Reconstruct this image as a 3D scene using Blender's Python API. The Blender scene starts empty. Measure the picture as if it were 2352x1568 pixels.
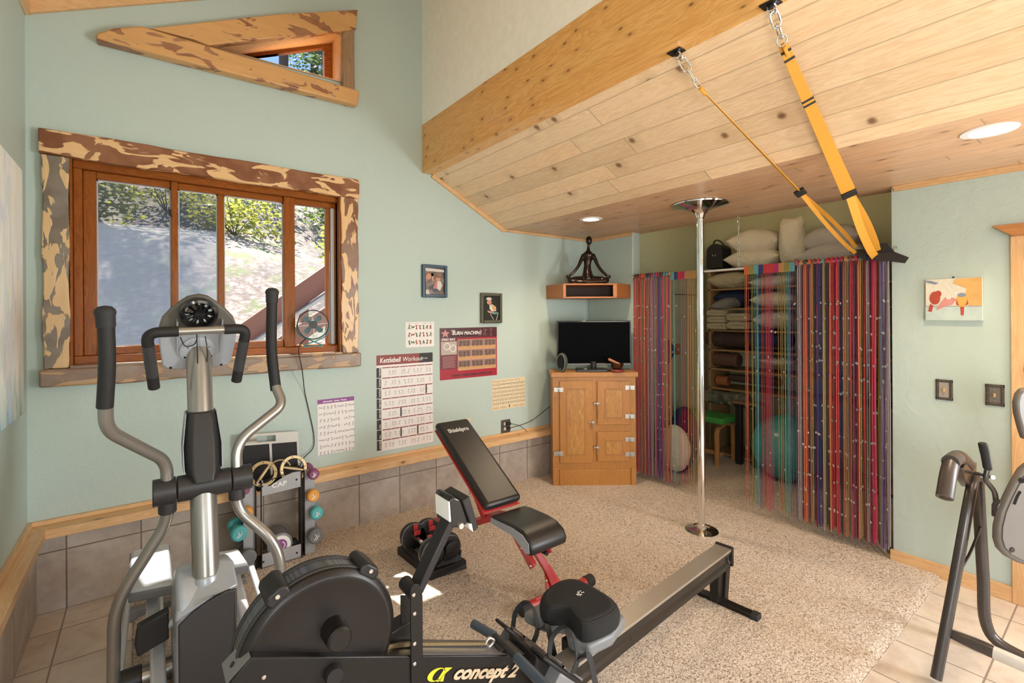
import bpy, bmesh, math, random
from mathutils import Vector, Matrix
from math import sin, cos, pi, radians, sqrt, atan2
random.seed(7)
S = bpy.context.scene
COL = S.collection
# ---------------------------------------------------------------- camera
H = 1.65
YAW, ROLL, FPX, CX, CY = radians(52.7754), radians(-.3279), 1107.46, 1176.0, 722.08
Fv = Vector((cos(YAW), sin(YAW), 0)); Rv0 = Vector((sin(YAW), -cos(YAW), 0)); Uv0 = Vector((0, 0, 1))
Rv = Rv0*cos(ROLL) + Uv0*sin(ROLL); Uv = Uv0*cos(ROLL) - Rv0*sin(ROLL)
cam_d = bpy.data.cameras.new('camera'); cam = bpy.data.objects.new('camera', cam_d); COL.objects.link(cam)
m = Matrix.Identity(4)
for i in range(3):
    m[i][0] = Rv[i]; m[i][1] = Uv[i]; m[i][2] = -Fv[i]
m[2][3] = H
cam.matrix_world = m
cam_d.sensor_width = 36; cam_d.sensor_fit = 'HORIZONTAL'
cam_d.lens = 36*FPX/2352; cam_d.shift_y = -(784-CY)/2352
cam_d.clip_start = .02; cam_d.clip_end = 400
S.camera = cam
# ---------------------------------------------------------------- world and sun
W = bpy.data.worlds.new('world'); S.world = W; W.use_nodes = True
wn = W.node_tree.nodes; wl = W.node_tree.links
sky = wn.new('ShaderNodeTexSky'); sky.sky_type = 'NISHITA'; sky.sun_disc = False
sky.sun_elevation = radians(58); sky.sun_rotation = radians(190); sky.altitude = 2000; sky.dust_density = 1
bg = wn['Background']; bg.inputs['Strength'].default_value = .42
wl.new(sky.outputs[0], bg.inputs[0])
SUNDIR = Vector((.20, -1, -1.60)).normalized()
sd = bpy.data.lights.new('sun', 'SUN'); sd.energy = 26.0; sd.angle = radians(.6); sd.color = (1, .95, .88)
so = bpy.data.objects.new('sun', sd); COL.objects.link(so)
so.rotation_euler = SUNDIR.to_track_quat('-Z', 'Y').to_euler()
# area lamps for daylight from assumed, unseen window openings behind the camera
def area(name, loc, to, sx, sy, power, col):
    l = bpy.data.lights.new(name, 'AREA'); l.shape = 'RECTANGLE'; l.size = sx; l.size_y = sy; l.energy = power; l.color = col
    o = bpy.data.objects.new(name, l); COL.objects.link(o); o.location = loc
    o.rotation_euler = (Vector(to)-Vector(loc)).to_track_quat('-Z', 'Y').to_euler(); return o
area('assumed_rear_opening', (1.2, -2.72, 1.45), (1.5, 2, 1.9), 2.2, 1.7, 45, (1, .94, .86))
area('assumed_side_opening', (-.62, -1.3, 1.5), (3, .2, 1.7), .8, 1.1, 62, (1, .97, .93))
area('far_side_fill', (3.99, -1.6, 1.5), (-.5, 1.9, 1.7), 1.3, 1.7, 235, (.93, .98, 1))  # added fill that brightens the left wall; its opening is made up
S.view_settings.view_transform = 'Standard'; S.view_settings.look = 'None'
S.view_settings.exposure = -0.08; S.view_settings.gamma = 1; S.view_settings.use_curve_mapping = False
# ---------------------------------------------------------------- measuring: image ray met with a plane of the room
def ray(u, v): return Fv + Rv*(u-CX)/FPX + Uv*(CY-v)/FPX
def _hit(u, v, i, val):
    d = ray(u, v); c = (0, 0, H)[i]; return Vector((0, 0, H)) + d*((val-c)/d[i])
def onX(u, v, x): return _hit(u, v, 0, x)
def onY(u, v, y): return _hit(u, v, 1, y)
def onZ(u, v, z): return _hit(u, v, 2, z)
def far(u, v, t): return Vector((0, 0, H)) + ray(u, v)*t
# ---------------------------------------------------------------- mesh builder
def frame(d, up=Vector((0, 0, 1))):
    d = d.normalized()
    if abs(d.dot(up)) > .98: up = Vector((0, 1, 0)) if abs(d.y) < .9 else Vector((1, 0, 0))
    a = up.cross(d).normalized(); return a, d.cross(a).normalized()
def smooth_path(pts, n=6, closed=False):
    P = [Vector(p) for p in pts]; out = []; N = len(P)
    for i in range(N if closed else N-1):
        p0 = P[(i-1) % N] if closed or i > 0 else P[0]; p1 = P[i]; p2 = P[(i+1) % N]
        p3 = P[(i+2) % N] if closed or i < N-2 else P[-1]
        for k in range(n):
            t = k/n; t2 = t*t; t3 = t2*t
            out.append(.5*((2*p1)+(p2-p0)*t+(2*p0-5*p1+4*p2-p3)*t2+(3*p1-p0-3*p2+p3)*t3))
    if not closed: out.append(P[-1])
    return out
def fillet(pts, r=.05, n=5):
    P = [Vector(p) for p in pts]; out = [P[0]]
    for i in range(1, len(P)-1):
        a = P[i-1]-P[i]; b = P[i+1]-P[i]; q = min(r, a.length*.45, b.length*.45)
        s = P[i]+a.normalized()*q; e = P[i]+b.normalized()*q
        for k in range(n+1):
            t = k/n; out.append(s*(1-t)**2+P[i]*2*t*(1-t)+e*t*t)
    out.append(P[-1]); return out
class MB:
    def __init__(s): s.v = []; s.f = []; s.m = []; s.M = Matrix.Identity(4); s.mi = 0
    def at(s, loc=(0, 0, 0), rz=0, rx=0, ry=0, M=None):
        s.M = M.copy() if M is not None else Matrix.Translation(loc) @ Matrix.Rotation(rz, 4, 'Z') @ Matrix.Rotation(ry, 4, 'Y') @ Matrix.Rotation(rx, 4, 'X'); return s
    def add(s, vs, fs):
        b = len(s.v); s.v += [tuple(s.M @ Vector(p)) for p in vs]
        s.f += [tuple(b+i for i in f) for f in fs]; s.m += [s.mi]*len(fs); return s
    def box(s, c, d):
        x, y, z = c; a, b, e = d[0]/2, d[1]/2, d[2]/2
        vs = [(x+i*a, y+j*b, z+k*e) for k in (-1, 1) for j in (-1, 1) for i in (-1, 1)]
        return s.add(vs, [(0, 2, 3, 1), (4, 5, 7, 6), (0, 1, 5, 4), (2, 6, 7, 3), (0, 4, 6, 2), (1, 3, 7, 5)])
    def box2(s, a, b): return s.box([(p+q)/2 for p, q in zip(a, b)], [abs(q-p) for p, q in zip(a, b)])
    def beam(s, p, q, w, h, up=(0, 0, 1)):
        p = Vector(p); q = Vector(q); a, b = frame(q-p, Vector(up)); vs = []
        for e in (p, q): vs += [e+a*w/2*i+b*h/2*j for j in (-1, 1) for i in (-1, 1)]
        return s.add(vs, [(0, 1, 3, 2), (4, 6, 7, 5), (0, 4, 5, 1), (2, 3, 7, 6), (0, 2, 6, 4), (1, 5, 7, 3)])
    def poly(s, pts, th=None):          # planar polygon, extruded by vector th
        n = len(pts); vs = [Vector(p) for p in pts]
        if th is None: return s.add(vs, [tuple(range(n))])
        t = Vector(th); vs2 = vs+[p+t for p in vs]
        return s.add(vs2, [tuple(range(n))[::-1], tuple(range(n, 2*n))]+[(i, (i+1) % n, n+(i+1) % n, n+i) for i in range(n)])
    def sweep(s, pts, r, n=12, closed=False, caps=True, sq=1.0, up=(0, 0, 1)):
        P = [Vector(p) for p in pts]; N = len(P); rr = r if isinstance(r, (list, tuple)) else [r]*N
        vs = []; fs = []; pa = None
        for i in range(N):
            if closed: d = P[(i+1) % N]-P[i-1]
            else: d = P[min(i+1, N-1)]-P[max(i-1, 0)]
            if d.length < 1e-9: d = Vector((0, 0, 1))
            d.normalize()
            if pa is None: a, b = frame(d, Vector(up))
            else:
                a = pa-d*pa.dot(d)
                a = a.normalized() if a.length > 1e-6 else frame(d)[0]
                b = d.cross(a)
            pa = a
            for k in range(n):
                t = 2*pi*k/n; vs.append(P[i]+(a*cos(t)+b*sin(t)*sq)*rr[i])
        for i in range(N if closed else N-1):
            j = (i+1) % N
            for k in range(n): fs.append((i*n+k, i*n+(k+1) % n, j*n+(k+1) % n, j*n+k))
        if caps and not closed: fs += [tuple(range(n))[::-1], tuple((N-1)*n+k for k in range(n))]
        return s.add(vs, fs)
    def cyl(s, p, q, r, n=20, r2=None): return s.sweep([p, q], [r, r if r2 is None else r2], n)
    def lathe(s, prof, c=(0, 0, 0), ax=(0, 0, 1), n=28):     # prof: (radius, height)
        c = Vector(c); d = Vector(ax).normalized(); a, b = frame(d); vs = []; fs = []; N = len(prof)
        for r, h in prof:
            for k in range(n):
                t = 2*pi*k/n; vs.append(c+d*h+(a*cos(t)+b*sin(t))*max(r, 1e-5))
        for i in range(N-1):
            for k in range(n): fs.append((i*n+k, i*n+(k+1) % n, (i+1)*n+(k+1) % n, (i+1)*n+k))
        if prof[0] != prof[-1]: fs += [tuple(range(n))[::-1], tuple((N-1)*n+k for k in range(n))]
        return s.add(vs, fs)
    def ball(s, c, r, n=16, sc=(1, 1, 1)):
        pr = [(sin(pi*i/n), -cos(pi*i/n)) for i in range(n+1)]; c = Vector(c); vs = []; fs = []
        for a, h in pr:
            for k in range(2*n):
                t = pi*k/n; vs.append(c+Vector((a*cos(t)*sc[0], a*sin(t)*sc[1], h*sc[2]))*r)
        for i in range(n):
            for k in range(2*n): fs.append((i*2*n+k, i*2*n+(k+1) % (2*n), (i+1)*2*n+(k+1) % (2*n), (i+1)*2*n+k))
        return s.add(vs, fs)
    def ribbon(s, pts, w, th, side):     # flat strap following pts
        P = [Vector(p) for p in pts]; sd_ = Vector(side).normalized(); vs = []; N = len(P)
        for i, p in enumerate(P):
            d = (P[min(i+1, N-1)]-P[max(i-1, 0)]).normalized(); a = (sd_-d*sd_.dot(d)).normalized(); b = d.cross(a)
            vs += [p+a*w/2+b*th/2, p-a*w/2+b*th/2, p-a*w/2-b*th/2, p+a*w/2-b*th/2]
        fs = [(0, 1, 2, 3), tuple((N-1)*4+k for k in (3, 2, 1, 0))]
        for i in range(N-1):
            for k in range(4): fs.append((i*4+k, (i+1)*4+k, (i+1)*4+(k+1) % 4, i*4+(k+1) % 4))
        return s.add(vs, fs)
WM = {}
def obj(name, mb, mat, parent=None, bevel=0, smooth=True, seg=2, sub=0):
    """mb holds world coordinates; stored in the parent's frame"""
    me = bpy.data.meshes.new(name)
    inv = WM[parent.name].inverted() if parent is not None and parent.name in WM else Matrix.Identity(4)
    me.from_pydata([inv @ Vector(p) for p in mb.v], [], mb.f)
    bm_ = bmesh.new(); bm_.from_mesh(me); bmesh.ops.remove_doubles(bm_, verts=bm_.verts, dist=1e-6)
    bmesh.ops.recalc_face_normals(bm_, faces=bm_.faces); bm_.to_mesh(me); bm_.free()
    for mm in (mat if isinstance(mat, (list, tuple)) else [mat]): me.materials.append(mm)
    if isinstance(mat, (list, tuple)):
        for p, k in zip(me.polygons, mb.m): p.material_index = k
    o = bpy.data.objects.new(name, me); COL.objects.link(o)
    WM[o.name] = WM[parent.name].copy() if parent is not None else Matrix.Identity(4)
    if parent is not None: o.parent = parent
    if bevel:
        b = o.modifiers.new('bevel', 'BEVEL'); b.width = bevel; b.segments = seg; b.limit_method = 'ANGLE'; b.angle_limit = radians(35)
    if sub:
        b = o.modifiers.new('sub', 'SUBSURF'); b.levels = sub; b.render_levels = sub
    if smooth:
        for p in me.polygons: p.use_smooth = True
        try: me.set_sharp_from_angle(angle=radians(38))
        except Exception: pass
    return o
def thing(name, label, cat, loc=(0, 0, 0), rz=0, group=None):
    o = bpy.data.objects.new(name, None); COL.objects.link(o); o.location = loc; o.rotation_euler = (0, 0, rz)
    o.empty_display_size = .05
    WM[o.name] = Matrix.Translation(loc) @ Matrix.Rotation(rz, 4, 'Z')
    return tag(o, label, cat, group)
def tag(o, label, cat, group=None, kind=None):
    o['label'] = label; o['category'] = cat
    if group: o['group'] = group
    if kind: o['kind'] = kind
    return o
def struct(name, mb, mat, parent=None, label=None, **k):
    o = obj(name, mb, mat, parent, **k)
    if parent is None: o['kind'] = 'structure'
    if label: o['label'] = label
    return o
def dup(root, label=None, loc=None, rz=None, rot=None):
    r = root.copy(); COL.objects.link(r)
    if loc is not None: r.location = loc
    if rz is not None: r.rotation_euler = (0, 0, rz)
    if rot is not None: r.rotation_euler = rot
    if label: r['label'] = label
    for ch in list(root.children):
        c = ch.copy(); COL.objects.link(c); c.parent = r
        for g in ch.children:
            d = g.copy(); COL.objects.link(d); d.parent = c
    return r
def text(name, s, size, mat, parent, M, ext=.0006, off=0, shear=0, sx=1, ax='LEFT', ls=1):
    cu = bpy.data.curves.new('t', 'FONT'); cu.body = s; cu.size = size; cu.extrude = ext; cu.offset = off; cu.shear = shear
    cu.align_x = ax; cu.resolution_u = 3; cu.space_character = ls
    t = bpy.data.objects.new('t', cu); COL.objects.link(t)
    dg = bpy.context.evaluated_depsgraph_get(); dg.update()
    me = bpy.data.meshes.new_from_object(t.evaluated_get(dg)); bpy.data.objects.remove(t); bpy.data.curves.remove(cu)
    mb = MB().at(M=M @ Matrix.Diagonal((sx, 1, 1, 1)))
    mb.add([v.co for v in me.vertices], [tuple(p.vertices) for p in me.polygons]); bpy.data.meshes.remove(me)
    return obj(name, mb, mat, parent, smooth=False)
def basis(o, x, y):
    x = Vector(x).normalized(); y = Vector(y); y = (y-x*y.dot(x)).normalized(); z = x.cross(y)
    m_ = Matrix.Identity(4)
    for i in range(3): m_[i][0] = x[i]; m_[i][1] = y[i]; m_[i][2] = z[i]; m_[i][3] = o[i]
    return m_
# ---------------------------------------------------------------- materials
class NT:
    def __init__(s, name):
        s.m = bpy.data.materials.new(name); s.m.use_nodes = True; s.t = s.m.node_tree; s.b = s.t.nodes['Principled BSDF']
    def n(s, ty, **k):
        q = s.t.nodes.new('ShaderNode'+ty)
        for a, v in k.items():
            if a.startswith('i_'):
                kk = a[2:]; kk = int(kk) if kk.isdigit() else kk.replace('_', ' ')
                s.set(q, kk, v)
            else: setattr(q, a, v)
        return q
    def set(s, q, k, v):
        if hasattr(v, 'is_output'): s.t.links.new(v, q.inputs[k])
        else: q.inputs[k].default_value = v
    def math(s, op, a, b=0, c=0):
        q = s.n('Math', operation=op); s.set(q, 0, a); s.set(q, 1, b); s.set(q, 2, c); return q.outputs[0]
    def mix(s, f, a, b, mode='MIX'):
        q = s.n('Mix', data_type='RGBA', blend_type=mode); s.set(q, 0, f)
        s.set(q, 6, a if hasattr(a, 'is_output') else (*a, 1)[:4]); s.set(q, 7, b if hasattr(b, 'is_output') else (*b, 1)[:4]); return q.outputs[2]
    def ramp(s, f, stops):
        q = s.n('ValToRGB'); s.set(q, 0, f); e = q.color_ramp.elements
        while len(e) < len(stops): e.new(.5)
        for x, (p, c) in zip(e, stops): x.position = p; x.color = (*c, 1) if len(c) == 3 else c
        return q.outputs[0]
    def coord(s, sc=(1, 1, 1), kind='Object', loc=(0, 0, 0)):
        t = s.n('TexCoord'); mp = s.n('Mapping'); s.t.links.new(t.outputs[kind], mp.inputs[0])
        mp.inputs['Scale'].default_value = sc; mp.inputs['Location'].default_value = loc; return mp.outputs[0]
    def noise(s, vec, scale=5, detail=4, rough=.55, dist=0):
        q = s.n('TexNoise', i_Scale=scale, i_Detail=float(detail), i_Roughness=rough, i_Distortion=dist); s.set(q, 'Vector', vec); return q.outputs[0]
    def bump(s, h, strength=.3, dist=.01):
        q = s.n('Bump', i_Strength=strength, i_Distance=dist); s.set(q, 'Height', h); s.t.links.new(q.outputs[0], s.b.inputs['Normal']); return q
    def out(s, col=None, rough=None, metal=None):
        if col is not None: s.set(s.b, 'Base Color', col if hasattr(col, 'is_output') else (*col, 1))
        if rough is not None: s.set(s.b, 'Roughness', rough)
        if metal is not None: s.set(s.b, 'Metallic', metal)
        return s.m
def mat(name, col, rough=.5, metal=0, var=.08, scale=18, bump=0, spec=None, rv=.06):
    N = NT(name); c = N.coord(); f = N.noise(c, scale, 3)
    a = tuple(x*(1-var) for x in col); b = tuple(min(1, x*(1+var)) for x in col)
    colr = N.mix(f, a, b); N.out(colr, N.math('MULTIPLY_ADD', f, rv, rough-rv/2), metal)
    if bump: N.bump(f if bump < 0 else N.noise(c, scale*6, 2), abs(bump), .004)
    if spec is not None: N.b.inputs['Specular IOR Level'].default_value = spec
    return N.m
def wood(name, light, dark, knot=(.16, .06, .02), ax=0, rough=.4, plank=None, knots=.5, sc=1, contrast=.5, butt=True, gs=.7, ks=1.0):
    """grain runs along axis ax of object space; plank=(width axis, width, length)"""
    N = NT(name); t = N.n('TexCoord'); sep = N.n('SeparateXYZ'); N.t.links.new(t.outputs['Object'], sep.inputs[0])
    C = list(sep.outputs); u = C[ax]; other = [i for i in range(3) if i != ax]
    rnd = 0.0; groove = None
    if plank:
        wa, wd, ln = plank; q = N.math('DIVIDE', C[wa], wd); row = N.math('FLOOR', q)
        w1 = N.n('TexWhiteNoise', noise_dimensions='1D'); N.set(w1, 'W', row); r1 = w1.outputs[0]
        fr = N.math('SUBTRACT', q, row); e = N.math('MINIMUM', fr, N.math('SUBTRACT', 1.0, fr))
        g1 = N.math('LESS_THAN', e, .022)
        uu = N.math('ADD', N.math('DIVIDE', u, ln), N.math('MULTIPLY', r1, 7.3)); ul = N.math('FLOOR', uu)
        fu = N.math('SUBTRACT', uu, ul); g2 = N.math('LESS_THAN', fu, .0035 if butt else -1)
        groove = N.math('MAXIMUM', g1, g2)
        w2 = N.n('TexWhiteNoise', noise_dimensions='2D'); cb = N.n('CombineXYZ'); N.set(cb, 0, row); N.set(cb, 1, ul)
        N.t.links.new(cb.outputs[0], w2.inputs['Vector']); rnd = w2.outputs[0]
    cb = N.n('CombineXYZ'); N.set(cb, 0, N.math('ADD', N.math('MULTIPLY', u, 1.0*sc), N.math('MULTIPLY', rnd, 13.0)))
    N.set(cb, 1, N.math('MULTIPLY', C[other[0]], 9*sc)); N.set(cb, 2, N.math('MULTIPLY', C[other[1]], 9*sc)); vec = cb.outputs[0]
    g = N.noise(vec, 1.6, 4, .6, 1.6)
    rings = N.math('MULTIPLY_ADD', N.math('SINE', N.math('MULTIPLY', g, 46.0)), .5, .5)
    fine = N.noise(vec, 9, 3, .7, .3)
    f = N.math('ADD', N.math('MULTIPLY', rings, .42*contrast*2), N.math('MULTIPLY', fine, .6))
    col = N.mix(N.math('MULTIPLY', f, 1.0), light, dark)
    big = N.noise(vec, .7, 2, .5, .5)
    col = N.mix(N.math('MULTIPLY', N.math('GREATER_THAN', big, .6), .0), col, dark)
    if plank:
        hv = N.ramp(rnd, [(0, (.86, .83, .78)), (.5, (1, 1, 1)), (1, (1.0, .95, .88))]); col = N.mix(1.0, col, hv, 'MULTIPLY')
    if knots:
        cb2 = N.n('CombineXYZ'); N.set(cb2, 0, N.math('MULTIPLY_ADD', u, 1.9*sc, N.math('MULTIPLY', rnd, 5.0))); N.set(cb2, 1, N.math('MULTIPLY', N.math('ADD', C[other[0]], C[other[1]]), 3.8*sc))
        v = N.n('TexVoronoi', voronoi_dimensions='2D', i_Scale=1.7*ks, i_Randomness=1.0); N.set(v, 'Vector', cb2.outputs[0])
        d = N.math('ADD', v.outputs['Distance'], N.math('MULTIPLY', N.noise(vec, 6, 2), .05))
        sel = N.n('SeparateColor'); N.t.links.new(v.outputs['Color'], sel.inputs[0])
        pick = N.math('LESS_THAN', sel.outputs[0], knots)
        k1 = N.ramp(d, [(.055, (1, 1, 1)), (.11, (0, 0, 0))]); k2 = N.ramp(d, [(.08, (1, 1, 1)), (.30, (0, 0, 0))])
        col = N.mix(N.math('MULTIPLY', N.math('MULTIPLY', k2, pick), .45), col, tuple(x*.75 for x in dark))
        col = N.mix(N.math('MULTIPLY', N.math('MULTIPLY', k1, pick), .85), col, knot)
    if groove is not None:
        col = N.mix(N.math('MULTIPLY', groove, gs), col, tuple(x*.35 for x in dark))
        N.bump(N.math('SUBTRACT', 1.0, groove), .4, .004)
    else: N.bump(f, .06, .003)
    return N.out(col, rough)
def barky(name, light, dark, grey, ax, rough=.32, thr=.5, seed=0):
    N = NT(name); sc = [3.2, 3.2, 3.2]; sc = [13, 13, 13]; sc[ax] = 4.6
    c = N.coord(tuple(sc), loc=(seed*3.1, seed*1.7, seed)); p = N.noise(c, 1.25, 3, .45, .9)
    k = N.ramp(p, [(thr-.012, (0, 0, 0)), (thr+.012, (1, 1, 1))])
    sc2 = [22, 22, 22]; sc2[ax] = 2.2; g = N.noise(N.coord(tuple(sc2)), 2, 4, .6, .6)
    base = N.mix(g, light, tuple(x*.72 for x in light)); q = N.noise(N.coord((6, 6, 6)), 1.2, 2)
    dk = N.mix(N.ramp(q, [(.4, (0, 0, 0)), (.6, (1, 1, 1))]), dark, grey)
    dk = N.mix(N.math('MULTIPLY', g, .6), dk, tuple(x*1.9 for x in dark))
    col = N.mix(k, base, dk); N.bump(N.math('SUBTRACT', 1.0, k), .35, .006)
    return N.out(col, rough)
WALLP = NT('wall_plaster'); _c = WALLP.coord()
_n = WALLP.noise(_c, 1.1, 2); _h = WALLP.noise(_c, 14, 5, .62, .4)
WALLP.out(WALLP.mix(_n, (.46, .553, .51), (.485, .578, .53)), .62); WALLP.bump(WALLP.ramp(_h, [(.42, (0, 0, 0)), (.62, (1, 1, 1))]), .22, .006); WALL = WALLP.m
WALLG = mat('closet_wall_green', (.45, .45, .27), .7, bump=.1)
WALL_LIT = mat('upper_wall_lit', (.90, .91, .84), .65, bump=.1)  # wall colour lifted towards cream, standing for brighter light above the beam
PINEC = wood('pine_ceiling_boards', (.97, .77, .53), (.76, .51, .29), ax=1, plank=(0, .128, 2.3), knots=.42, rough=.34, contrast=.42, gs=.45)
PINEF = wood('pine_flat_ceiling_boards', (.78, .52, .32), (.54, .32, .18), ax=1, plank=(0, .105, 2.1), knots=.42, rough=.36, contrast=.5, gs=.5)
BEAMW = wood('glulam_beam', (.86, .52, .19), (.62, .31, .09), ax=1, knots=.62, rough=.25, plank=(2, .1295, 2.9), contrast=.5, butt=False, gs=.10, ks=1.5)
TRIMY = wood('pine_trim_y', (.80, .52, .27), (.60, .34, .15), ax=1, knots=.35)
TRIMX = wood('pine_trim_x', (.80, .52, .27), (.60, .34, .15), ax=0, knots=.35)
TRIMZ = wood('pine_trim_z', (.78, .50, .25), (.58, .32, .14), ax=2, knots=.5)
HDRW = wood('door_head_wood', (.55, .24, .07), (.40, .15, .04), ax=1, knots=.3)
WINW_X = wood('window_wood_x', (.33, .10, .014), (.19, .048, .007), ax=0, knots=0, rough=.25)
WINW_Z = wood('window_wood_z', (.33, .10, .014), (.19, .048, .007), ax=2, knots=0, rough=.25)
BARKX = barky('peeled_log_trim_x', (.84, .53, .26), (.15, .05, .018), (.26, .12, .06), 0, thr=.47)
BARKZ = barky('peeled_log_trim_z', (.82, .52, .25), (.15, .055, .02), (.22, .13, .075), 2, seed=2, thr=.5)
BARKG = barky('grey_peeled_log_trim', (.76, .51, .26), (.13, .10, .075), (.22, .19, .155), 2, seed=4, thr=.5)
BARKS = barky('sill_log', (.50, .31, .16), (.17, .105, .07), (.24, .19, .15), 0, seed=7, thr=.47)
KNOTX = barky('knotty_stained_boards', (.74, .41, .16), (.22, .09, .04), (.36, .19, .10), 0, seed=11, thr=.585)
KNOTZ = wood('weathered_post', (.42, .27, .15), (.25, .15, .08), ax=2, knots=.4)
OAK = wood('oak_cabinet', (.50, .225, .055), (.37, .15, .035), ax=2, knots=0, rough=.3, sc=1.3)
OAKP = wood('oak_panel', (.56, .28, .075), (.38, .165, .04), ax=2, knots=0, rough=.3, sc=1.3, contrast=.8)
CHERRY = wood('shelf_cherry', (.43, .16, .045), (.33, .11, .03), ax=2, knots=0, rough=.35)
def tilemat(name, floor):
    N = NT(name); t = N.n('TexCoord'); sep = N.n('SeparateXYZ'); N.t.links.new(t.outputs['Object'], sep.inputs[0]); X, Y, Z = sep.outputs
    geo = N.n('NewGeometry'); sn = N.n('SeparateXYZ'); N.t.links.new(geo.outputs['Normal'], sn.inputs[0])
    P = .3367
    def cell(c, o):
        q = N.math('DIVIDE', N.math('SUBTRACT', c, o), P); fl = N.math('FLOOR', q); fr = N.math('SUBTRACT', q, fl)
        return fl, N.math('MINIMUM', fr, N.math('SUBTRACT', 1.0, fr))
    if floor: a, ea = cell(X, -.365); b, eb = cell(Y, .447); hh = None
    else:
        isx = N.math('GREATER_THAN', N.math('ABSOLUTE', sn.outputs[0]), .5)
        w = N.math('ADD', N.math('MULTIPLY', isx, N.math('SUBTRACT', Y, .812)), N.math('MULTIPLY', N.math('SUBTRACT', 1.0, isx), X))
        a, ea = cell(w, -.365); b, eb = cell(Z, -.0017)
    e = N.math('MINIMUM', ea, eb); gr = N.ramp(e, [(.008, (1, 1, 1)), (.013, (0, 0, 0))])
    cb = N.n('CombineXYZ'); N.set(cb, 0, a); N.set(cb, 1, b); wn_ = N.n('TexWhiteNoise', noise_dimensions='3D'); N.t.links.new(cb.outputs[0], wn_.inputs['Vector'])
    vm = N.n('VectorMath', operation='MULTIPLY_ADD'); N.t.links.new(wn_.outputs['Color'], vm.inputs[0]); vm.inputs[1].default_value = (9, 9, 9); N.t.links.new(t.outputs['Object'], vm.inputs[2])
    c1 = N.noise(vm.outputs[0], 3.5, 6, .62, .8); c2 = N.noise(vm.outputs[0], 22, 4, .6, .4)
    f = N.math('ADD', N.math('MULTIPLY', c1, .75), N.math('MULTIPLY', c2, .25))
    if floor: lo, mid, hi, gc = (.50, .40, .33), (.64, .55, .46), (.72, .64, .55), (.30, .235, .19)
    else: lo, mid, hi, gc = (.33, .275, .225), (.44, .37, .31), (.56, .49, .42), (.17, .13, .10)
    col = N.ramp(f, [(.33, lo), (.5, mid), (.68, hi)]); col = N.mix(gr, col, gc)
    N.bump(N.math('SUBTRACT', N.math('MULTIPLY', f, .4), gr), .35, .004)
    return N.out(col, .38 if floor else .45)
TILEF = tilemat('floor_tile', True); TILEW = tilemat('wall_tile', False)
CP = NT('carpet_pile'); _c = CP.coord(); _a = CP.noise(_c, 120, 3, .7, .5); _b = CP.noise(_c, 62, 3, .6, .8); _l = CP.noise(_c, 2.1, 3, .5)
_col = CP.ramp(_a, [(.36, (.17, .10, .065)), (.46, (.59, .49, .40)), (.60, (.79, .69, .59))])
_col = CP.mix(CP.ramp(_b, [(.34, (1, 1, 1)), (.47, (0, 0, 0))]), _col, CP.mix(.5, _col, (.20, .125, .08)))
_col = CP.mix(CP.math('MULTIPLY', CP.ramp(_l, [(.35, (0, 0, 0)), (.65, (1, 1, 1))]), .22), _col, (.76, .64, .51))
CP.bump(CP.math('ADD', CP.math('MULTIPLY', _a, .5), _b), .9, .012); CARPET = CP.out(_col, .95); CP.b.inputs['Specular IOR Level'].default_value = .1
BLACKP = mat('black_plastic', (.016, .014, .014), .45, bump=.05, spec=.35); BLACKM = mat('black_satin_metal', (.014, .012, .011), .38, spec=.35, metal=.2, var=.15, bump=.08, scale=60)
BLACKG = mat('black_gloss', (.012, .012, .013), .12); BLACKR = mat('black_rubber', (.02, .02, .021), .7, bump=.2)
DGREY = mat('dark_grey_plastic', (.026, .024, .024), .45, bump=.08); MGREY = mat('mid_grey', (.17, .17, .175), .45); LGREY = mat('light_grey_plastic', (.50, .52, .55), .4)
SILV = mat('silver_paint', (.36, .345, .32), .3, metal=.75, var=.05); SILVP = mat('silver_plastic', (.42, .45, .50), .33, metal=.3); ALU = mat('brushed_aluminium', (.50, .46, .40), .40, metal=.8)
CHROME = mat('chrome', (.80, .80, .80), .07, metal=1, var=.02, rv=.02); NICK = mat('nickel_hardware', (.55, .54, .52), .28, metal=.9); STEEL = mat('steel_bolt', (.6, .56, .5), .3, metal=.9)
VINYL = mat('black_vinyl', (.014, .012, .012), .36, bump=.15, scale=50); VINS = mat('grey_vinyl_side', (.26, .28, .31), .38); RED = mat('red_enamel', (.46, .035, .035), .33)
FOAM = mat('black_foam', (.010, .009, .009), .62, bump=.3, scale=60)
WHITE = mat('white_paper', (.80, .76, .74), .6, var=.03); BEIGEP = mat('beige_paper', (.74, .62, .42), .6, var=.04); INK = mat('print_black', (.035, .03, .03), .6); INKW = mat('print_white', (.85, .83, .8), .6)
MAROON = mat('print_maroon', (.25, .045, .04), .5); CRIM = mat('print_crimson', (.36, .012, .03), .4); DMAR = mat('print_dark_maroon', (.07, .012, .015), .4)
PURP = mat('print_purple', (.26, .07, .26), .5); REDF = mat('print_red', (.42, .09, .04), .6); GRNF = mat('print_green', (.10, .16, .05), .6); TANF = mat('print_tan', (.55, .30, .12), .5)
GLASS = NT('window_glass'); _t = GLASS.n('BsdfTransparent'); _g = GLASS.n('BsdfGlossy', i_Roughness=.06); _f = GLASS.n('Fresnel', i_IOR=1.3); _m = GLASS.n('MixShader'); _o = GLASS.t.nodes['Material Output']
GLASS.t.links.new(GLASS.math('MULTIPLY', _f.outputs[0], .10), _m.inputs[0]); GLASS.t.links.new(_t.outputs[0], _m.inputs[1]); GLASS.t.links.new(_g.outputs[0], _m.inputs[2]); GLASS.t.links.new(_m.outputs[0], _o.inputs[0]); _t.inputs[0].default_value = (.97, .98, .98, 1); GLASS = GLASS.m
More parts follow.
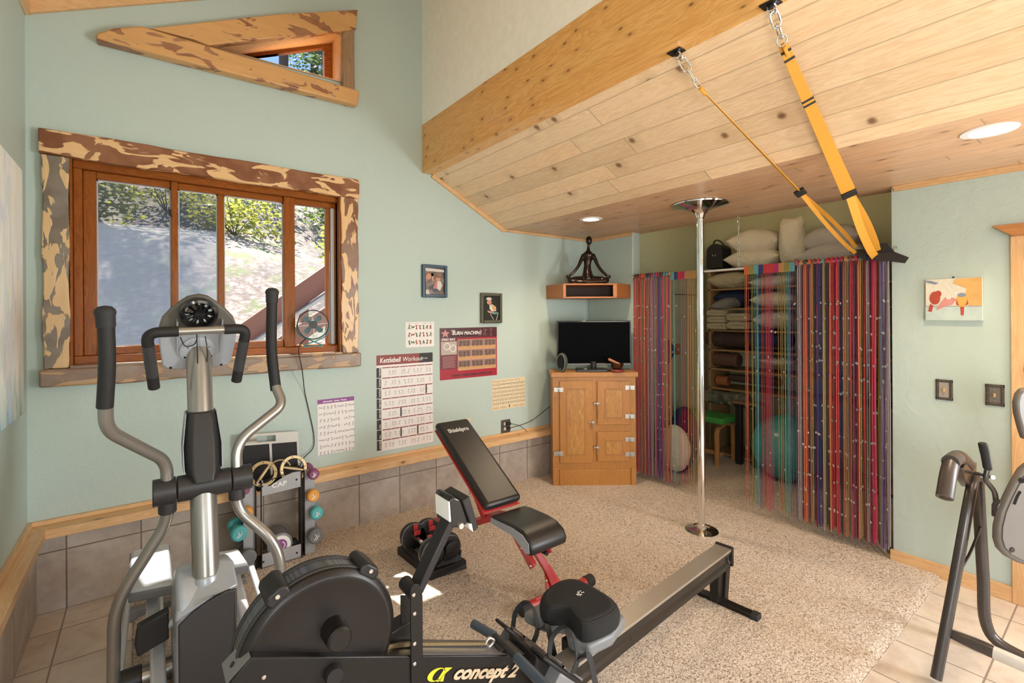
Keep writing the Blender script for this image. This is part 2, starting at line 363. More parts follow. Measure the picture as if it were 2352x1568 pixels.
SCR = NT('insect_screen'); _t = SCR.n('BsdfTransparent'); _d = SCR.n('BsdfDiffuse'); _tl = SCR.n('BsdfTranslucent'); _m = SCR.n('MixShader'); _m2 = SCR.n('MixShader', i_0=.75); _d.inputs[0].default_value = (.10, .11, .13, 1); _tl.inputs[0].default_value = (.13, .15, .19, 1)
_sn = SCR.noise(SCR.coord((3, 1, 30)), 6, 4); SCR.t.links.new(SCR.math('MULTIPLY_ADD', _sn, .15, .34), _m.inputs[0])
SCR.t.links.new(_d.outputs[0], _m2.inputs[1]); SCR.t.links.new(_tl.outputs[0], _m2.inputs[2]); SCR.t.links.new(_t.outputs[0], _m.inputs[1]); SCR.t.links.new(_m2.outputs[0], _m.inputs[2]); SCR.t.links.new(_m.outputs[0], SCR.t.nodes['Material Output'].inputs[0]); SCR = SCR.m
def emis(name, col, st):
    N = NT(name); N.b.inputs['Emission Color'].default_value = (*col, 1); N.b.inputs['Emission Strength'].default_value = st
    _k = N.noise(N.coord(), 3, 1); N.out(N.mix(_k, col, col)); return N.m
LAMPG = emis('lamp_glow', (1, .84, .6), 14)
# ================================================================ room shell
from mathutils.geometry import tessellate_polygon
XL, YW, XR, ZC = -.5264, 3.755, 3.922, 2.471
YT = 3.715                                     # face of the tile wainscot and of the window trim
def holed(name, outer, holes, y0, y1, mt, map_=lambda a, b, c: (a, c, b)):
    """slab between depths y0..y1 with holes; outlines are (a, b) pairs"""
    mb = MB(); polys = [outer]+holes; flat = [p for q in polys for p in q]
    tri = tessellate_polygon([[Vector((a, b, 0)) for a, b in q] for q in polys])
    for c in (y0, y1): mb.add([map_(a, b, c) for a, b in flat], [tuple(t) for t in tri])
    for q in polys:
        n = len(q)
        for i in range(n):
            a, b = q[i], q[(i+1) % n]
            mb.add([map_(*a, y0), map_(*b, y0), map_(*b, y1), map_(*a, y1)], [(0, 1, 2, 3)])
    return struct(name, mb, mt, smooth=False)
# window opening corners measured on the trim face
wi0 = onY(158, 355, YT); wi1 = onY(785, 812, YT)
WX0, WX1, WZ0, WZ1 = wi0.x, wi1.x, wi1.z, wi0.z
t_tl = onY(480, 102, YT); t_tr = onY(788, 68, YT); t_br = onY(788, 183, YT); t_bl = onY(640, 150, YT)
# triangular opening: left tip, top right, bottom right
TIP = (t_tl.x, t_tl.z); TTR = (t_tr.x, t_tr.z); TBR = (t_tr.x, onY(790, 186, YT).z)
holed('wall_window', [(XL-.15, 0), (4.04, 0), (4.04, 3.1), (1.98, 3.1), (1.98, 4.75), (XL-.15, 3.5)],
      [[(WX0, WZ0), (WX1, WZ0), (WX1, WZ1), (WX0, WZ1)], [TIP, TBR, TTR]], YW, YW+.22, WALL)
holed('wall_left', [(-3, 0), (YW, 0), (YW, 3.45), (-3, 3.45)], [[(-2.05, .5), (-.55, .5), (-.55, 2.45), (-2.05, 2.45)]], XL, XL-.15, WALL, lambda a, b, c: (c, a, b))
holed('wall_rear', [(XL-.15, 0), (4.04, 0), (4.04, 3.1), (1.98, 3.1), (1.98, 4.75), (XL-.15, 3.5)], [[(.1, .6), (2.3, .6), (2.3, 2.3), (.1, 2.3)]], -2.85, -3.0, WALL)
struct('wall_upper', MB().box2((1.9, -2.85, 3.27), (2.0, YW, 4.8)), WALL_LIT, smooth=False)
holed('wall_right', [(-2.85, 0), (1.016, 0), (1.016, 3.1), (-2.85, 3.1)], [[(-2.3, .6), (-1.05, .6), (-1.05, 2.3), (-2.3, 2.3)]], XR, XR+.12, WALL, lambda a, b, c: (c, a, b))
struct('wall_corner', MB().box2((XR, 3.14, 0), (XR+.12, YW, 3.1)), WALL, bevel=.01)
struct('wall_closet_left', MB().box2((4.04, 3.38, 0), (5.75, 3.5, 3.1)), WALLG, smooth=False)
struct('wall_closet_back', MB().box2((5.66, .3, 0), (5.78, 3.38, 3.1)), WALLG, smooth=False)
struct('wall_closet_right', MB().box2((4.04, .3, 0), (5.66, .42, 3.1)), WALLG, smooth=False)
struct('ceiling_closet', MB().box2((3.96, .3, 3.1), (5.78, 3.5, 3.2)), WALLG, smooth=False)
struct('floor', MB().box2((XL-.15, -3, -.1), (5.8, YW+.05, 0)), TILEF, smooth=False)
# carpet laid over the tiles, with its cut edge
cm = MB(); nx, ny = 150, 90; rnd = random.Random(3)
x0, x1, y0, y1 = -.06, 5.66, .772, 3.716
vs = []
for j in range(ny+1):
    for i in range(nx+1):
        x = x0+(x1-x0)*i/nx; y = y0+(y1-y0)*j/ny
        e = min(min(x-x0, .02), min(y-y0, .02))/.02
        vs.append((x+rnd.uniform(-.004, .004), y+rnd.uniform(-.004, .004), .004+.018*e+rnd.uniform(-.0012, .0012)))
cm.add(vs, [(j*(nx+1)+i, j*(nx+1)+i+1, (j+1)*(nx+1)+i+1, (j+1)*(nx+1)+i) for j in range(ny) for i in range(nx)])
cm.add([(x0, y0, 0), (x1, y0, 0), (x1, y0, .006), (x0, y0, .006)], [(0, 1, 2, 3)])
cm.add([(x0, y0, 0), (x0, y1, 0), (x0, y1, .006), (x0, y0, .006)], [(0, 1, 2, 3)])
o = obj('floor_carpet', cm, CARPET); o['kind'] = 'structure'; o['label'] = 'speckled beige shag carpet laid over the tile floor'
# wainscot tiles and the pine rail on top of them
struct('wall_tile_window', MB().box2((XL+.04, YT, 0), (XR, YW, .46)), TILEW, smooth=False)
struct('wall_tile_left', MB().box2((XL, -2.85, 0), (XL+.04, YW, .46)), TILEW, smooth=False)
rf = onZ(102.7, 1219, .488); RY = rf.y; RX = rf.x
mb = MB().poly([(RX, RY, .438), (XR, RY, .438), (XR, YW, .438), (XL, YW, .438)], (0, 0, .05))
struct('trim_1', mb, TRIMX, bevel=.003, label='pine ledge capping the tiles under the window wall')
struct('trim_2', MB().box2((XL, YW-.022, .488), (XR, YW, .512)), TRIMX, bevel=.002)
mb = MB().poly([(RX, RY, .438), (XL, YW, .438), (XL, -2.85, .438), (RX, -2.85, .438)], (0, 0, .05))
struct('trim_3', mb, TRIMY, bevel=.003, label='pine ledge capping the tiles along the left wall')
struct('trim_4', MB().box2((XL, -2.85, .488), (XL+.022, YW-.022, .512)), TRIMY, bevel=.002)
# ceilings
SL = .487
def zc(x): return 3.318+.09+(x-XL)*SL
mb = MB().poly([(XL-.15, -3, zc(XL-.15)), (2.0, -3, zc(2.0)), (2.0, YW+.1, zc(2.0)), (XL-.15, YW+.1, zc(XL-.15))], (0, 0, .1))
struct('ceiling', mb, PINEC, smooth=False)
struct('trim_5', MB().poly([(XL, YW-.025, zc(XL)-.085), (1.9, YW-.025, zc(1.9)-.085), (1.9, YW-.025, zc(1.9)+.01), (XL, YW-.025, zc(XL)+.01)], (0, .025, 0)), TRIMX, bevel=.002)
struct('trim_6', MB().poly([(XL, -2.85, zc(XL)-.085), (XL+.025, -2.85, zc(XL)-.075), (XL+.025, -2.85, zc(XL)+.02), (XL, -2.85, zc(XL)+.01)], (0, YW+2.85, 0)), TRIMY, bevel=.002)
XB, XB2, ZB, ZBT, XS = 1.8945, 1.9972, 2.8651, 3.2789, 2.7655
mb = MB().poly([(XB2-.02, -2.85, ZB+.012), (XS, -2.85, ZC), (XS, YW, ZC), (XB2-.02, YW, ZB+.012)], (0, 0, .08))
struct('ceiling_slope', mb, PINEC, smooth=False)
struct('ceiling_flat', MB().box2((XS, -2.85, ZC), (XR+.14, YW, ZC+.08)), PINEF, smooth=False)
a = Vector((XB2, YW, ZB)); b_ = Vector((XS, YW, ZC)); n_ = Vector((.415, 0, -.91))*.0
struct('trim_7', MB().poly([(XB2, YW-.016, ZB+.01), (XS, YW-.016, ZC), (XS-.02, YW-.016, ZC-.03), (XB2-.02, YW-.016, ZB-.022)], (0, .016, 0)), TRIMX, smooth=False)
struct('trim_8', MB().box2((XS-.01, YW-.015, ZC-.022), (XR, YW, ZC)), TRIMX, smooth=False)
struct('trim_9', MB().box2((XR-.015, 3.14, ZC-.03), (XR, YW, ZC)), TRIMY, smooth=False)
struct('trim_10', MB().box2((XR-.045, -2.85, ZC-.016), (XR, 1.0, ZC)).box2((XR-.016, -2.85, ZC-.03), (XR, 1.0, ZC-.01)), TRIMY, bevel=.002)
struct('trim_beam', MB().box2((XB, -2.85, ZB), (XB2, YW, ZBT)), BEAMW, bevel=.004, label='thick golden glulam beam between the high and low ceilings')
struct('baseboard_right', MB().box2((XR-.016, .462, 0), (XR, 1.03, .088)), TRIMY, bevel=.002)
# door at the right edge
d = struct('door_1', MB().box2((XR-.006, -.9, 0), (XR, .345, 2.06)), TRIMZ, smooth=False)
struct('door_casing', MB().box2((XR-.024, .345, 0), (XR, .466, 2.077)), TRIMZ, d, bevel=.003)
struct('door_head', MB().poly([(XR-.045, .54, 2.143), (XR-.045, .458, 2.077), (XR-.045, -.98, 2.077), (XR-.045, -1.06, 2.143)], (.045, 0, 0)), HDRW, d, bevel=.003)
for _m in (WINW_X, WINW_Z): _m.node_tree.nodes['Principled BSDF'].inputs['Specular IOR Level'].default_value = .2
# ---------------------------------------------------------------- main window
w = struct('window_1', MB().box2((WX0, YT+.01, WZ0), (WX0+.012, YW+.2, WZ1)).box2((WX1-.012, YT+.01, WZ0), (WX1, YW+.2, WZ1)).box2((WX0, YT+.01, WZ1-.012), (WX1, YW+.2, WZ1)).box2((WX0, YT+.01, WZ0), (WX1, YW+.2, WZ0+.012)), WINW_X, bevel=.002)
w['label'] = 'wide wooden slider window framed in peeled log trim'
T0 = onY(88, 292, YT); T1 = onY(827, 840, YT); TX0, TX1, TZ0, TZ1 = T0.x, T1.x, T1.z, T0.z
def wavy(x0, z0, x1, z1, t0, t1, horiz, amp=.004, n=26):
    """plank outline with slightly uneven long edges in the XZ plane"""
    r = random.Random(int(x0*97+z0*31)); A = []; B = []
    for i in range(n+1):
        k = i/n; q = amp*sin(k*17+r.random()*2)
        if horiz: A.append((x0+(x1-x0)*k, z0+q)); B.append((x0+(x1-x0)*k, z1-q*.8))
        else: A.append((x0+q, z0+(z1-z0)*k)); B.append((x1-q*.8, z0+(z1-z0)*k))
    P = A+B[::-1]; mb = MB(); mb.poly([(x, t0, z) for x, z in P], (0, t1-t0, 0)); return mb
hz = onY(90, 352, YT).z      # underside of the head board
lz = onY(92, 848, YT).z      # top of the sill board
struct('log_head', wavy(TX0, hz, TX1, TZ1, YT-.012, YW, True), BARKX, w, bevel=.006)
struct('log_sill', wavy(TX0, TZ0, TX1, lz, YT-.03, YW, True), BARKS, w, bevel=.01)
struct('log_post', wavy(TX0+.012, lz, WX0, hz, YT-.005, YW, False), BARKG, w, bevel=.006)
struct('log_post', wavy(WX1, lz, TX1-.01, hz, YT-.005, YW, False), BARKZ, w, bevel=.006)
# inner sill board that catches the sun
struct('sill_board', MB().box2((WX0, YT-.02, lz-.01), (WX1, YW+.12, lz+.014)), BARKS, w, bevel=.004)
YF = 3.80
def bar(x0, z0, x1, z1, ya, yb, mt, name='frame_bar', bev=.004): return struct(name, MB().box2((x0, ya, z0), (x1, yb, z1)), mt, w, bevel=bev)
f0 = onY(190, 390, YF); fx0, fz1 = f0.x, f0.z; fx1 = onY(775, 500, YF).x; fz0 = onY(230, 815, YF).z
bar(WX0+.012, fz0, fx0, fz1, YF-.03, YF+.1, WINW_Z); bar(fx1, fz0, WX1-.012, fz1, YF-.03, YF+.1, WINW_Z)
bar(WX0+.012, fz1, WX1-.012, WZ1-.01, YF-.03, YF+.1, WINW_X); bar(WX0+.012, WZ0+.012, WX1-.012, fz0, YF-.03, YF+.1, WINW_X)
YG = YF+.035
def px(u): return onY(u, 600, YF).x
gz0 = onY(222, 797, YF).z; gz1 = onY(222, 410, YF).z
# left sash
bar(fx0, fz0, px(222), fz1, YF, YG+.03, WINW_Z, 'sash_stile'); bar(px(393), fz0, px(409), fz1, YF-.012, YG+.03, WINW_Z, 'sash_stile')
bar(px(222), fz0, px(393), gz0, YF+.001, YG+.03, WINW_X, 'sash_rail'); bar(px(222), gz1, px(393), fz1, YF+.001, YG+.03, WINW_X, 'sash_rail')
bar(px(501), gz0, px(516), gz1, YF+.013, YG+.03, WINW_Z, 'sash_stile'); bar(px(652), fz0, px(677), fz1, YF-.008, YG+.03, WINW_Z, 'sash_stile')
bar(px(409), gz1, px(652), fz1, YF+.012, YG+.03, WINW_X, 'sash_rail'); bar(px(677), gz1, fx1, fz1, YF+.012, YG+.03, WINW_X, 'sash_rail'); bar(px(409), fz0, px(652), gz0, YF+.012, YG+.03, WINW_X, 'sash_rail')
bar(px(677), fz0, fx1, onY(751, 790, YF).z, YF-.008, YG+.03, WINW_X, 'sash_rail'); bar(px(768), onY(751, 790, YF).z, fx1, gz1, YF+.004, YG+.03, WINW_Z, 'sash_stile'); bar(px(751), onY(751, 790, YF).z, px(758), gz1, YF+.012, YG+.03, WINW_Z, 'sash_stile')
bar(px(760), fz0, px(768), gz1, YF+.0, YG+.03, LGREY, 'weather_strip')
for a_, b__ in ((222, 393), (409, 501), (516, 652), (677, 751)):
    g = struct('pane', MB().box2((px(a_)-.005, YG+.004, gz0-.04), (px(b__)+.005, YG+.008, gz1+.01)), GLASS, w, smooth=False)
for a_, b__ in ((222, 393), (411, 501), (516, 652)):
    struct('gasket', MB().box2((px(a_), YG-.002, gz0), (px(a_)+.006, YG+.004, gz1)).box2((px(b__)-.006, YG-.002, gz0), (px(b__), YG+.004, gz1)).box2((px(a_), YG-.002, gz0), (px(b__), YG+.004, gz0+.007)).box2((px(a_), YG-.002, gz1-.007), (px(b__), YG+.004, gz1)), LGREY, w, smooth=False)
struct('insect_screen', MB().box2((px(222)-.01, YG+.05, gz0), (px(508), YG+.051, gz1)), SCR, w, smooth=False)
struct('latch', MB().box2((px(388), YF-.025, 2.30), (px(393), YF, 2.335)).box2((px(390), YF-.03, 2.29), (px(396), YF-.02, 2.30)), BLACKM, w)
# ---------------------------------------------------------------- triangular window
def P3(u, v, y=YT): return onY(u, v, y)
w2 = struct('window_2', MB(), TRIMX)
def board(name, pts, y0, y1, mt, bev=.006):
    mb = MB().poly([(p.x, y0, p.z) for p in pts], (0, y1-y0, 0)); return struct(name, mb, mt, w2, bevel=bev)
w2['label'] = 'triangular window high up framed in knotty boards'
yb = YT-.03
board('top_board', [P3(345, 62, yb), P3(480, 47, yb), P3(640, 30, yb), P3(823, 20, yb), P3(819, 66, yb), P3(640, 84, yb), P3(480, 102, yb), P3(445, 88, yb)], yb+.012, YW, KNOTX)
board('bottom_board', [P3(221, 78, yb), P3(262, 66, yb), P3(325, 61, yb), P3(825, 209, yb), P3(821, 243, yb), P3(221, 92, yb)], yb-.014, YW, KNOTX, .012)
board('side_board', [P3(790, 62, yb), P3(816, 62, yb), P3(817, 208, yb), P3(789, 200, yb)], yb+.016, YW, KNOTZ)
# reveal lining and sash
cen = ((TIP[0]+TTR[0]+TBR[0])/3, (TIP[1]+TTR[1]+TBR[1])/3)
def ringt(name, f0_, f1_, y0, y1, mt):
    A = [(cen[0]+(p[0]-cen[0])*f0_, cen[1]+(p[1]-cen[1])*f0_) for p in (TIP, TBR, TTR)]; B = [(cen[0]+(p[0]-cen[0])*f1_, cen[1]+(p[1]-cen[1])*f1_) for p in (TIP, TBR, TTR)]
    mb = MB()
    for i in range(3):
        j = (i+1) % 3; mb.poly([(A[i][0], y0, A[i][1]), (A[j][0], y0, A[j][1]), (B[j][0], y0, B[j][1]), (B[i][0], y0, B[i][1])], (0, y1-y0, 0))
    return struct(name, mb, mt, w2, bevel=.002)
ringt('reveal_lining', 1.0, .93, YW-.01, YW+.21, PINEL if 'PINEL' in globals() else TRIMX)
ringt('sash', .93, .72, YW+.16, YW+.21, WINW_X)
A = [(cen[0]+(p[0]-cen[0])*.74, cen[1]+(p[1]-cen[1])*.74) for p in (TIP, TBR, TTR)]
struct('pane', MB().poly([(a, YW+.185, b) for a, b in A], (0, .004, 0)), GLASS, w2, smooth=False)
# frames for the unseen, assumed openings; the right wall's is added for its lamp
for nm, bx in (('window_3', [((.02, -2.86, .52), (.1, -2.84, 2.38)), ((2.3, -2.86, .52), (2.38, -2.84, 2.38)), ((.02, -2.86, 2.3), (2.38, -2.84, 2.38)), ((.02, -2.86, .52), (2.38, -2.84, .6))]),
               ('added_window_5', [((XR-.02, -2.38, .52), (XR, -2.3, 2.38)), ((XR-.02, -1.05, .52), (XR, -.99, 2.38)), ((XR-.02, -2.3, 2.3), (XR, -1.05, 2.38)), ((XR-.02, -2.3, .52), (XR, -1.05, .6))]),
               ('window_4', [((XL, -2.13, .42), (XL+.02, -2.05, 2.53)), ((XL, -.55, .42), (XL+.02, -.47, 2.53)), ((XL, -2.05, 2.45), (XL+.02, -.55, 2.53)), ((XL, -2.05, .42), (XL+.02, -.55, .5))])):
    mb = MB()
    for a, b in bx: mb.box2(a, b)
    struct(nm, mb, TRIMX, bevel=.003)
# ---------------------------------------------------------------- recessed lamps
for k, (x, y, lab) in enumerate(((3.07, 2.905, 'small lit ceiling downlight near the corner cabinet'), (3.05, .43, 'bright round ceiling downlight at the upper right'))):
    L = thing('recessed_light', lab, 'ceiling light', (x, y, ZC), group='recessed ceiling lights')
    obj('trim_ring', MB().lathe([(.068, -.001), (.07, -.006), (.098, -.004), (.1, 0), (.1, .002), (.068, .03), (.068, -.001)], (x, y, ZC)), WHITE, L)
    obj('lamp_lens', MB().lathe([(.0, -.003), (.05, -.004), (.069, -.001), (.069, .02), (0, .02)], (x, y, ZC)), LAMPG, L)
    sp = bpy.data.lights.new('downlight', 'SPOT'); sp.energy = 70; sp.spot_size = radians(135); sp.spot_blend = .8; sp.color = (1, .78, .52); sp.shadow_soft_size = .05
    q = bpy.data.objects.new('downlight', sp); COL.objects.link(q); q.location = (x, y, ZC-.015)
# ================================================================ outside
def hillz(x, y):
    if y < 5.0: return -.3
    d_ = y-5.0
    return -.3+d_*.50+.25*sin(x*.7+1)*min(1, d_/3)+.18*sin(y*1.3+x*.5)*min(1, d_/2)+(x-1)*.05*min(1, d_/3)+max(0, d_-12)*-.12
HILL = NT('hillside_earth'); c = HILL.coord(); n1 = HILL.noise(c, .55, 6, .65, .6); n2 = HILL.noise(c, 9, 5, .7); n3 = HILL.noise(c, 2.2, 5, .65, .4)
col = HILL.ramp(n2, [(.3, (.085, .06, .05)), (.5, (.20, .15, .125)), (.7, (.40, .35, .30))])
col = HILL.mix(HILL.math('MULTIPLY', HILL.ramp(n3, [(.5, (0, 0, 0)), (.62, (1, 1, 1))]), .7), col, (.12, .16, .045))
col = HILL.mix(HILL.math('MULTIPLY', HILL.ramp(n1, [(.42, (1, 1, 1)), (.5, (0, 0, 0))]), .55), col, (.075, .07, .075)); HILL.bump(n2, .3, .05); HILL = HILL.out(col, .95)
mb = MB(); nx = ny = 90; vs = []; r = random.Random(5)
for j in range(ny+1):
    for i in range(nx+1):
        x = -16+44*i/nx; y = 4.1+42*(j/ny)**1.25
        vs.append((x, y, hillz(x, y)+r.uniform(-.02, .02)*min(1, (y-4)/3)))
mb.add(vs, [(j*(nx+1)+i, j*(nx+1)+i+1, (j+1)*(nx+1)+i+1, (j+1)*(nx+1)+i) for j in range(ny) for i in range(nx)])
struct('ground_hillside', mb, HILL, label='sunlit bare hillside rising behind the window')
def leafmat(name, a, b):
    N = NT(name); N.b.inputs['Subsurface Weight'].default_value = 0
    N.out(N.mix(N.noise(N.coord(), 3.5, 3), a, b), .5); tr = N.n('BsdfTranslucent'); ms = N.n('MixShader', i_0=.45); tr.inputs[0].default_value = (*[min(1, x*1.5) for x in b], 1)
    N.t.links.new(N.b.outputs[0], ms.inputs[1]); N.t.links.new(tr.outputs[0], ms.inputs[2]); N.t.links.new(ms.outputs[0], N.t.nodes['Material Output'].inputs[0]); return N.m
LEAFY = leafmat('leaf_yellow_green', (.13, .165, .03), (.30, .30, .06)); LEAFG = leafmat('leaf_green', (.045, .085, .02), (.13, .18, .045)); LEAFD = leafmat('pine_needles', (.03, .06, .025), (.08, .12, .045))
TRUNK = mat('pine_bark', (.075, .05, .045), .9, bump=.5); DECK = mat('deck_red_stain', (.20, .065, .045), .6)
def leaves(mb, c, rad, n, sz, r, sc=(1, 1, .75)):
    for i in range(n):
        while True:
            p = Vector((r.uniform(-1, 1), r.uniform(-1, 1), r.uniform(-1, 1)))
            if .35 < p.length < 1: break
        p = Vector((p.x*rad*sc[0], p.y*rad*sc[1], p.z*rad*sc[2]))+Vector(c)
        a = Vector((r.gauss(0, 1), r.gauss(0, 1), r.gauss(0, 1))).normalized(); b, c2 = frame(a); s = sz*r.uniform(.6, 1.3)
        mb.add([p-b*s, p+c2*s*.45, p+b*s, p-c2*s*.45], [(0, 1, 2, 3)])
r = random.Random(11)
def shrub(x, y, rad, mt, lab, n=420, sz=.07):
    z = hillz(x, y); t = thing('shrub', lab, 'shrub', (x, y, z), group='shrubs on the hillside')
    mb = MB()
    for k in range(5): leaves(mb, (x+r.uniform(-.5, .5)*rad, y+r.uniform(-.3, .3)*rad, z+rad*.45+r.uniform(-.1, .25)*rad), rad*r.uniform(.5, .75), n//5, sz, r)
    obj('foliage', mb, mt, t, smooth=False); mb = MB()
    for k in range(5): mb.cyl((x, y, z-.05), (x+r.uniform(-.5, .5)*rad, y+r.uniform(-.4, .4)*rad, z+rad*.7), .015, 6, .006)
    obj('stem', mb, TRUNK, t)
for a in ((3.4, 9.6, 1.15, LEAFY, 'yellow-green bush seen through the right-hand panes of the window', 1300, .06), (1.6, 12.4, 1.1, LEAFY, 'pale green shrub at the top middle of the hillside', 1000),
          (-.9, 12.0, 1.0, LEAFY, "light green shrub just right of the dark trunk at the window's left", 1000), (-3.0, 12.2, 1.2, LEAFG, 'dark green bush in the top left corner of the window', 1100), (4.3, 13.0, 1.3, LEAFG, 'green sapling clump before the far right trunks', 1100), (5.6, 11.6, 1.0, LEAFY, 'small bright bush at the rightmost pane of the window', 800), (.4, 13.6, 1.1, LEAFY, 'sunny shrub on the ridge over the middle pane', 1000), (2.8, 14.8, 1.3, LEAFG, 'green shrub on the ridge in front of the trees', 1000), (-1.9, 13.8, .9, LEAFG, 'small green bush behind the dark trunk', 700)): shrub(*a)
def tree(x, y, rt, h, lab, crown=None):
    z = hillz(x, y)-.2; t = thing('pine_tree', lab, 'tree', (x, y, z), group='pines on the ridge')
    obj('trunk', MB().sweep([(x, y, z), (x+.05, y, z+h*.5), (x, y+.1, z+h)], [rt, rt*.8, rt*.4], 12), TRUNK, t)
    mb = MB(); c0 = crown or h*.45
    for k in range(9): leaves(mb, (x+r.uniform(-.9, .9), y+r.uniform(-.9, .9), z+c0+(h-c0)*k/8), 1.0*(1-.06*k), 240, .11, r, (1, 1, .6))
    obj('crown', mb, LEAFD, t, smooth=False)
for a in ((-1.35, 15.2, .22, 9, 'thick dark pine trunk at the top left of the window', 5.2), (6.0, 17.5, .2, 10, 'dark pine trunk in the upper right pane', 5), (6.9, 17.0, .24, 11, 'second dark trunk from the right in the upper right pane', 6), (8.2, 18, .22, 10, 'tall pine at the right end of the ridge', 6), (4.0, 19, .2, 10, 'slim pine behind the green sapling clump', 5.5), (5.9, 22, .2, 14, 'tall pine showing in the triangular window', 3.5), (9.6, 20, .2, 13, 'pine behind the right end of the ridge', 6), (7.2, 25, .22, 15, 'distant pine right of the tall one in the triangular window', 9)): tree(*a)
# stair railing of the outside deck
t = thing('deck_stair_rail', 'red stained sloping deck stair railing outside the lower right window panes', 'railing', (2.2, 6.6, 0))
def rp(u, v, y): return onY(u, v, y)
for (a, b), hgt in ((((560, 770), (800, 600)), .26), (((560, 850), (800, 690)), .2)):
    p, q = rp(*a, 6.6), rp(*b, 6.6); obj('rail_board', MB().beam(p, q, .09, hgt), DECK, t, bevel=.006)
obj('rail_cap', MB().beam(rp(560, 800, 6.5), rp(800, 642, 6.5), .2, .035), mat('deck_pale_edge', (.36, .32, .3), .5), t, bevel=.004)
for u in (585, 700, 790):
    p = rp(u, 760, 6.6); obj('post', MB().box2((p.x-.05, 6.6, -.3), (p.x+.05, 6.7, rp(u, 790-(u-560)*.7, 6.6).z)), DECK, t, bevel=.005)
tag(obj('roof_overhang', MB().poly([(-1.2, 3.98, 3.18), (1.9, 3.98, 3.18), (1.9, 4.46, 3.15), (-1.2, 4.46, 3.15)], (0, 0, .08)), TRIMX), 'wooden eave over the outside of the main window', 'eave')
# ================================================================ elliptical trainer
def lerp(a, b, t): return Vector(a)*(1-t)+Vector(b)*t
def arc(c, r, a0, a1, n, u=Vector((1, 0, 0)), v=Vector((0, 0, 1))): return [Vector(c)+u*(r*cos(a0+(a1-a0)*i/n))+v*(r*sin(a0+(a1-a0)*i/n)) for i in range(n+1)]
def plane_hit(u, v, p, nrm):
    d = ray(u, v); o_ = Vector((0, 0, H)); return o_+d*((Vector(p)-o_).dot(nrm)/d.dot(nrm))
EX = .192
E = thing('elliptical_trainer', 'large silver and black elliptical trainer standing in front of the wide window', 'exercise machine', (EX, 2.5, 0))
mb_, mt_ = Vector((EX, 2.30, .50)), Vector((EX, 2.625, 1.50))
obj('mast', MB().cyl(mb_, mt_, .049, 32), SILV, E)
# neck cover around the mast
def mast(z): return lerp(mb_, mt_, (z-.5)/1.0)
mb = MB(); secs = []
for z, hw, fy, by in ((1.235, .052, .066, .05), (1.2, .058, .07, .055), (1.1, .066, .075, .06), (1.0, .064, .085, .06), (.96, .05, .09, .05)):
    c = mast(z); secs.append([(c.x-hw*.62, c.y-fy, z), (c.x+hw*.62, c.y-fy, z), (c.x+hw, c.y-fy*.5, z), (c.x+hw, c.y+by, z), (c.x-hw, c.y+by, z), (c.x-hw, c.y-fy*.5, z)])
vs = [p for s_ in secs for p in s_]; fs = [tuple(range(6)), tuple(range(24, 30))]
for i in range(4):
    for k in range(6): fs.append((i*6+k, i*6+(k+1) % 6, (i+1)*6+(k+1) % 6, (i+1)*6+k))
obj('neck_cover', MB().add(vs, fs), DGREY, E, bevel=.006)
mb = MB()
for sx in (-1, 1):
    pts = []
    for z, hw, fy in ((1.232, .054, .045), (1.1, .068, .052), (1.0, .066, .058)):
        c = mast(z); pts.append(((c.x+sx*hw, c.y-fy, z), (c.x+sx*hw, c.y+.05, z)))
    mb.poly([pts[0][0], pts[1][0], pts[2][0], pts[2][1], pts[1][1], pts[0][1]], (sx*.004, 0, 0))
obj('side_panel', mb, SILVP, E, bevel=.002)
PY_, PZ_ = 2.43, .935
obj('pivot_housing', MB().cyl((.10, PY_, PZ_), (.292, PY_, PZ_), .053, 32), DGREY, E, bevel=.003)
def armset(collar, sleeve, tube, grip, cap):
    a = obj('swing_arm', MB().sweep(fillet(tube, .11, 7), .0225, 18), SILV, E)
    obj('pivot_collar', MB().cyl(collar[0], collar[1], .054, 32), DGREY, a, bevel=.004)
    obj('sleeve', MB().cyl(sleeve[0], sleeve[1], .032, 24), DGREY, a, bevel=.004)
    g = smooth_path(grip, 8); obj('foam_grip', MB().sweep(g, .0245, 20), FOAM, a)
    d_ = (g[0]-g[1]).normalized(); p = g[0]
    obj('grip_cap', MB().lathe([(.027, -.05), (.028, -.012), (.031, .0), (.029, .01), (.019, .02), (0, .024)], p, d_), BLACKR, a)
    return a
armset([(.018, PY_, PZ_), (.097, PY_, PZ_)], [(.066, PY_, PZ_), (.068, PY_+.01, .845)],
       [(-.113, 2.205, 1.36), (-.115, 2.25, 1.245), (.066, 2.42, 1.06), (.067, PY_, PZ_), (.069, 2.46, .80), (-.105, 2.5, .50), (-.112, 2.56, .16)],
       [(-.1105, 2.15, 1.665), (-.108, 2.155, 1.60), (-.107, 2.17, 1.48), (-.115, 2.20, 1.335)], 0)
armset([(.295, PY_, PZ_), (.374, PY_, PZ_)], [(.315, PY_, PZ_), (.3165, PY_, .845)],
       [(.4985, 2.55, 1.31), (.523, 2.5, 1.225), (.318, 2.45, 1.09), (.316, PY_, PZ_), (.3155, 2.43, .80), (.4735, 2.35, .625), (.480, 2.33, .17)],
       [(.4955, 2.60, 1.765), (.493, 2.60, 1.66), (.487, 2.575, 1.48), (.5005, 2.55, 1.29)], 0)
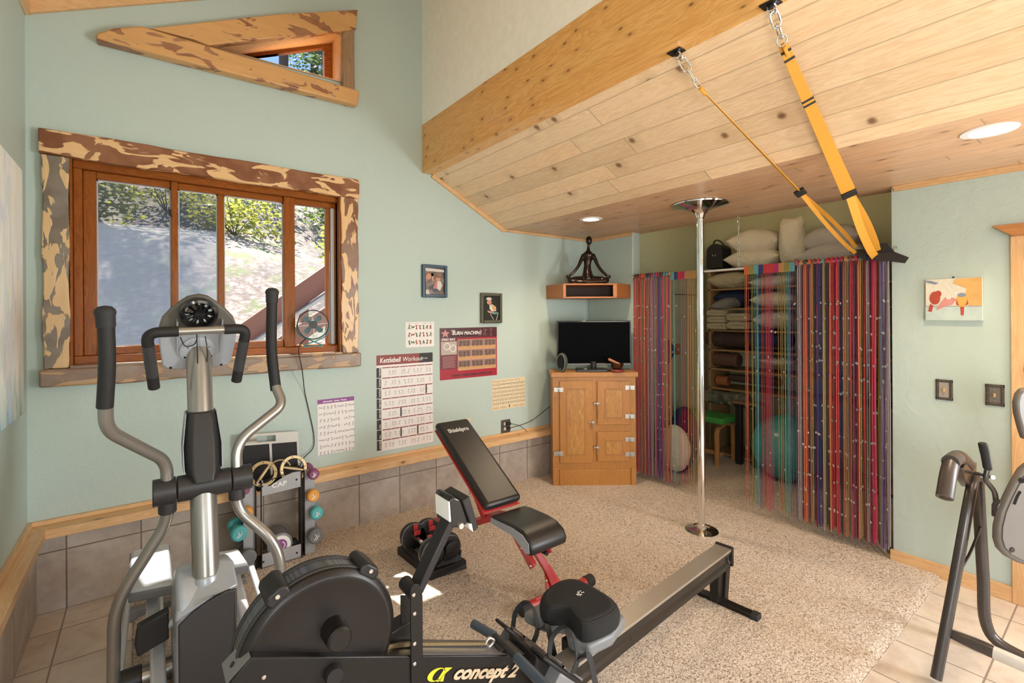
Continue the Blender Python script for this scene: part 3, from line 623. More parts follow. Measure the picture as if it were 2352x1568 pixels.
# console shell seen from behind
cn = Vector((0, -1, -.42)).normalized(); cp = Vector((EX, 2.56, 1.60))
top = [(364, 757), (372, 733), (392, 712), (411, 697), (432, 684), (457, 679), (478, 683), (500, 697), (519, 712), (537, 731), (545, 752)]
bot = [(545, 752), (540, 790), (531, 828), (522, 838), (480, 846), (432, 850), (383, 847), (372, 838), (366, 795), (364, 757)]
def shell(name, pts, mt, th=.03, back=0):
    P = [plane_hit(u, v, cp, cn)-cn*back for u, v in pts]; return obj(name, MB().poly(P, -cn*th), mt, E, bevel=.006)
con = shell('console_shell', bot, SILVP)
shell('console_hood', top, mat('console_shell_shaded', (.12, .11, .095), .5), .034)  # same plastic as the shell below, its colour darkened for shade
cc = [plane_hit(u, v, cp, cn) for u, v in bot]; cx_ = sum((p for p in cc), Vector())/len(cc)
obj('console_face', MB().poly([lerp(p, cx_, .06)-cn*.03 for p in cc], -cn*.02), BLACKP, E, bevel=.004)
def fin(u0, v0, u1, v1, wd=.006, ht=.03):
    a, b = plane_hit(u0, v0, cp, cn), plane_hit(u1, v1, cp, cn); mb = MB().poly([a, a+cn*ht, lerp(a, b, .55)+cn*ht*.8, b], (wd, 0, 0)); obj('rib', mb, SILVP, E, bevel=.001)
fin(405, 732, 405, 818); fin(508, 730, 502, 812)
fl = plane_hit(455, 805, cp, cn); obj('mast_flange', MB().lathe([(.052, 0), (.07, .0), (.07, .008), (.052, .012)], fl, cn, 32), SILVP, E)
for u, v in ((431, 796), (480, 794), (425, 818), (484, 815), (392, 844), (508, 837)):
    p = plane_hit(u, v, cp, cn); obj('console_bolt', MB().lathe([(0, -.003), (.0055, -.003), (.0055, .011 if v < 830 else .003), (.003, .012 if v < 830 else .004), (0, .012 if v < 830 else .004)], p, cn, 12), BLACKM, E)
# fixed handlebar
hp = [onY(352, 893, 2.60), onY(336, 764, 2.44), onY(566, 754, 2.44), onY(541, 876, 2.60)]
hp[0] = onY(354, 890, 2.56); hp[3] = onY(543, 874, 2.56)
path = fillet([hp[0], lerp(hp[1], hp[0], .0), hp[2], hp[3]], .045, 8)
hb = obj('handlebar', MB().sweep(path, .0165, 18), SILV, E)
L = fillet([hp[0], hp[1], lerp(hp[1], hp[2], .30)], .045, 8); R_ = fillet([hp[3], hp[2], lerp(hp[2], hp[1], .24)], .045, 8)
obj('foam_sleeve', MB().sweep(L, .0215, 18), FOAM, hb); obj('foam_sleeve', MB().sweep(R_, .0215, 18), FOAM, hb)
for p, q in ((hp[0], hp[1]), (hp[3], hp[2])):
    obj('pulse_sensor', MB().cyl(lerp(p, q, .22), lerp(p, q, .78), .0222, 18), mat('sensor_metal', (.07, .07, .075), .35, metal=.5), hb)
# little fan hanging on the console
fanc = plane_hit(456, 714, cp, cn)+cn*.03
ff = obj('fan_housing', MB().lathe([(.052, .012), (.058, .022), (.069, .018), (.0735, 0), (.07, -.02), (.055, -.028), (0, -.03), (0, -.02), (.05, -.018), (.052, .012)], fanc, cn, 40), BLACKG, E)
obj('fan_hub', MB().lathe([(0, .016), (.018, .016), (.022, .01), (.022, -.018), (0, -.018)], fanc, cn), BLACKG, ff)
a_, b_ = frame(cn); mb = MB()
for k in range(9):
    t = 2*pi*k/9; d_ = a_*cos(t)+b_*sin(t); e_ = -a_*sin(t)+b_*cos(t)
    mb.poly([fanc+d_*.02-e_*.003, fanc+d_*.05-e_*.010-cn*.004, fanc+d_*.051+e_*.006+cn*.006, fanc+d_*.02+e_*.004+cn*.002], cn*.002)
obj('fan_blades', mb, BLACKG, ff)
mb = MB()
for k in range(10):
    t = 2*pi*(k+.5)/10; d_ = a_*cos(t)+b_*sin(t); e_ = -a_*sin(t)+b_*cos(t)
    mb.poly([fanc+d_*.035-e_*.005-cn*.012, fanc+d_*.049-e_*.009-cn*.012, fanc+d_*.049+e_*.004-cn*.012, fanc+d_*.037+e_*.003-cn*.012], cn*.002)
obj('fan_vanes', mb, mat('vane_glint', (.75, .78, .8), .3), ff)  # pale colour stands for the reflections of chrome vanes
q0 = plane_hit(450, 750, cp, cn)+cn*.05
cord = smooth_path([q0, q0+Vector((0, -.01, -.06)), plane_hit(452, 830, cp, cn)+cn*.06, plane_hit(455, 846, cp, cn)+cn*.06, plane_hit(468, 838, cp, cn)+cn*.06, plane_hit(474, 800, cp, cn)+cn*.05, plane_hit(470, 765, cp, cn)+cn*.03], 8)
obj('cable', MB().sweep(cord, .0022, 8), BLACKP, E)
cord = smooth_path([plane_hit(414, 772, cp, cn)+cn*.01, plane_hit(425, 790, cp, cn)+cn*.02, plane_hit(445, 784, cp, cn)+cn*.03, plane_hit(452, 768, cp, cn)+cn*.03], 8)
obj('cable', MB().sweep(cord, .0022, 8), BLACKP, E)
# drive housing
prof = [(2.24, .02), (2.225, .30), (2.235, .50), (2.245, .535), (2.30, .60), (2.36, .625), (2.47, .60), (2.62, .50), (2.75, .36), (2.80, .2), (2.80, .03)]
hs = obj('drive_housing', MB().poly([(.088, y, z) for y, z in prof], (.202, 0, 0)), SILVP, E, bevel=.024, seg=4)
obj('front_cover', MB().poly([(.092, 2.236, .02), (.287, 2.236, .02), (.287, 2.222, .30), (.287, 2.231, .555), (.245, 2.231, .558), (.19, 2.231, .54), (.14, 2.231, .515), (.092, 2.231, .48), (.092, 2.222, .30)], (0, -.016, 0)), mat('elliptical_charcoal', (.035, .032, .034), .45, bump=.2, scale=90), E, bevel=.006)
obj('housing_cap', MB().poly([(.082, 2.228, .49), (.14, 2.215, .525), (.192, 2.212, .55), (.24, 2.215, .562), (.296, 2.228, .562), (.286, 2.32, .635), (.192, 2.36, .645), (.098, 2.32, .60)], (0, .03, -.02)), SILVP, E, bevel=.01)
obj('mast_socket', MB().lathe([(.052, -.02), (.056, .0), (.053, .014), (.049, .016)], lerp(mb_, mt_, .075), mt_-mb_, 28), SILVP, E)
# pedals, links and rails
def pedal(c4, zt, mt):
    P = [onZ(u, v, zt) for u, v in c4]; o_ = obj('pedal', MB().poly([p-Vector((0, 0, .035)) for p in P], (0, 0, .035)), mt, E, bevel=.014, seg=3)
    cen_ = sum(P, Vector())/4; rim = MB().poly([lerp(p, cen_, -.05)-Vector((0, 0, .055)) for p in P], (0, 0, .038)); obj('pedal_base', rim, MGREY, o_, bevel=.006); return cen_, P
cL, PL = pedal([(297, 1355), (397, 1335), (388, 1245), (300, 1264)], .43, LGREY)
cR, PR = pedal([(490, 1305), (570, 1290), (548, 1258), (485, 1268)], .35, LGREY)
LINK = mat('link_silver', (.62, .63, .66), .35, metal=.2)
obj('pedal_arm', MB().beam((.035, 3.3, .30), (.035, 2.42, .10), .055, .06), LINK, E, bevel=.012)
obj('pedal_arm', MB().beam((.385, 3.25, .25), (.385, 2.40, .10), .05, .055), LINK, E, bevel=.012)
p0, p1 = onZ(577, 1302, .27), onZ(604, 1385, .16); obj('guide_rail', MB().beam(p0, lerp(p0, p1, 2.0), .028, .028), LINK, E, bevel=.006)
p0, p1 = onZ(536, 1320, .2), onZ(549, 1400, .12); obj('guide_rail', MB().beam(p0, lerp(p0, p1, 1.7), .022, .022), LINK, E, bevel=.005)
p0, p1 = onZ(296, 1375, .2), onZ(282, 1500, .12); obj('guide_rail', MB().beam(p0, lerp(p0, p1, 1.3), .022, .022), LINK, E, bevel=.005)
q = [onX(313, 1412, -.02)]
ck = MB().poly([(-.035, 2.60, .20), (.075, 2.60, .235), (.075, 2.60, .36), (-.035, 2.60, .325), (-.045, 2.60, .26)], (0, .05, 0)); obj('crank_cover', ck, DGREY, E, bevel=.006)
obj('crank_arm', MB().cyl((.05, 2.62, .28), (.10, 2.62, .30), .018).beam((.02, 2.66, .30), (.02, 2.9, .32), .05, .04), LGREY, E, bevel=.004)
for a, b in ((-.02, .10), (.28, .40)): obj('stabilizer', MB().cyl((a, 2.70, .055), (b, 2.70, .055), .05, 28), SILV, E)
for a, b in ((-.12, -.02), (.40, .48)): obj('stabilizer_foot', MB().cyl((a, 2.70, .055), (b, 2.70, .055), .052, 28), DGREY, E, bevel=.004)
obj('base_frame', MB().box2((.13, 2.3, .0), (.25, 3.35, .05)).box2((-.1, 3.32, 0), (.48, 3.38, .06)), MGREY, E, bevel=.006)

# ================================================================ rowing machine
RM = thing('rowing_machine', 'long black and silver rowing machine lying across the front of the carpet', 'rowing machine', (1.5, 1.42, 0))
YN, YFR = 1.42, 1.497; WC = Vector((.392, 0, .712)); WR = .2185
def ringz(y0, y1, r0, r1, mt, name, par, n=64, bev=.002):
    mb = MB(); vs = []
    for k in range(n):
        t = 2*pi*k/n; d_ = Vector((cos(t), 0, sin(t)))
        for r_, y in ((r0, y0), (r1, y0), (r1, y1), (r0, y1)): vs.append(Vector((WC.x, y, WC.z))+d_*r_)
    mb.add(vs, [(k*4+j, ((k+1) % n)*4+j, ((k+1) % n)*4+(j+1) % 4, k*4+(j+1) % 4) for k in range(n) for j in range(4)])
    return obj(name, mb, mt, par, bevel=bev)
mesh_m = NT('perforated_cage'); _g = mesh_m.n('TexCoord'); _v = mesh_m.n('TexVoronoi', i_Scale=260, i_Randomness=0.0); mesh_m.t.links.new(_g.outputs['Object'], _v.inputs['Vector'])
PERF = mesh_m.out(mesh_m.mix(mesh_m.ramp(_v.outputs['Distance'], [(.2, (0, 0, 0)), (.5, (1, 1, 1))]), (.30, .31, .34), (.10, .10, .11)), .35, .6)
fw = ringz(YN+.012, YFR-.01, WR-.012, WR-.004, PERF, 'flywheel_cage', RM)
ringz(YN, YN+.014, WR-.02, WR, DGREY, 'cage_rim', fw); ringz(YFR-.012, YFR+.004, WR-.02, WR, DGREY, 'cage_rim', fw)
COVER = mat('flywheel_cover_black', (.012, .009, .008), .34, bump=.04, scale=120, spec=.35)
obj('side_cover', MB().lathe([(WR-.004, .0), (WR-.006, .010), (WR-.018, .020), (WR-.026, .0225), (WR-.034, .0195), (.08, .022), (.055, .026), (.0, .026)], (WC.x, YN, WC.z), (0, -1, 0), 72), COVER, fw)
obj('side_cover', MB().lathe([(WR-.004, 0), (WR-.02, .02), (.05, .025), (0, .025)], (WC.x, YFR, WC.z), (0, 1, 0), 64), COVER, fw)
def clamp(u, v):
    p = onY(u, v, YN); ang = atan2(p.z-WC.z, p.x-WC.x); d_ = Vector((cos(ang), 0, sin(ang))); e_ = Vector((-sin(ang), 0, cos(ang))); c = Vector((WC.x, YN, WC.z))+d_*(WR+.006)
    mb = MB().poly([c-e_*.028-d_*.022+Vector((0, -.018, 0)), c-e_*.034-d_*.0+Vector((0, -.018, 0)), c-e_*.02+d_*.016+Vector((0, -.018, 0)), c+e_*.02+d_*.016+Vector((0, -.018, 0)), c+e_*.034+Vector((0, -.018, 0)), c+e_*.028-d_*.022+Vector((0, -.018, 0))], (0, .11, 0))
    k = obj('clamp', mb, BLACKP, fw, bevel=.007, seg=3); obj('clamp_bolt', MB().lathe([(0, .004), (.006, .004), (.006, -.004), (0, -.004)], c+Vector((0, -.019, 0)), (0, -1, 0), 10), STEEL, fw)
clamp(625, 1352); clamp(838, 1318)
hub = onY(762, 1448, YN-.03)
obj('axle_boss', MB().lathe([(.040, -.01), (.036, .0), (.034, .045), (.0335, .062), (.028, .067), (0, .067)], (hub.x+.006, YN-.02, hub.z), (0, -1, 0), 28), COVER, fw)
# sloping box frame: near face at YB0, far face at YB1
YB0, YB1 = 1.372, 1.462
A = onY(577, 1509, YB0); B = onY(935, 1506, YB0); sl = (B.z-A.z)/(B.x-A.x); SD = Vector((1, 0, sl)).normalized(); ND = Vector((-sl, 0, 1)).normalized()
def onbox(x, h=0): return A+SD*((x-A.x)/SD.x)+ND*h
e0 = onY(528, 1566, YB0)
fr = obj('front_frame', MB().poly([A, onbox(.675), onbox(.675, -.16), A-ND*.17+SD*.03, Vector((e0.x, YB0, e0.z)), ], (0, YB1-YB0, 0)), BLACKM, RM, bevel=.004)
obj('frame_knob', MB().lathe([(.026, 0), (.025, .018), (.022, .024), (0, .024)], onY(764, 1543, YB0), (0, -1, 0), 24), BLACKP, fr)
ep = [A+Vector((-.001, 0, 0)), A+Vector((-.001, .09, 0)), Vector((e0.x-.004, YB0+.09, e0.z)), Vector((e0.x-.004, YB0, e0.z))]
obj('end_flange', MB().poly(ep, (-.004, 0, -.003)), MGREY, fr, bevel=.001)
obj('flange_hole', MB().lathe([(0, .001), (.007, .001), (.007, -.001), (0, -.001)], (lerp(A, e0, .62)+Vector((-.008, .045, -.002))), (-.8, 0, .6), 14), BLACKG, fr)
def rivet(u, v, y, r=.0055, par=None):
    obj('bolt', MB().lathe([(0, .004), (r*.6, .004), (r, .002), (r, -.003), (0, -.003)], onY(u, v, y), (0, -1, 0), 12), STEEL, par or fr)
rivet(606, 1555, YB0)
# chain from cage to handle
ch0 = onY(815, 1493, YN-.01); ch1 = onY(940, 1478, 1.42); ch2 = onY(1117, 1477, 1.42)
CH = NT('chain_brass'); _w = CH.n('TexWave', i_Scale=55.0, bands_direction='X'); CH.t.links.new(CH.coord(), _w.inputs['Vector']); CH = CH.out(CH.mix(_w.outputs[0], (.09, .06, .03), (.50, .36, .18)), .35, .8)
obj('chain', MB().beam(ch0, ch1, .008, .012).beam(ch1, ch2, .008, .009), CH, RM)
# rear half of the box with lettering
bx = obj('logo_beam', MB().poly([onbox(.675), onbox(1.205), onbox(1.205, -.13), onbox(.675, -.16)], (0, YB1-YB0, 0)), BLACKM, RM, bevel=.004)
obj('beam_top_plate', MB().poly([onbox(.68, .002), onbox(1.2, .002), onbox(1.2, .002)+Vector((0, YB1-YB0, 0)), onbox(.68, .002)+Vector((0, YB1-YB0, 0))], ND*.002), mat('beam_top_grey', (.10, .095, .10), .35), bx)
tp = onY(1037, 1558, YB0-.001); TB = basis(tp+Vector((0, -.003, 0)), SD, ND)
text('lettering', 'concept 2', .058, mat('lettering_tan', (.55, .42, .28), .45), bx, TB, off=.0022, shear=.35, sx=1.2)
YEL = mat('logo_yellow', (.62, .56, .03), .4)
# logo: an open ring cut by a slanted bar
mb = MB(); c = onY(1002, 1548, YB0)+Vector((0, -.003, 0)); n = 28
def lp(x, z): return c+SD*(x*.92+z*.36)+ND*z*.95
outr = [(.034*cos(t), .021*sin(t)) for t in [radians(35)+radians(290)*i/n for i in range(n+1)]]; inn = [(.006+.0185*cos(t), .0185*sin(t)) for t in [radians(50)+radians(260)*i/n for i in range(n+1)]]
for i in range(n): mb.poly([lp(*outr[i]), lp(*outr[i+1]), lp(*inn[i+1]), lp(*inn[i])], (0, .002, 0))
mb.poly([lp(.016, -.021), lp(.027, -.021), lp(.030, .021), lp(.019, .021)], (0, .002, 0)); mb.poly([lp(.030, .021), lp(.050, .021), lp(.036, .006), lp(.034, 0), lp(.045, -.021), lp(.031, -.021)], (0, .002, 0))
obj('logo', mb, YEL, bx, smooth=False)
# upright plates and monitor arm
up = MB().poly([onY(943, 1352, YB0-.006), onY(950, 1341, YB0-.006), onY(962, 1341, YB0-.006), onY(971, 1368, YB0-.006), onY(972, 1568, YB0-.006), onY(945, 1568, YB0-.006)], (0, .006, 0))
u1 = obj('upright_plate', up, BLACKM, RM, bevel=.001)
for v in (1366, 1409, 1478, 1524): rivet(950+(0 if v < 1400 else 2), v, YB0-.006, .006, u1)
up = MB().poly([p+Vector((0, .07, 0)) for p in [onY(943, 1392, YB0-.006), onY(970, 1392, YB0-.006), onY(972, 1568, YB0-.006), onY(945, 1568, YB0-.006)]], (0, .006, 0))
obj('upright_plate', up, BLACKM, RM, bevel=.001)
jn = onY(956, 1364, YB0); obj('joint_barrel', MB().cyl(jn, jn+Vector((0, .082, 0)), .023, 24), BLACKP, RM, bevel=.003)
obj('cage_bracket', MB().poly([(.59, YB0+.06, .655), (.70, YB0+.06, .675), (.70, YB0+.06, .60), (.59, YB0+.06, .58)], (0, .06, 0)), BLACKM, RM, bevel=.006)
ja = onY(955, 1352, YB0+.03); jb = onY(1030, 1192, YB0+.03)
obj('monitor_arm', MB().beam(ja, jb, .058, .026), BLACKP, RM, bevel=.005)
ad = (jb-ja).normalized()
MO = [onY(u, v, YB0-.004) for u, v in ((1034, 1210), (1017, 1190), (1009, 1140), (1012, 1130), (1030, 1124), (1060, 1133), (1076, 1141), (1079, 1135), (1098, 1213), (1088, 1222), (1070, 1204))]
mo = obj('monitor_back', MB().poly([onY(u, v, YB0) for u, v in ((1036, 1212), (1032, 1160), (1033, 1147), (1042, 1140), (1060, 1148), (1077, 1200), (1060, 1212))], (0, .10, 0)), BLACKG, RM, bevel=.006, seg=3)
obj('monitor_face', MB().poly([onY(u, v, YB0-.01) for u, v in ((1062, 1150), (1079, 1139), (1100, 1212), (1087, 1222))], (0, .125, 0)), BLACKP, mo, bevel=.004)
lb = MB().poly([onY(u, v, YB0+.0) for u, v in ((1036, 1198), (1033, 1152), (1030, 1152), (1032, 1198))], (0, .09, 0)); obj('back_label', lb, INKW, mo)
obj('lower_label', MB().poly([onY(u, v, YB0-.011) for u, v in ((1076, 1204), (1083, 1202), (1087, 1221), (1079, 1214))], (0, .1, 0)), INKW, mo)
obj('hinge_bolt', MB().lathe([(0, .006), (.009, .006), (.011, 0), (0, 0)], onY(1058, 1207, YB0), (0, -1, 0), 14), STEEL, mo)
# handle on its rest, with chain shackle
hz_ = .46; HL = onZ(1087, 1432, hz_); HM = onZ(1140, 1463, hz_); HM2 = onZ(1178, 1500, hz_-.0); HR = onZ(1262, 1585, hz_)
h = obj('handle', MB().sweep(fillet([HL, HM, HM2, HR], .03), .0135, 18), DGREY, RM)
obj('grip', MB().sweep(fillet([HL, lerp(HL, HM, .55), lerp(HL, HM, .92)], .02), .0165, 20), mat('handle_grip_blue_black', (.055, .075, .10), .38), h)
obj('grip', MB().sweep([lerp(HM2, HR, .12), lerp(HM2, HR, .5), HR], .0175, 20), mat('handle_grip_blue', (.055, .075, .10), .38), h)
obj('shackle', MB().sweep(smooth_path([ch2+Vector((-.005, 0, .0)), ch2+Vector((.012, .0, .014)), ch2+Vector((.03, -.005, 0)), ch2+Vector((.012, 0, -.016)), ch2], 5), .005, 8), STEEL, h)
hr = onY(1150, 1492, 1.40); obj('handle_rest', MB().box(hr+Vector((.01, .01, -.005)), (.05, .05, .03)).box(hr+Vector((.0, .02, -.022)), (.11, .075, .008)), BLACKP, RM, bevel=.006)
# foot stretchers
FP = mat('foot_plate_grey', (.20, .20, .205), .42)
def foot(tip, heel, wy):
    t_ = onZ(*tip, .455); h_ = onZ(*heel, .315); h_.y = t_.y; d_ = (h_-t_).normalized(); nn = Vector((0, 1, 0)).cross(d_).normalized()
    if nn.z < 0: nn = -nn
    P = []
    for a, b in ((0, .30), (.12, .46), (.45, .5), (.85, .5), (1.15, .38), (1.3, .2), (1.3, -.2), (1.15, -.38), (.85, -.5), (.45, -.5), (.12, -.46), (0, -.30)): P.append(t_+(h_-t_)*a+Vector((0, b*wy, 0)))
    f_ = obj('foot_plate', MB().poly(P, -nn*.012), BLACKP, RM, bevel=.004)
    obj('heel_cup', MB().poly([p-nn*.012 for p in P[2:10]], -nn*.05), FP, f_, bevel=.006)
    fs_ = obj('flexfoot', MB().poly([t_+(h_-t_)*a+Vector((0, b*wy, 0))+nn*.004 for a, b in ((.5, .36), (.5, .28), (1.2, .28), (1.2, .36))], nn*.006).poly([t_+(h_-t_)*a+Vector((0, b*wy, 0))+nn*.004 for a, b in ((.5, -.36), (.5, -.28), (1.2, -.28), (1.2, -.36))], nn*.006).poly([t_+(h_-t_)*a+Vector((0, b*wy, 0))+nn*.004 for a, b in ((.5, .36), (.56, .36), (.56, -.36), (.5, -.36))], nn*.006), MGREY, f_)
    s0 = lerp(t_, h_, .7)
    st = smooth_path([s0+Vector((0, wy*.5, 0)), s0+Vector((.02, wy*.55, .06)), s0+Vector((.04, wy*.2, .115)), s0+Vector((.045, -wy*.2, .11)), s0+Vector((.03, -wy*.55, .05)), s0+Vector((.01, -wy*.5, 0))], 6)
    obj('strap', MB().ribbon(st, .024, .003, d_), BLACKR, f_)
    tl = smooth_path([s0+Vector((.03, -wy*.5, .04)), s0+Vector((.06, -wy*.75, .06)), s0+Vector((.08, -wy*.8, -.01)), s0+Vector((.10, -wy*.85, -.10))], 6)
    obj('strap_tail', MB().ribbon(tl, .024, .003, (1, 0, .3)), BLACKR, f_)
foot((1152, 1428), (1236, 1493), .115); foot((1236, 1494), (1345, 1575), .115)
obj('stretcher_bracket', MB().poly([(1.10, 1.31, .44), (1.19, 1.31, .36), (1.24, 1.31, .30), (1.15, 1.31, .28), (1.08, 1.31, .36)], (0, .17, 0)), BLACKP, RM, bevel=.008)
# monorail
r0, r1 = Vector((1.15, 1.335, .262)), Vector((2.60, 1.455, .262)); rd = (r1-r0).normalized(); ry = Vector((-rd.y, rd.x, 0))
def rail_sec(pts): return [r0+ry*a+Vector((0, 0, b)) for a, b in pts]
obj('monorail', MB().poly(rail_sec([(-.044, .068), (.044, .068), (.044, .055), (.028, .045), (.028, .0), (.04, -.012), (-.04, -.012), (-.028, 0), (-.028, .045), (-.044, .055)]), r1-r0), ALU, RM)
obj('rail_side', MB().poly(rail_sec([(-.0445, .054), (-.0445, .045), (-.030, .03), (-.030, .0), (-.0405, -.010), (-.043, -.03), (.043, -.03), (.04, -.01), (.03, 0), (.03, .03)]), (r1-r0)*.992), mat('rail_dark', (.045, .04, .035), .22, metal=.6), RM)
obj('end_cap', MB().poly([p+(r1-r0)+Vector((0, 0, .0)) for p in rail_sec([(-.05, .075), (.05, .075), (.05, -.03), (-.05, -.03)])], rd*.022), BLACKP, RM, bevel=.004)
fc = r1-rd*.01
obj('rear_leg', MB().poly([fc+ry*a+Vector((0, 0, b)) for a, b in ((-.045, -.02), (.045, -.02), (.022, -.225), (-.03, -.225))], -rd*.05).poly([fc-rd*.05+ry*a+Vector((0, 0, b)) for a, b in ((-.03, -.03), (.03, -.03), (.02, -.2), (-.02, -.2))], -rd*.06), BLACKM, RM, bevel=.004)
obj('rear_foot', MB().beam(fc-rd*.02+ry*.18+Vector((0, 0, -.232)), fc-rd*.02-ry*.17+Vector((0, 0, -.232)), .05, .03), BLACKM, RM, bevel=.004)
obj('foot_cap', MB().beam(fc-rd*.02-ry*.165+Vector((0, 0, -.23)), fc-rd*.02-ry*.205+Vector((0, 0, -.23)), .056, .034), BLACKR, RM, bevel=.005); obj('foot_cap', MB().beam(fc-rd*.02+ry*.165+Vector((0, 0, -.23)), fc-rd*.02+ry*.205+Vector((0, 0, -.23)), .056, .034), BLACKR, RM, bevel=.005)
obj('front_leg', MB().beam((.45, 1.42, .50), (.47, 1.42, .03), .07, .06).beam((.46, 1.22, .025), (.46, 1.62, .025), .06, .045), BLACKM, RM, bevel=.005)
obj('middle_leg', MB().beam((1.2, 1.37, .24), (1.2, 1.37, .03), .05, .05).beam((1.2, 1.27, .025), (1.2, 1.47, .025), .05, .04), BLACKM, RM, bevel=.005)
# seat carriage
sc_ = r0+rd*.27; sc_.z = 0
obj('seat', MB().poly([(1.265, 1.60, .345), (1.40, 1.61, .345), (1.565, 1.585, .345), (1.60, 1.45, .345), (1.585, 1.315, .345), (1.45, 1.27, .345), (1.33, 1.28, .345), (1.30, 1.36, .345), (1.35, 1.43, .345), (1.29, 1.50, .345)], (0, 0, .05)), mat('seat_grey', (.17, .175, .18), .42), RM, bevel=.014, seg=3)
obj('seat_carriage', MB().box((1.43, 1.39, .32), (.2, .09, .05)), BLACKM, RM, bevel=.004)
# cushion strapped on the seat
CU = [(1243, 1372), (1251, 1352), (1275, 1335), (1300, 1325), (1327, 1325), (1352, 1338), (1380, 1354), (1408, 1371), (1420, 1388), (1414, 1404), (1385, 1418), (1356, 1430), (1335, 1430), (1322, 1416), (1312, 1398), (1298, 1392), (1280, 1392), (1262, 1393), (1248, 1388)]
P = [onZ(u, v, .475) for u, v in CU]; cen_ = sum(P, Vector())/len(P)
vs = []; n = len(P)
for z, s_ in ((.392, .98), (.40, 1.04), (.43, 1.09), (.455, 1.07), (.470, 1.0), (.477, .90), (.480, .7)):
    vs += [Vector((cen_.x+(p.x-cen_.x)*s_, cen_.y+(p.y-cen_.y)*s_, z)) for p in P]
fs = [tuple(range(n))[::-1], tuple(range(6*n, 7*n))]+[(i*n+k, i*n+(k+1) % n, (i+1)*n+(k+1) % n, (i+1)*n+k) for i in range(6) for k in range(n)]
CUM = NT('cushion_mesh_black'); _w = CUM.n('TexWave', i_Scale=60.0, bands_direction='Z'); CUM.t.links.new(CUM.coord(), _w.inputs['Vector']); CUM.bump(_w.outputs[0], .5, .003); CUM = CUM.out(CUM.mix(_w.outputs[0], (.006, .006, .006), (.014, .013, .013)), .85)
tcu = thing('seat_cushion', 'thick black U-shaped cushion strapped onto the rower seat', 'cushion', (cen_.x, cen_.y, .395))
obj('pad', MB().add(vs, fs), CUM, tcu, sub=1)
lg = onZ(1330, 1366, .482)+Vector((0, 0, .003)); mb = MB()
for a, b, c_, d_ in ((-.012, -.004, .012, .010), (-.004, -.012, .006, .016), (-.010, .008, .010, -.008), (.010, .014, .014, .018), (.016, .004, .022, .0), (.018, .016, .024, .012), (.024, -.004, .028, .002)):
    mb.beam(lg+Vector((a, b, 0)), lg+Vector((c_, d_, 0)), .0028, .001)
obj('embroidery', mb, INKW, tcu)

# ================================================================ weight bench
BX = 1.76
BN = thing('weight_bench', 'adjustable red framed weight bench with black vinyl pads behind the rower', 'weight bench', (BX, 2.6, 0))
fy = 2.045
obj('foot_tube', MB().cyl((1.655, fy, .055), (2.07, fy-.02, .055), .03, 24), RED, BN)
obj('foot_cap', MB().cyl((1.60, fy, .055), (1.66, fy, .055), .034, 24), BLACKR, BN, bevel=.004); obj('foot_cap', MB().cyl((2.07, fy-.02, .055), (2.13, fy-.02, .055), .034, 24), BLACKR, BN, bevel=.004)
obj('foot_tube', MB().cyl((1.58, 3.32, .05), (1.96, 3.32, .05), .028, 20), RED, BN); obj('foot_cap', MB().cyl((1.53, 3.32, .05), (1.58, 3.32, .05), .032, 20), BLACKR, BN); obj('foot_cap', MB().cyl((1.96, 3.32, .05), (2.01, 3.32, .05), .032, 20), BLACKR, BN)
ch = MB().sweep(fillet([(1.86, 2.055, .07), (1.84, 2.09, .17), (1.785, 2.17, .31), (1.76, 2.27, .40), (1.755, 2.42, .415), (1.755, 2.75, .25), (1.755, 3.32, .065)], .06), .028, 4, sq=1.0)
obj('main_frame', ch, RED, BN, bevel=.004)
obj('gusset', MB().poly([(1.80, 2.06, .085), (1.92, 2.06, .085), (1.86, 2.10, .20), (1.82, 2.10, .20)], (0, .006, 0)), RED, BN)
obj('seat_support', MB().beam((1.72, 2.08, .24), (1.72, 2.30, .41), .03, .045).beam((1.81, 2.05, .30), (1.80, 2.10, .40), .012, .05), RED, BN, bevel=.003)
obj('adjuster_bar', MB().beam((1.755, 2.62, .33), (1.755, 2.86, .62), .03, .04), RED, BN, bevel=.003)
obj('adjust_knob', MB().cyl((1.80, 2.09, .30), (1.80, 2.055, .30), .014, 14), BLACKP, BN)
mb = MB()
for p in ((1.70, 2.08, .25), (1.79, 2.05, .15), (1.80, 2.05, .10), (1.66, 2.11, .35)): mb.ball(p, .008, 6)
obj('frame_bolts', mb, STEEL, BN)
def pad(name, o_, d_, w0, w1, ln, th, mats, par, curve=False):
    d_ = Vector(d_).normalized(); x_ = Vector((1, 0, 0)); n_ = x_.cross(d_).normalized()
    if n_.z < 0: n_ = -n_
    o_ = Vector(o_); n = 12; mb = MB(); vs = []
    prof = [(0, 0), (ln*.05, 0), (ln*.5, 0), (ln*.95, 0), (ln, 0)]
    mb.poly([o_-x_*w0/2, o_+x_*w0/2, o_+x_*w1/2+d_*ln, o_-x_*w1/2+d_*ln], n_*th)
    return obj(name, mb, mats, par, bevel=.028, seg=5), n_
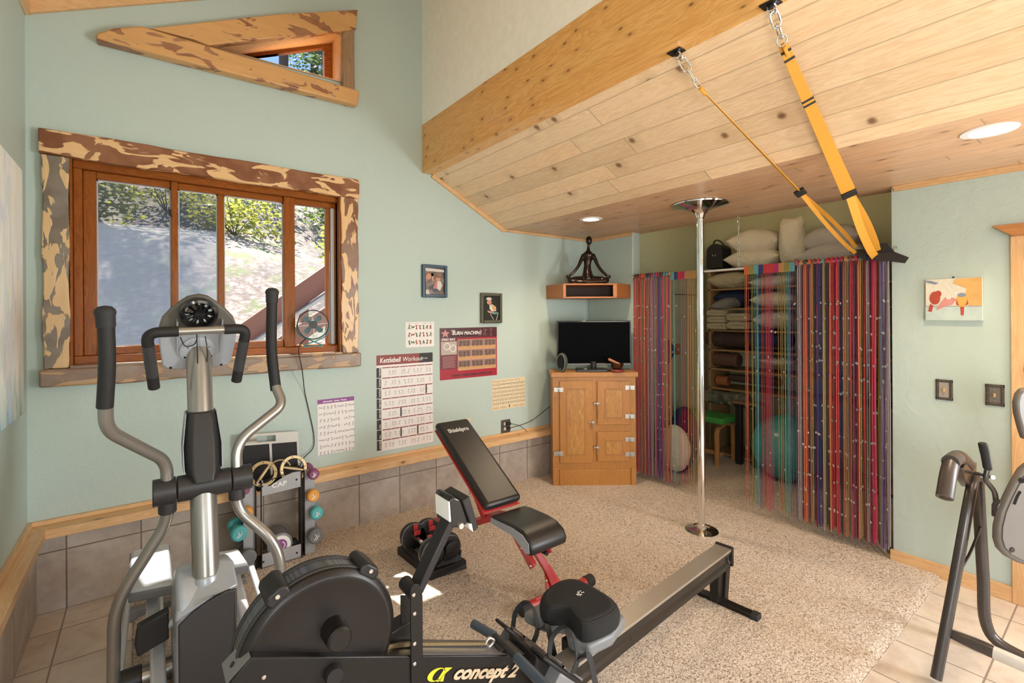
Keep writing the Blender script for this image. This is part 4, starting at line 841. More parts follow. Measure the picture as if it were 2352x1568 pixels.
# seat: front end rolls down
SD0 = Vector((1.765, 2.375, .445)); mb = MB(); sec = [(2.375, .452, .0), (2.30, .462, 0), (2.15, .468, 0), (2.07, .462, 0), (2.01, .435, 0), (1.985, .395, 0), (1.99, .355, 0), (2.03, .345, 0), (2.07, .375, 0), (2.16, .405, 0), (2.375, .402, 0)]
mb.poly([(1.63, y, z) for y, z, _ in sec], (.265, 0, 0)); st_ = obj('seat_pad', mb, VINYL, BN, bevel=.018, seg=4)
obj('side_piping', MB().poly([(1.6285, y, z) for y, z in ((2.36, .445), (2.15, .458), (2.06, .45), (2.005, .42), (2.0, .37), (2.03, .358), (2.075, .385), (2.16, .415), (2.36, .412))], (-.004, 0, 0)), VINS, st_, bevel=.001)
bk0 = Vector((1.755, 2.415, .455)); bd = Vector((.035, .735, .395)).normalized()
bp, bn = pad('back_pad', bk0, bd, .275, .275, .80, .055, VINYL, BN)
obj('back_plate', MB().poly([bk0+Vector((-.137, 0, 0))-bn*.002, bk0+Vector((.137, 0, 0))-bn*.002, bk0+bd*.78+Vector((.135, 0, 0))-bn*.002, bk0+bd*.78+Vector((-.135, 0, 0))-bn*.002], -bn*.012), RED, bp, bevel=.003)
text('lettering', 'Shieldpro', .052, mat('lettering_silver', (.62, .6, .58), .4), bp, basis(bk0+bd*.665+bn*.0562+Vector((-.085, 0, 0)), (1, 0, 0), bd), off=.0016, sx=.84)

# ================================================================ adjustable dumbbells in their tray
TR = thing('dumbbell_tray', 'black plastic tray holding the selectable dumbbells on the sunlit carpet', 'dumbbell stand', (1.45, 2.9, 0))
mb = MB().poly([(1.36, 3.10, .02), (1.60, 3.10, .02), (1.64, 2.66, .02), (1.38, 2.66, .02)], (0, 0, .05)).poly([(1.375, 3.08, .07), (1.40, 3.08, .11), (1.40, 2.72, .08), (1.375, 2.70, .07)], (.01, 0, 0)).poly([(1.58, 3.08, .07), (1.60, 3.08, .12), (1.62, 2.70, .12), (1.60, 2.68, .07)], (.012, 0, 0))
obj('tray_base', mb, BLACKP, TR, bevel=.01); obj('tray_insert', MB().poly([(1.395, 3.06, .07), (1.575, 3.06, .07), (1.59, 2.72, .07), (1.40, 2.72, .07)], (0, 0, .008)), MGREY, TR, bevel=.003)
obj('tray_skirt', MB().poly([(1.42, 2.66, .02), (1.64, 2.64, .02), (1.60, 2.72, .13), (1.46, 2.72, .11)], (0, .02, 0)), BLACKP, TR, bevel=.006)
PLT = mat('plate_grey_edge', (.10, .10, .10), .35, bump=.1)
def bowflex(x, lab):
    D = thing('selectable_dumbbell', lab, 'dumbbell', (x, 2.88, .08), group='pair of selectable dumbbells')
    for s_, y0 in ((1, 3.0), (-1, 2.74)):
        for k in range(5):
            r_ = .092-.006*abs(k-1.5); obj('plate', MB().lathe([(0, 0), (r_-.006, 0), (r_, .003), (r_, .009), (r_-.006, .012), (0, .012)], (x, y0+s_*(k*.016-.02), .155), (0, 1, 0), 28), PLT if k % 2 else BLACKP, D)
        obj('dial', MB().lathe([(0, 0), (.045, 0), (.05, .01), (.04, .016), (0, .016)], (x, y0+s_*.062, .165), (0, s_, 0), 24), BLACKP, D)
        obj('selector', MB().box((x, y0-s_*.03, .225), (.03, .02, .045)).box((x, y0-s_*.055, .20), (.045, .012, .03)), RED, D, bevel=.004)
    obj('handle', MB().cyl((x, 2.76, .16), (x, 2.98, .16), .016, 16), CHROME, D)
bowflex(1.435, 'left selectable dumbbell with red selectors in the black tray'); bowflex(1.545, 'right selectable dumbbell in the black tray, the one nearer the bench')
# ================================================================ weight rack and things by the window wall
RK = thing('dumbbell_rack', 'grey upright dumbbell rack with an arched head panel against the tiled wall', 'dumbbell rack', (.71, 3.5, .02))
RG = mat('rack_grey', (.36, .36, .37), .45); yk = 3.46
def q_(u, v, y=yk): return onY(u, v, y)
bL = q_(578, 1312).z; zt = q_(585, 1103).z; zb = .02
def rx(u): return q_(u, 1200).x
def plate(name, x0, z0, x1, z1, y0, y1, mt, par, bv=.003): return obj(name, MB().box2((x0, y0, z0), (x1, y1, z1)), mt, par, bevel=bv)
xs = dict(a=.488, b=.555, c=.59, d=.825, e=.855, f=.925)
zt = .60
plate('side_post', xs['b'], zb, xs['b']+.006, zt-.005, yk, yk+.16, BLACKM, RK, .001); plate('side_post', xs['b']+.03, zb, xs['c'], zt-.01, yk-.01, yk+.01, BLACKM, RK, .001)
plate('side_post', xs['e']-.006, zb, xs['e'], zt, yk, yk+.16, BLACKM, RK, .001); plate('side_post', xs['d'], zb, xs['e']-.02, zt, yk-.01, yk+.01, BLACKM, RK, .001)
plate('wing_panel', xs['a'], zb, xs['b'], zt-.04, yk+.02, yk+.024, RG, RK, .001); plate('wing_panel', xs['e'], zb, xs['f'], zt, yk+.02, yk+.024, RG, RK, .001)
plate('wing_panel', xs['a'], zb, xs['b'], zt-.06, yk+.13, yk+.134, RG, RK, .001); plate('wing_panel', xs['e'], zb, xs['f'], zt-.04, yk+.13, yk+.134, RG, RK, .001)
obj('head_panel', MB().poly([(xs['c'], yk-.012, .60), (xs['c'], yk-.012, .49), (xs['d'], yk-.012, .50), (xs['d'], yk-.012, .605), (xs['d']-.03, yk-.012, .610), (xs['d']-.09, yk-.012, .595), (xs['d']-.14, yk-.012, .57), (xs['d']-.19, yk-.012, .545), (xs['c']+.02, yk-.012, .555)][::1], (0, .006, 0)), RG, RK, bevel=.001)
obj('base_panel', MB().poly([(xs['c'], yk-.012, .03), (xs['d'], yk-.012, .03), (xs['d'], yk-.012, .115), (xs['c'], yk-.012, .115)], (0, .006, 0)), RG, RK, bevel=.001)
plate('base_shelf', xs['b'], .03, xs['e'], .04, yk, yk+.16, BLACKM, RK, .001)
text('lettering', 'CAP', .042, INKW, RK, basis(Vector((xs['c']+.058, yk-.0135, .530)), (1, 0, .03), (0, 0, 1)), off=.0006, sx=1.15)
for u, v in ((602, 1117), (681, 1101), (605, 1290), (682, 1269)):
    obj('bolt', MB().lathe([(0, .003), (.006, .003), (.006, 0), (0, 0)], q_(u, v, yk-.013), (0, -1, 0), 12), BLACKM, RK)
def neoprene(u, v, r_, col, lab, tail, ink=True, dv=0):
    p = q_(u, v, yk-.055); t = thing('neoprene_dumbbell', lab, 'dumbbell', p, group='coloured dumbbells on the grey rack'); m_ = mat('neoprene_'+lab.split()[0], col, .6)
    yy = p.y; r2 = r_*yy*.0+r_
    head = [(0, 0), (r2*.8, 0), (r2, .01), (r2, .045), (r2*.8, .055), (0, .055)]
    obj('head', MB().lathe(head, p, (0, 1, 0), 24), m_, t); obj('head', MB().lathe(head, p+Vector((0, .15, 0)), (0, 1, 0), 24), m_, t)
    obj('handle', MB().cyl(p+Vector((0, .05, 0)), p+Vector((0, .155, 0)), r_*.42, 14), m_, t)
    if ink:
        mb = MB(); a = p+Vector((0, -.0012, 0))
        for (x0, z0, x1, z1) in ((-.4, -.5, .3, .4), (-.1, -.55, .45, .15), (0, .1, -.2, .5), (.1, .2, .4, .5)): mb.beam(a+Vector((x0*r_*.8, 0, z0*r_*.8)), a+Vector((x1*r_*.8, 0, z1*r_*.8)), .0012, .004, (0, 0, 1))
        obj('size_mark', mb, INKW, t, smooth=False)
pur, yel, tea, gry = (.22, .06, .14), (.72, .32, .06), (.09, .42, .44), (.16, .165, .165)
neoprene(722, 1090, .036, pur, 'plum dumbbell at the top right corner of the rack', 1); neoprene(721, 1140, .040, yel, 'yellow dumbbell on the right side of the rack', 1)
neoprene(729, 1180, .042, tea, 'teal dumbbell on the right side of the rack', 1); neoprene(727, 1233, .050, gry, 'big grey dumbbell at the lower right of the rack', 1)
neoprene(562, 1126, .032, pur, 'plum dumbbell on the left side behind the trainer pivot', 1, False); neoprene(568, 1180, .038, yel, 'yellow dumbbell half hidden by the trainer arm', 1, False)
neoprene(550, 1228, .046, tea, 'teal dumbbell on the left side of the rack', 1); neoprene(571, 1282, .048, gry, 'grey dumbbell at the lower left of the rack by the pedal', 1, False)
p = Vector((.70, 3.462, .135)); t = thing('foam_roller', 'thick grey foam roller with a purple and white end standing in the rack', 'foam roller', p)
obj('roller_body', MB().lathe([(.062, 0), (.078, .008), (.08, .02), (.08, .15), (.07, .16), (0, .16)], p, (0, 1, 0), 32), MGREY, t); obj('end_ring', MB().lathe([(.042, -.002), (.048, -.004), (.064, -.003), (.066, .004), (.042, .01), (.042, -.002)], p, (0, 1, 0), 32), INKW, t)
obj('end_cap', MB().lathe([(0, -.001), (.043, -.001), (.043, .006), (0, .006)], p, (0, 1, 0), 32), PURP, t); obj('cap_swirl', MB().sweep(arc(p+Vector((.005, -.003, 0)), .022, -1.0, 1.3, 8), .0035, 6), INKW, t)
p = Vector((.79, 3.53, .085)); t = thing('ab_wheel', 'small black roller wheel beside the foam roller in the rack', 'exercise wheel', p)
obj('wheel', MB().lathe([(0, -.02), (.045, -.02), (.047, 0), (.045, .02), (0, .02)], p, (1, .4, 0), 24), BLACKR, t); obj('handle', MB().cyl(p-Vector((.02, .05, 0)), p+Vector((.01, .09, 0)), .012, 12), BLACKP, t)
# speed bag rings resting on the rack
t = thing('speed_rings', 'pair of tan rings with bar grips and black body on top of the rack', 'exercise tool', (.7, 3.53, .61)); RT = mat('ring_tan', (.52, .40, .22), .4, metal=.4)
for (u, v, r_, tilt, k) in ((605, 1088, .073, .5, 0), (674, 1076, .078, .35, 1)):
    c = q_(u, v, yk+.03); ax_ = Vector((-.1 if k == 0 else .1, -1, tilt)).normalized(); a, b = frame(ax_)
    g = obj('ring', MB().lathe([(r_-.011, -.008), (r_+.009, -.008), (r_+.009, .008), (r_-.011, .008), (r_-.011, -.008)], c, ax_, 40), RT, t, bevel=.002)
    dd = (a*.6+b*.8) if k == 0 else (a*1.0-b*.35).normalized(); obj('grip_bar', MB().sweep([c-dd*r_*.95, c-dd*.02, c+dd*.02, c+dd*r_*.95], [.006, .010, .010, .006], 14), RT, g)
    mb = MB()
    for j in range(8): w_ = 2*pi*j/8; obj_ = mb.lathe([(0, .0095), (.0035, .0095), (.0035, .004), (0, .004)], c+(a*cos(w_)+b*sin(w_))*(r_-.001), ax_, 8)
    obj('ring_rivets', mb, BLACKM, g)
obj('body', MB().sweep(smooth_path([q_(590, 1120, yk+.06), q_(620, 1105, yk+.08), q_(650, 1085, yk+.1), q_(690, 1078, yk+.08)], 5), .028, 12), BLACKP, t); obj('rear_band', MB().sweep(arc(q_(642, 1080, yk+.12), .07, .3, 2.8, 12), .006, 8), RT, t)
obj('cord', MB().sweep(smooth_path([q_(592, 1122, yk-.016), q_(605, 1108, yk-.016), q_(640, 1095, yk-.016), q_(665, 1085, yk-.014), q_(690, 1081, yk-.012)], 5), .003, 8), BLACKP, t)
# board leaning above
t = thing('exercise_board', 'white framed board with two black pads and a handle slot propped above the rack', 'exercise board', (.69, 3.70, .54))
B0 = [onY(u, v, 3.68) for u, v in ((549, 999), (685, 990), (692, 1068), (553, 1083))]; bt_ = (B0[1]-B0[0]); bd_ = (B0[3]-B0[0])
def bp_(a, b, dy=0): return B0[0]+bt_*a+bd_*b+Vector((0, dy, 0))
mb = MB()
for a0, b0_, a1, b1 in ((0, 0, .28, .17), (.28, 0, .60, .06), (.28, .24, .60, .30), (.60, 0, 1, .17), (0, .17, .28, .30), (.60, .17, 1, .30), (0, .30, .035, 1.6), (.485, .30, .525, 1.6), (.965, .30, 1, 1.6)): mb.poly([bp_(a0, b0_), bp_(a1, b0_), bp_(a1, b1), bp_(a0, b1)], (0, .02, 0))
obj('board_frame', mb, mat('board_cream', (.62, .60, .55), .5), t); mb = MB()
obj('black_pad', MB().poly([bp_(.035, .30, .004), bp_(.485, .30, .004), bp_(.485, 1.6, .004), bp_(.035, 1.6, .004)], (0, .016, 0)), FOAM, t); obj('black_pad', MB().poly([bp_(.525, .30, .004), bp_(.965, .30, .004), bp_(.965, 1.6, .004), bp_(.525, 1.6, .004)], (0, .016, 0)), FOAM, t)
# ================================================================ posters, frames and sockets on the window wall
YP = YW-.0025
def sheet(name, label, cat, pts, mt, group=None, th=.0015):
    P = [onY(u, v, YW) for u, v in pts]; x0 = (P[0].x+P[3].x)/2; x1 = (P[1].x+P[2].x)/2; z1 = (P[0].z+P[1].z)/2; z0 = (P[2].z+P[3].z)/2
    t = thing(name, label, cat, ((x0+x1)/2, YW, (z0+z1)/2)); obj('sheet', MB().box2((x0, YW-th-.0005, z0), (x1, YW-.0005, z1)), mt, t, smooth=False)
    W_, H_ = x1-x0, z1-z0
    def loc(a, b, d=.0025): return Vector((x0+W_*a, YW-d, z1-H_*b))
    return t, loc, W_, H_
def rects(name, loc, R, mt, t, d=.0024):
    mb = MB()
    for a0, b0_, a1, b1 in R: mb.poly([loc(a0, b0_, d), loc(a1, b0_, d), loc(a1, b1, d), loc(a0, b1, d)], (0, .0004, 0))
    return obj(name, mb, mt, t, smooth=False)
def figures(name, loc, cells, mt, t, w, h, W_, H_, seed=1, d=.0026, fat=.0022, lying=0):
    r = random.Random(seed); mb = MB()
    for a, b in cells:
        c = loc(a, b, d); s = h*H_*.5; fl = r.random() < lying; A0 = r.uniform(-.3, .3)+(pi/2 if fl else 0)
        up_ = Vector((sin(A0), 0, cos(A0))); sd_ = Vector((cos(A0), 0, -sin(A0))); hip = c-up_*s*.1; sh = c+up_*s*.45
        segs = [(hip, sh)]
        for k in (-1, 1):
            g_ = r.uniform(.1, .9); kn = hip-up_*s*.45*cos(g_)+sd_*k*s*.45*sin(g_); segs += [(hip, kn), (kn, kn-up_*s*.4*cos(g_*.4)+sd_*k*s*.1)]
            g_ = r.uniform(-1, 1.2); segs.append((sh, sh+sd_*k*s*.5*cos(g_)+up_*s*.5*sin(g_)))
        for p, q in segs: mb.beam(p, q, fat, .0003, (0, 1, 0)) if (q-p).length > 1e-5 else None
        hd = sh+up_*s*.22; mb.poly([hd+Vector((cos(k)*s*.13, 0, sin(k)*s*.13)) for k in (0, 1.05, 2.1, 3.15, 4.2, 5.25)], (0, .0003, 0))
    return obj(name, mb, mt, t, smooth=False)
def txt(s, loc, a, b, size, mt, t, **k): return text('lettering', s, size, mt, t, basis(loc(a, b, .0027), (1, 0, 0), (0, 0, 1)), ext=.0002, **k)
# kettlebell chart
t, loc, W_, H_ = sheet('kettlebell_poster', 'tall white chart with a maroon heading reading Kettlebell Workout', 'poster', [(865, 816), (994, 809), (994, 1020), (865, 1031)], WHITE)
rects('heading_band', loc, [(0, 0, .75, .105)], MAROON, t); rects('heading_block', loc, [(.75, 0, 1, .105)], INK, t)
txt('Kettlebell', loc, .05, .080, .058, INKW, t, off=.0010, shear=.18, sx=.80); txt('Workout', loc, .44, .080, .056, INKW, t, shear=.18, sx=.86); txt('NewMe', loc, .80, .066, .016, INKW, t)
rows = 8; y0 = .128; rh = (1-y0-.005)/rows
rects('row_tabs', loc, [(0, y0+i*rh+.003, .075, y0+(i+1)*rh-.003) for i in range(rows)], INK, t)
rects('row_bars', loc, [(.095+(.905*j/6), y0+i*rh, .095+.905*(j+1)/6-.008, y0+i*rh+.010) for i in range(rows) for j in range(6)], MAROON, t)
rects('divider_tabs', loc, [(.86, y0+2*rh+.01, .885, y0+3*rh-.004), (.40, y0+4*rh+.01, .425, y0+5*rh-.004), (.40, y0+6*rh+.01, .425, y0+7*rh-.004), (.70, y0+6*rh+.01, .725, y0+7*rh-.004)], INK, t)
figures('exercise_figures', loc, [(.15+.84*j/15+(.012 if j % 3 else 0), y0+(i+.55)*rh) for i in range(rows) for j in range(15) if (i*7+j) % 4], MAROON if 0 else mat('print_figure_grey', (.24, .18, .19), .6), t, .02, .058, W_, H_, 3, fat=.0019)
for i, s in enumerate(('Total Body', 'Total Body', 'Total Body', 'Upper Body', 'Upper Body', 'Core', 'Core', 'Lower Body')):
    text('lettering', s, .017, INKW, t, basis(loc(.062, y0+(i+.86)*rh, .0028), (0, 0, 1), (-1, 0, 0)), ext=.0002, off=.0004, sx=.9)
# small figure chart
t, loc, W_, H_ = sheet('stretching_chart', 'small white sheet of twelve red and green exercise figures', 'poster', [(931, 740), (997, 738), (997, 795), (932, 798)], WHITE)
for nm, mt, sd, off_ in (('green_figures', GRNF, 5, 0), ('red_figures', REDF, 9, 1)):
    figures(nm, loc, [(.12+j*.125, .2+i*.3) for i in range(3) for j in range(7) if (i+j//2+off_) % 2 == 0], mt, t, .06, .2, W_, H_, sd, fat=.007, lying=.15)
rects('fold_line', loc, [(.5, .02, .504, .98)], LGREY, t); rects('heading_lines', loc, [(.08, .055, .22, .065), (.3, .055, .45, .065), (.56, .055, .72, .065), (.82, .055, .94, .065)], REDF, t)
# dark red poster
t, loc, W_, H_ = sheet('exercise_poster', 'dark red poster with nine small photo panels and a white slanted heading', 'poster', [(1009, 754), (1140, 750), (1142, 862), (1011, 872)], CRIM)
rects('heading_band', loc, [(0, 0, 1, .20)], DMAR, t); rects('side_column', loc, [(0, .20, .285, .80)], mat('print_wine', (.14, .015, .025), .4), t)
txt('THE', loc, .185, .075, .022, INKW, t, off=.0004, shear=.2); txt('BURN MACHINE', loc, .20, .138, .044, INKW, t, off=.0009, shear=.25, sx=.94, ls=1.04); txt('SPEED BAG', loc, .022, .243, .028, INKW, t, off=.0005, shear=.25)
txt('WWW.THEBURNMACHINE.COM', loc, .19, .955, .026, INK, t, off=.001, shear=.2, sx=1.12); rects('tagline', loc, [(.18, .15, .62, .158)], REDF, t)
rects('photo_panel_frames', loc, [(.30+.228*j, .235+.205*i, .30+.228*j+.222, .235+.205*i+.197) for i in range(3) for j in range(3)], mat('print_panel_edge', (.62, .45, .32), .5), t)
rects('photo_panel_backs', loc, [(.305+.228*j, .242+.205*i, .305+.228*j+.212, .242+.205*i+.12) for i in range(3) for j in range(3)], mat('print_panel_dark', (.20, .12, .10), .5), t, .0026)
rects('photo_panel_floors', loc, [(.305+.228*j, .362+.205*i, .305+.228*j+.212, .425+.205*i) for i in range(3) for j in range(3)], TANF, t, .0026)
figures('panel_figures', loc, [(.345+.228*j+.066*k, .315+.205*i) for i in range(3) for j in range(3) for k in range(3)], mat('print_panel_figure', (.09, .05, .045), .5), t, .03, .13, W_, H_, 8, .003, .005)
figures('heading_figures', loc, [(.69, .1), (.78, .1), (.89, .1)], mat('print_dull_rose', (.25, .12, .13), .5), t, .05, .17, W_, H_, 12, .003, .005)
rects('product_photo', loc, [(.02, .262, .28, .52)], mat('print_photo_tan', (.45, .38, .33), .5), t, .0027); mb = MB()
for a, b in ((.115, .36), (.215, .40)): mb.sweep(arc(loc(a, b, .0035), .03, 0, 2*pi, 20), .004, 6)
obj('product_rings', mb, INKW, t); rects('text_lines', loc, [(.03+(.02 if i % 3 else 0), .55+i*.018, .27-(.03*(i % 2)), .557+i*.018) for i in range(13)], mat('print_text_rose', (.42, .22, .2), .5), t, .0027)
mb = MB(); c = loc(.09, .11, .003); sp_ = []
for k in range(10): r_ = .04 if k % 2 == 0 else .018; sp_.append(c+Vector((sin(2*pi*k/10)*r_*1.15, 0, cos(2*pi*k/10)*r_)))
obj('star_emblem', mb.poly(sp_, (0, .0004, 0)), mat('print_rose_star', (.55, .25, .25), .5), t, smooth=False)
# purple headed yoga sheet
t, loc, W_, H_ = sheet('yoga_pose_sheet', 'white sheet with a purple heading and rows of tiny yoga poses beside the rack', 'poster', [(728, 918), (813, 910), (814, 1032), (731, 1046)], WHITE)
rects('heading_band', loc, [(0, 0, 1, .078)], PURP, t); txt('Jivamukti  Asana  Poses', loc, .15, .055, .017, INKW, t, off=.0004, shear=.1, sx=1.08)
figures('pose_figures', loc, [(.08+.88*j/9, .15+.117*i) for i in range(8) for j in range(10) if not (i in (2, 3) and j == 6)], mat('print_pose_brown', (.13, .06, .06), .6), t, .04, .075, W_, H_, 21, fat=.0021, lying=.45)
# beige sheet
t, loc, W_, H_ = sheet('yoga_series_sheet', 'beige sheet of tiny yoga figures above the double outlet', 'poster', [(1130, 872), (1206, 865), (1206, 933), (1129, 942)], BEIGEP)
txt('ashtanga yoga primary series', loc, .01, .085, .027, mat('print_brown', (.25, .14, .05), .6), t, ls=1.25, sx=.82)
figures('pose_figures', loc, [(.04+.93*j/19, .17+.125*i) for i in range(6) for j in range(20)], mat('print_dark_brown', (.10, .05, .02), .6), t, .03, .10, W_, H_, 33, fat=.0022, lying=.35)
rects('footer_blocks', loc, [(.02, .90, .2, .97), (.24, .90, .42, .97), (.62, .90, .8, .97), (.82, .90, .98, .97)], mat('print_beige_dark', (.62, .46, .27), .6), t); figures('footer_figure', loc, [(.51, .91)], INK, t, .05, .12, W_, H_, 3, fat=.006)
def frame_pic(label, cs, fm, mt, fw_=.026, dp=.028):
    P = [onY(u, v, YW-dp) for u, v in cs]; x0 = (P[0].x+P[3].x)/2; x1 = (P[1].x+P[2].x)/2; z1 = (P[0].z+P[1].z)/2; z0 = (P[2].z+P[3].z)/2
    t = thing('framed_photo', label, 'framed picture', ((x0+x1)/2, YW, (z0+z1)/2), group='framed family photos on the wall')
    mb = MB().box2((x0, YW-dp, z0), (x0+fw_, YW-.001, z1)).box2((x1-fw_, YW-dp, z0), (x1, YW-.001, z1)).box2((x0+fw_, YW-dp, z1-fw_), (x1-fw_, YW-.001, z1)).box2((x0+fw_, YW-dp, z0), (x1-fw_, YW-.001, z0+fw_))
    obj('picture_frame', mb, fm, t, bevel=.003); obj('photo', MB().box2((x0+fw_, YW-.013, z0+fw_), (x1-fw_, YW-.008, z1-fw_)), mt, t, smooth=False)
    W_, H_ = x1-x0-2*fw_, z1-z0-2*fw_
    def blob(nm, pts, m_, k=0): obj(nm, MB().poly([(x0+fw_+W_*a, YW-.0145-k*.0006, z1-fw_-H_*b) for a, b in pts], (0, .0005, 0)), m_, t, smooth=False)
    return blob
def ell(a, b, ra, rb, n=14): return [(a+ra*cos(2*pi*k/n), b+rb*sin(2*pi*k/n)) for k in range(n)]
PB = NT('photo_background'); _n = PB.noise(PB.coord((1, 1, 1)), 16, 4); PBK = PB.out(PB.ramp(_n, [(.35, (.05, .025, .012)), (.55, (.16, .09, .045)), (.7, (.22, .17, .10))]), .3)
SK = mat('photo_skin', (.52, .25, .16), .5); PW = mat('photo_white', (.62, .55, .5), .5); PJ = mat('photo_denim', (.06, .07, .10), .5); PP = mat('photo_pink', (.48, .18, .17), .5); PH = mat('photo_hair', (.20, .08, .035), .5); PYL = mat('photo_ochre', (.58, .32, .08), .5); PDK = mat('photo_dark', (.02, .022, .014), .3)
b = frame_pic('blue framed photo of two seated children, the higher of the two frames', [(971, 607), (1028, 610), (1028, 683), (971, 682)], mat('frame_navy', (.02, .05, .085), .35), PBK)
b('sky_strip', [(0, 0), (1, .05), (1, .14), (0, .12)], PW); b('child_shirt', [(.62, .5), (.8, .48), (.9, .65), (.78, .86), (.62, .78), (.55, .62)], PW); b('child_top', [(.52, .55), (.64, .52), (.62, .78), (.42, .78)], PP, 1); b('child_jeans', ell(.55, .85, .16, .07), PJ, 1); b('child_legs', [(.2, .72), (.48, .6), (.45, .8), (.25, .82)], PJ); b('child_face', ell(.68, .40, .12, .11), SK, 1); b('child_hair', ell(.67, .31, .13, .06), PH, 2)
b('other_face', ell(.2, .33, .12, .12), SK, 1); b('other_hair', ell(.28, .24, .2, .09), PH); b('other_arm', [(.33, .2), (.45, .2), (.46, .5), (.36, .48)], SK); b('other_shirt', [(0, .3), (.14, .3), (.12, .5), (0, .52)], PP); b('paper', [(0, .84), (.18, .82), (.26, 1), (0, 1)], PW)
b = frame_pic('olive framed photo of a child sitting on a stool, the lower frame', [(1106, 673), (1154, 673), (1154, 741), (1106, 742)], mat('frame_olive', (.09, .085, .05), .4), PDK)
b('child_shirt', [(.38, .38), (.55, .34), (.78, .45), (.8, .62), (.55, .64), (.4, .55)], PW); b('child_sleeve', [(.5, .38), (.7, .42), (.8, .58), (.62, .6)], PYL, 1); b('child_face', ell(.38, .26, .15, .1), SK, 1); b('child_cap', ell(.36, .12, .17, .06), PW, 2); b('child_legs', [(.25, .6), (.65, .66), (.62, .75), (.3, .68)], SK, 1); b('stool_seat', ell(.72, .71, .24, .04), mat('photo_teal', (.15, .3, .28), .4), 2)
for x in ((.42, .74, .62, .98), (.9, .74, .78, 1.0)): b('stool_leg', [(x[0], x[1]), (x[0]+.03, x[1]), (x[2]+.03, x[3]), (x[2], x[3])], PW, 1)
# sockets
p = onY(1073, 974, YW); t = thing('blank_wall_plate', 'plain cream blank wall plate above the bench back', 'wall plate', p)
obj('plate', MB().box2((p.x-.036, YW-.006, p.z-.058), (p.x+.036, YW, p.z+.058)), mat('plate_cream', (.66, .58, .44), .4), t, bevel=.003)
p = onY(1161, 978, YW); t = thing('wall_outlet', 'ornate bronze framed double outlet with two cords plugged in', 'outlet', p); BRZ = mat('bronze_plate', (.10, .085, .07), .45, metal=.5, bump=.3, scale=120)
obj('plate', MB().box2((p.x-.055, YW-.008, p.z-.062), (p.x+.055, YW, p.z+.062)), BRZ, t, bevel=.004)
for k in (-1, 1): obj('receptacle', MB().lathe([(0, .011), (.016, .011), (.017, 0), (0, 0)], (p.x-.012, YW, p.z+k*.024), (0, -1, 0), 18), mat('receptacle_cream', (.6, .52, .4), .4), t)
t = thing('cabinet_power_cord', 'two black power cords running from the outlet to the corner cabinet', 'cord', p); obj('plug', MB().box((p.x+.015, YW-.025, p.z+.026), (.045, .035, .028)), BLACKP, t, bevel=.005); obj('plug', MB().box((p.x+.018, YW-.022, p.z-.022), (.035, .03, .025)), BLACKP, t, bevel=.005)
obj('cord', MB().sweep(smooth_path([(p.x+.03, YW-.02, p.z-.022), (p.x+.10, YW-.015, p.z-.02), onY(1220, 966, YW-.01), onY(1262, 934, YW-.01), onY(1275, 925, YW-.02)], 6), .003, 8), BLACKP, t); obj('cord', MB().sweep(smooth_path([(p.x+.03, YW-.03, p.z+.026), onY(1195, 978, YW-.03), onY(1212, 992, YW-.04), onY(1222, 1003, YW-.06)], 6), .0025, 8), BLACKP, t)
# fan on the sill with its cord
fc_ = onY(719, 745, YW-.03); t = thing('desk_fan', 'small teal metal fan standing on the window ledge', 'fan', (fc_.x, fc_.y, fz0)); TEAL = mat('fan_teal', (.06, .27, .30), .35); ax_ = Vector((-.25, -1, -.02)).normalized(); R0 = .107
sc_ = obj('housing', MB().lathe([(R0-.004, .045), (R0, .045), (R0+.001, -.04), (R0-.003, -.042), (R0-.006, .04), (R0-.004, .045)], fc_, ax_, 48), TEAL, t); a, b_ = frame(ax_); mb = MB()
for r_ in [R0*(.30+.085*k) for k in range(8)]: mb.sweep([fc_+ax_*.047+(a*cos(w_*pi/20)+b_*sin(w_*pi/20))*r_ for w_ in range(40)], .0008, 5, closed=True)
for k in range(4): d_ = a*cos(k*pi/2+.1)+b_*sin(k*pi/2+.1); mb.beam(fc_+ax_*.047+d_*.025, fc_+ax_*.047+d_*R0*.98, .0025, .0025)
obj('grille', mb, mat('grille_wire', (.35, .36, .37), .3, metal=.6), t); obj('grille_hub', MB().lathe([(0, .05), (.028, .05), (.03, .044), (0, .04)], fc_, ax_, 28), mat('fan_hub_brown', (.03, .02, .018), .4), t); obj('grille_edge', MB().lathe([(R0-.006, .044), (R0+.002, .044), (R0+.002, .05), (R0-.006, .05), (R0-.006, .044)], fc_, ax_, 48), BLACKM, t)
mb = MB()
for k in range(4):
    w_ = k*pi/2+.9; d_ = a*cos(w_)+b_*sin(w_); e_ = -a*sin(w_)+b_*cos(w_); mb.poly([fc_+d_*.018-e_*.012-ax_*.005, fc_+d_*.07-e_*.024-ax_*.012, fc_+d_*.085-e_*.004-ax_*.002, fc_+d_*.075+e_*.018+ax_*.01, fc_+d_*.018+e_*.010+ax_*.004], ax_*.0015)
obj('fan_blades', mb, mat('blade_teal', (.04, .13, .14), .4), t); obj('motor', MB().lathe([(0, .01), (.03, .01), (.032, -.04), (0, -.045)], fc_, ax_, 24), TEAL, t)
obj('stand', MB().sweep(smooth_path([fc_+a*R0*1.03, fc_+a*R0*.8-Vector((0, -.01, R0*.85)), fc_-Vector((.075, .0, fc_.z-fz0-.006)), fc_-Vector((-.02, .0, fc_.z-fz0-.006)), fc_-Vector((-.07, 0, fc_.z-fz0-.006)), fc_-a*R0*.85-Vector((0, -.01, R0*.7)), fc_-a*R0*1.03], 5), .0045, 8), TEAL, t)
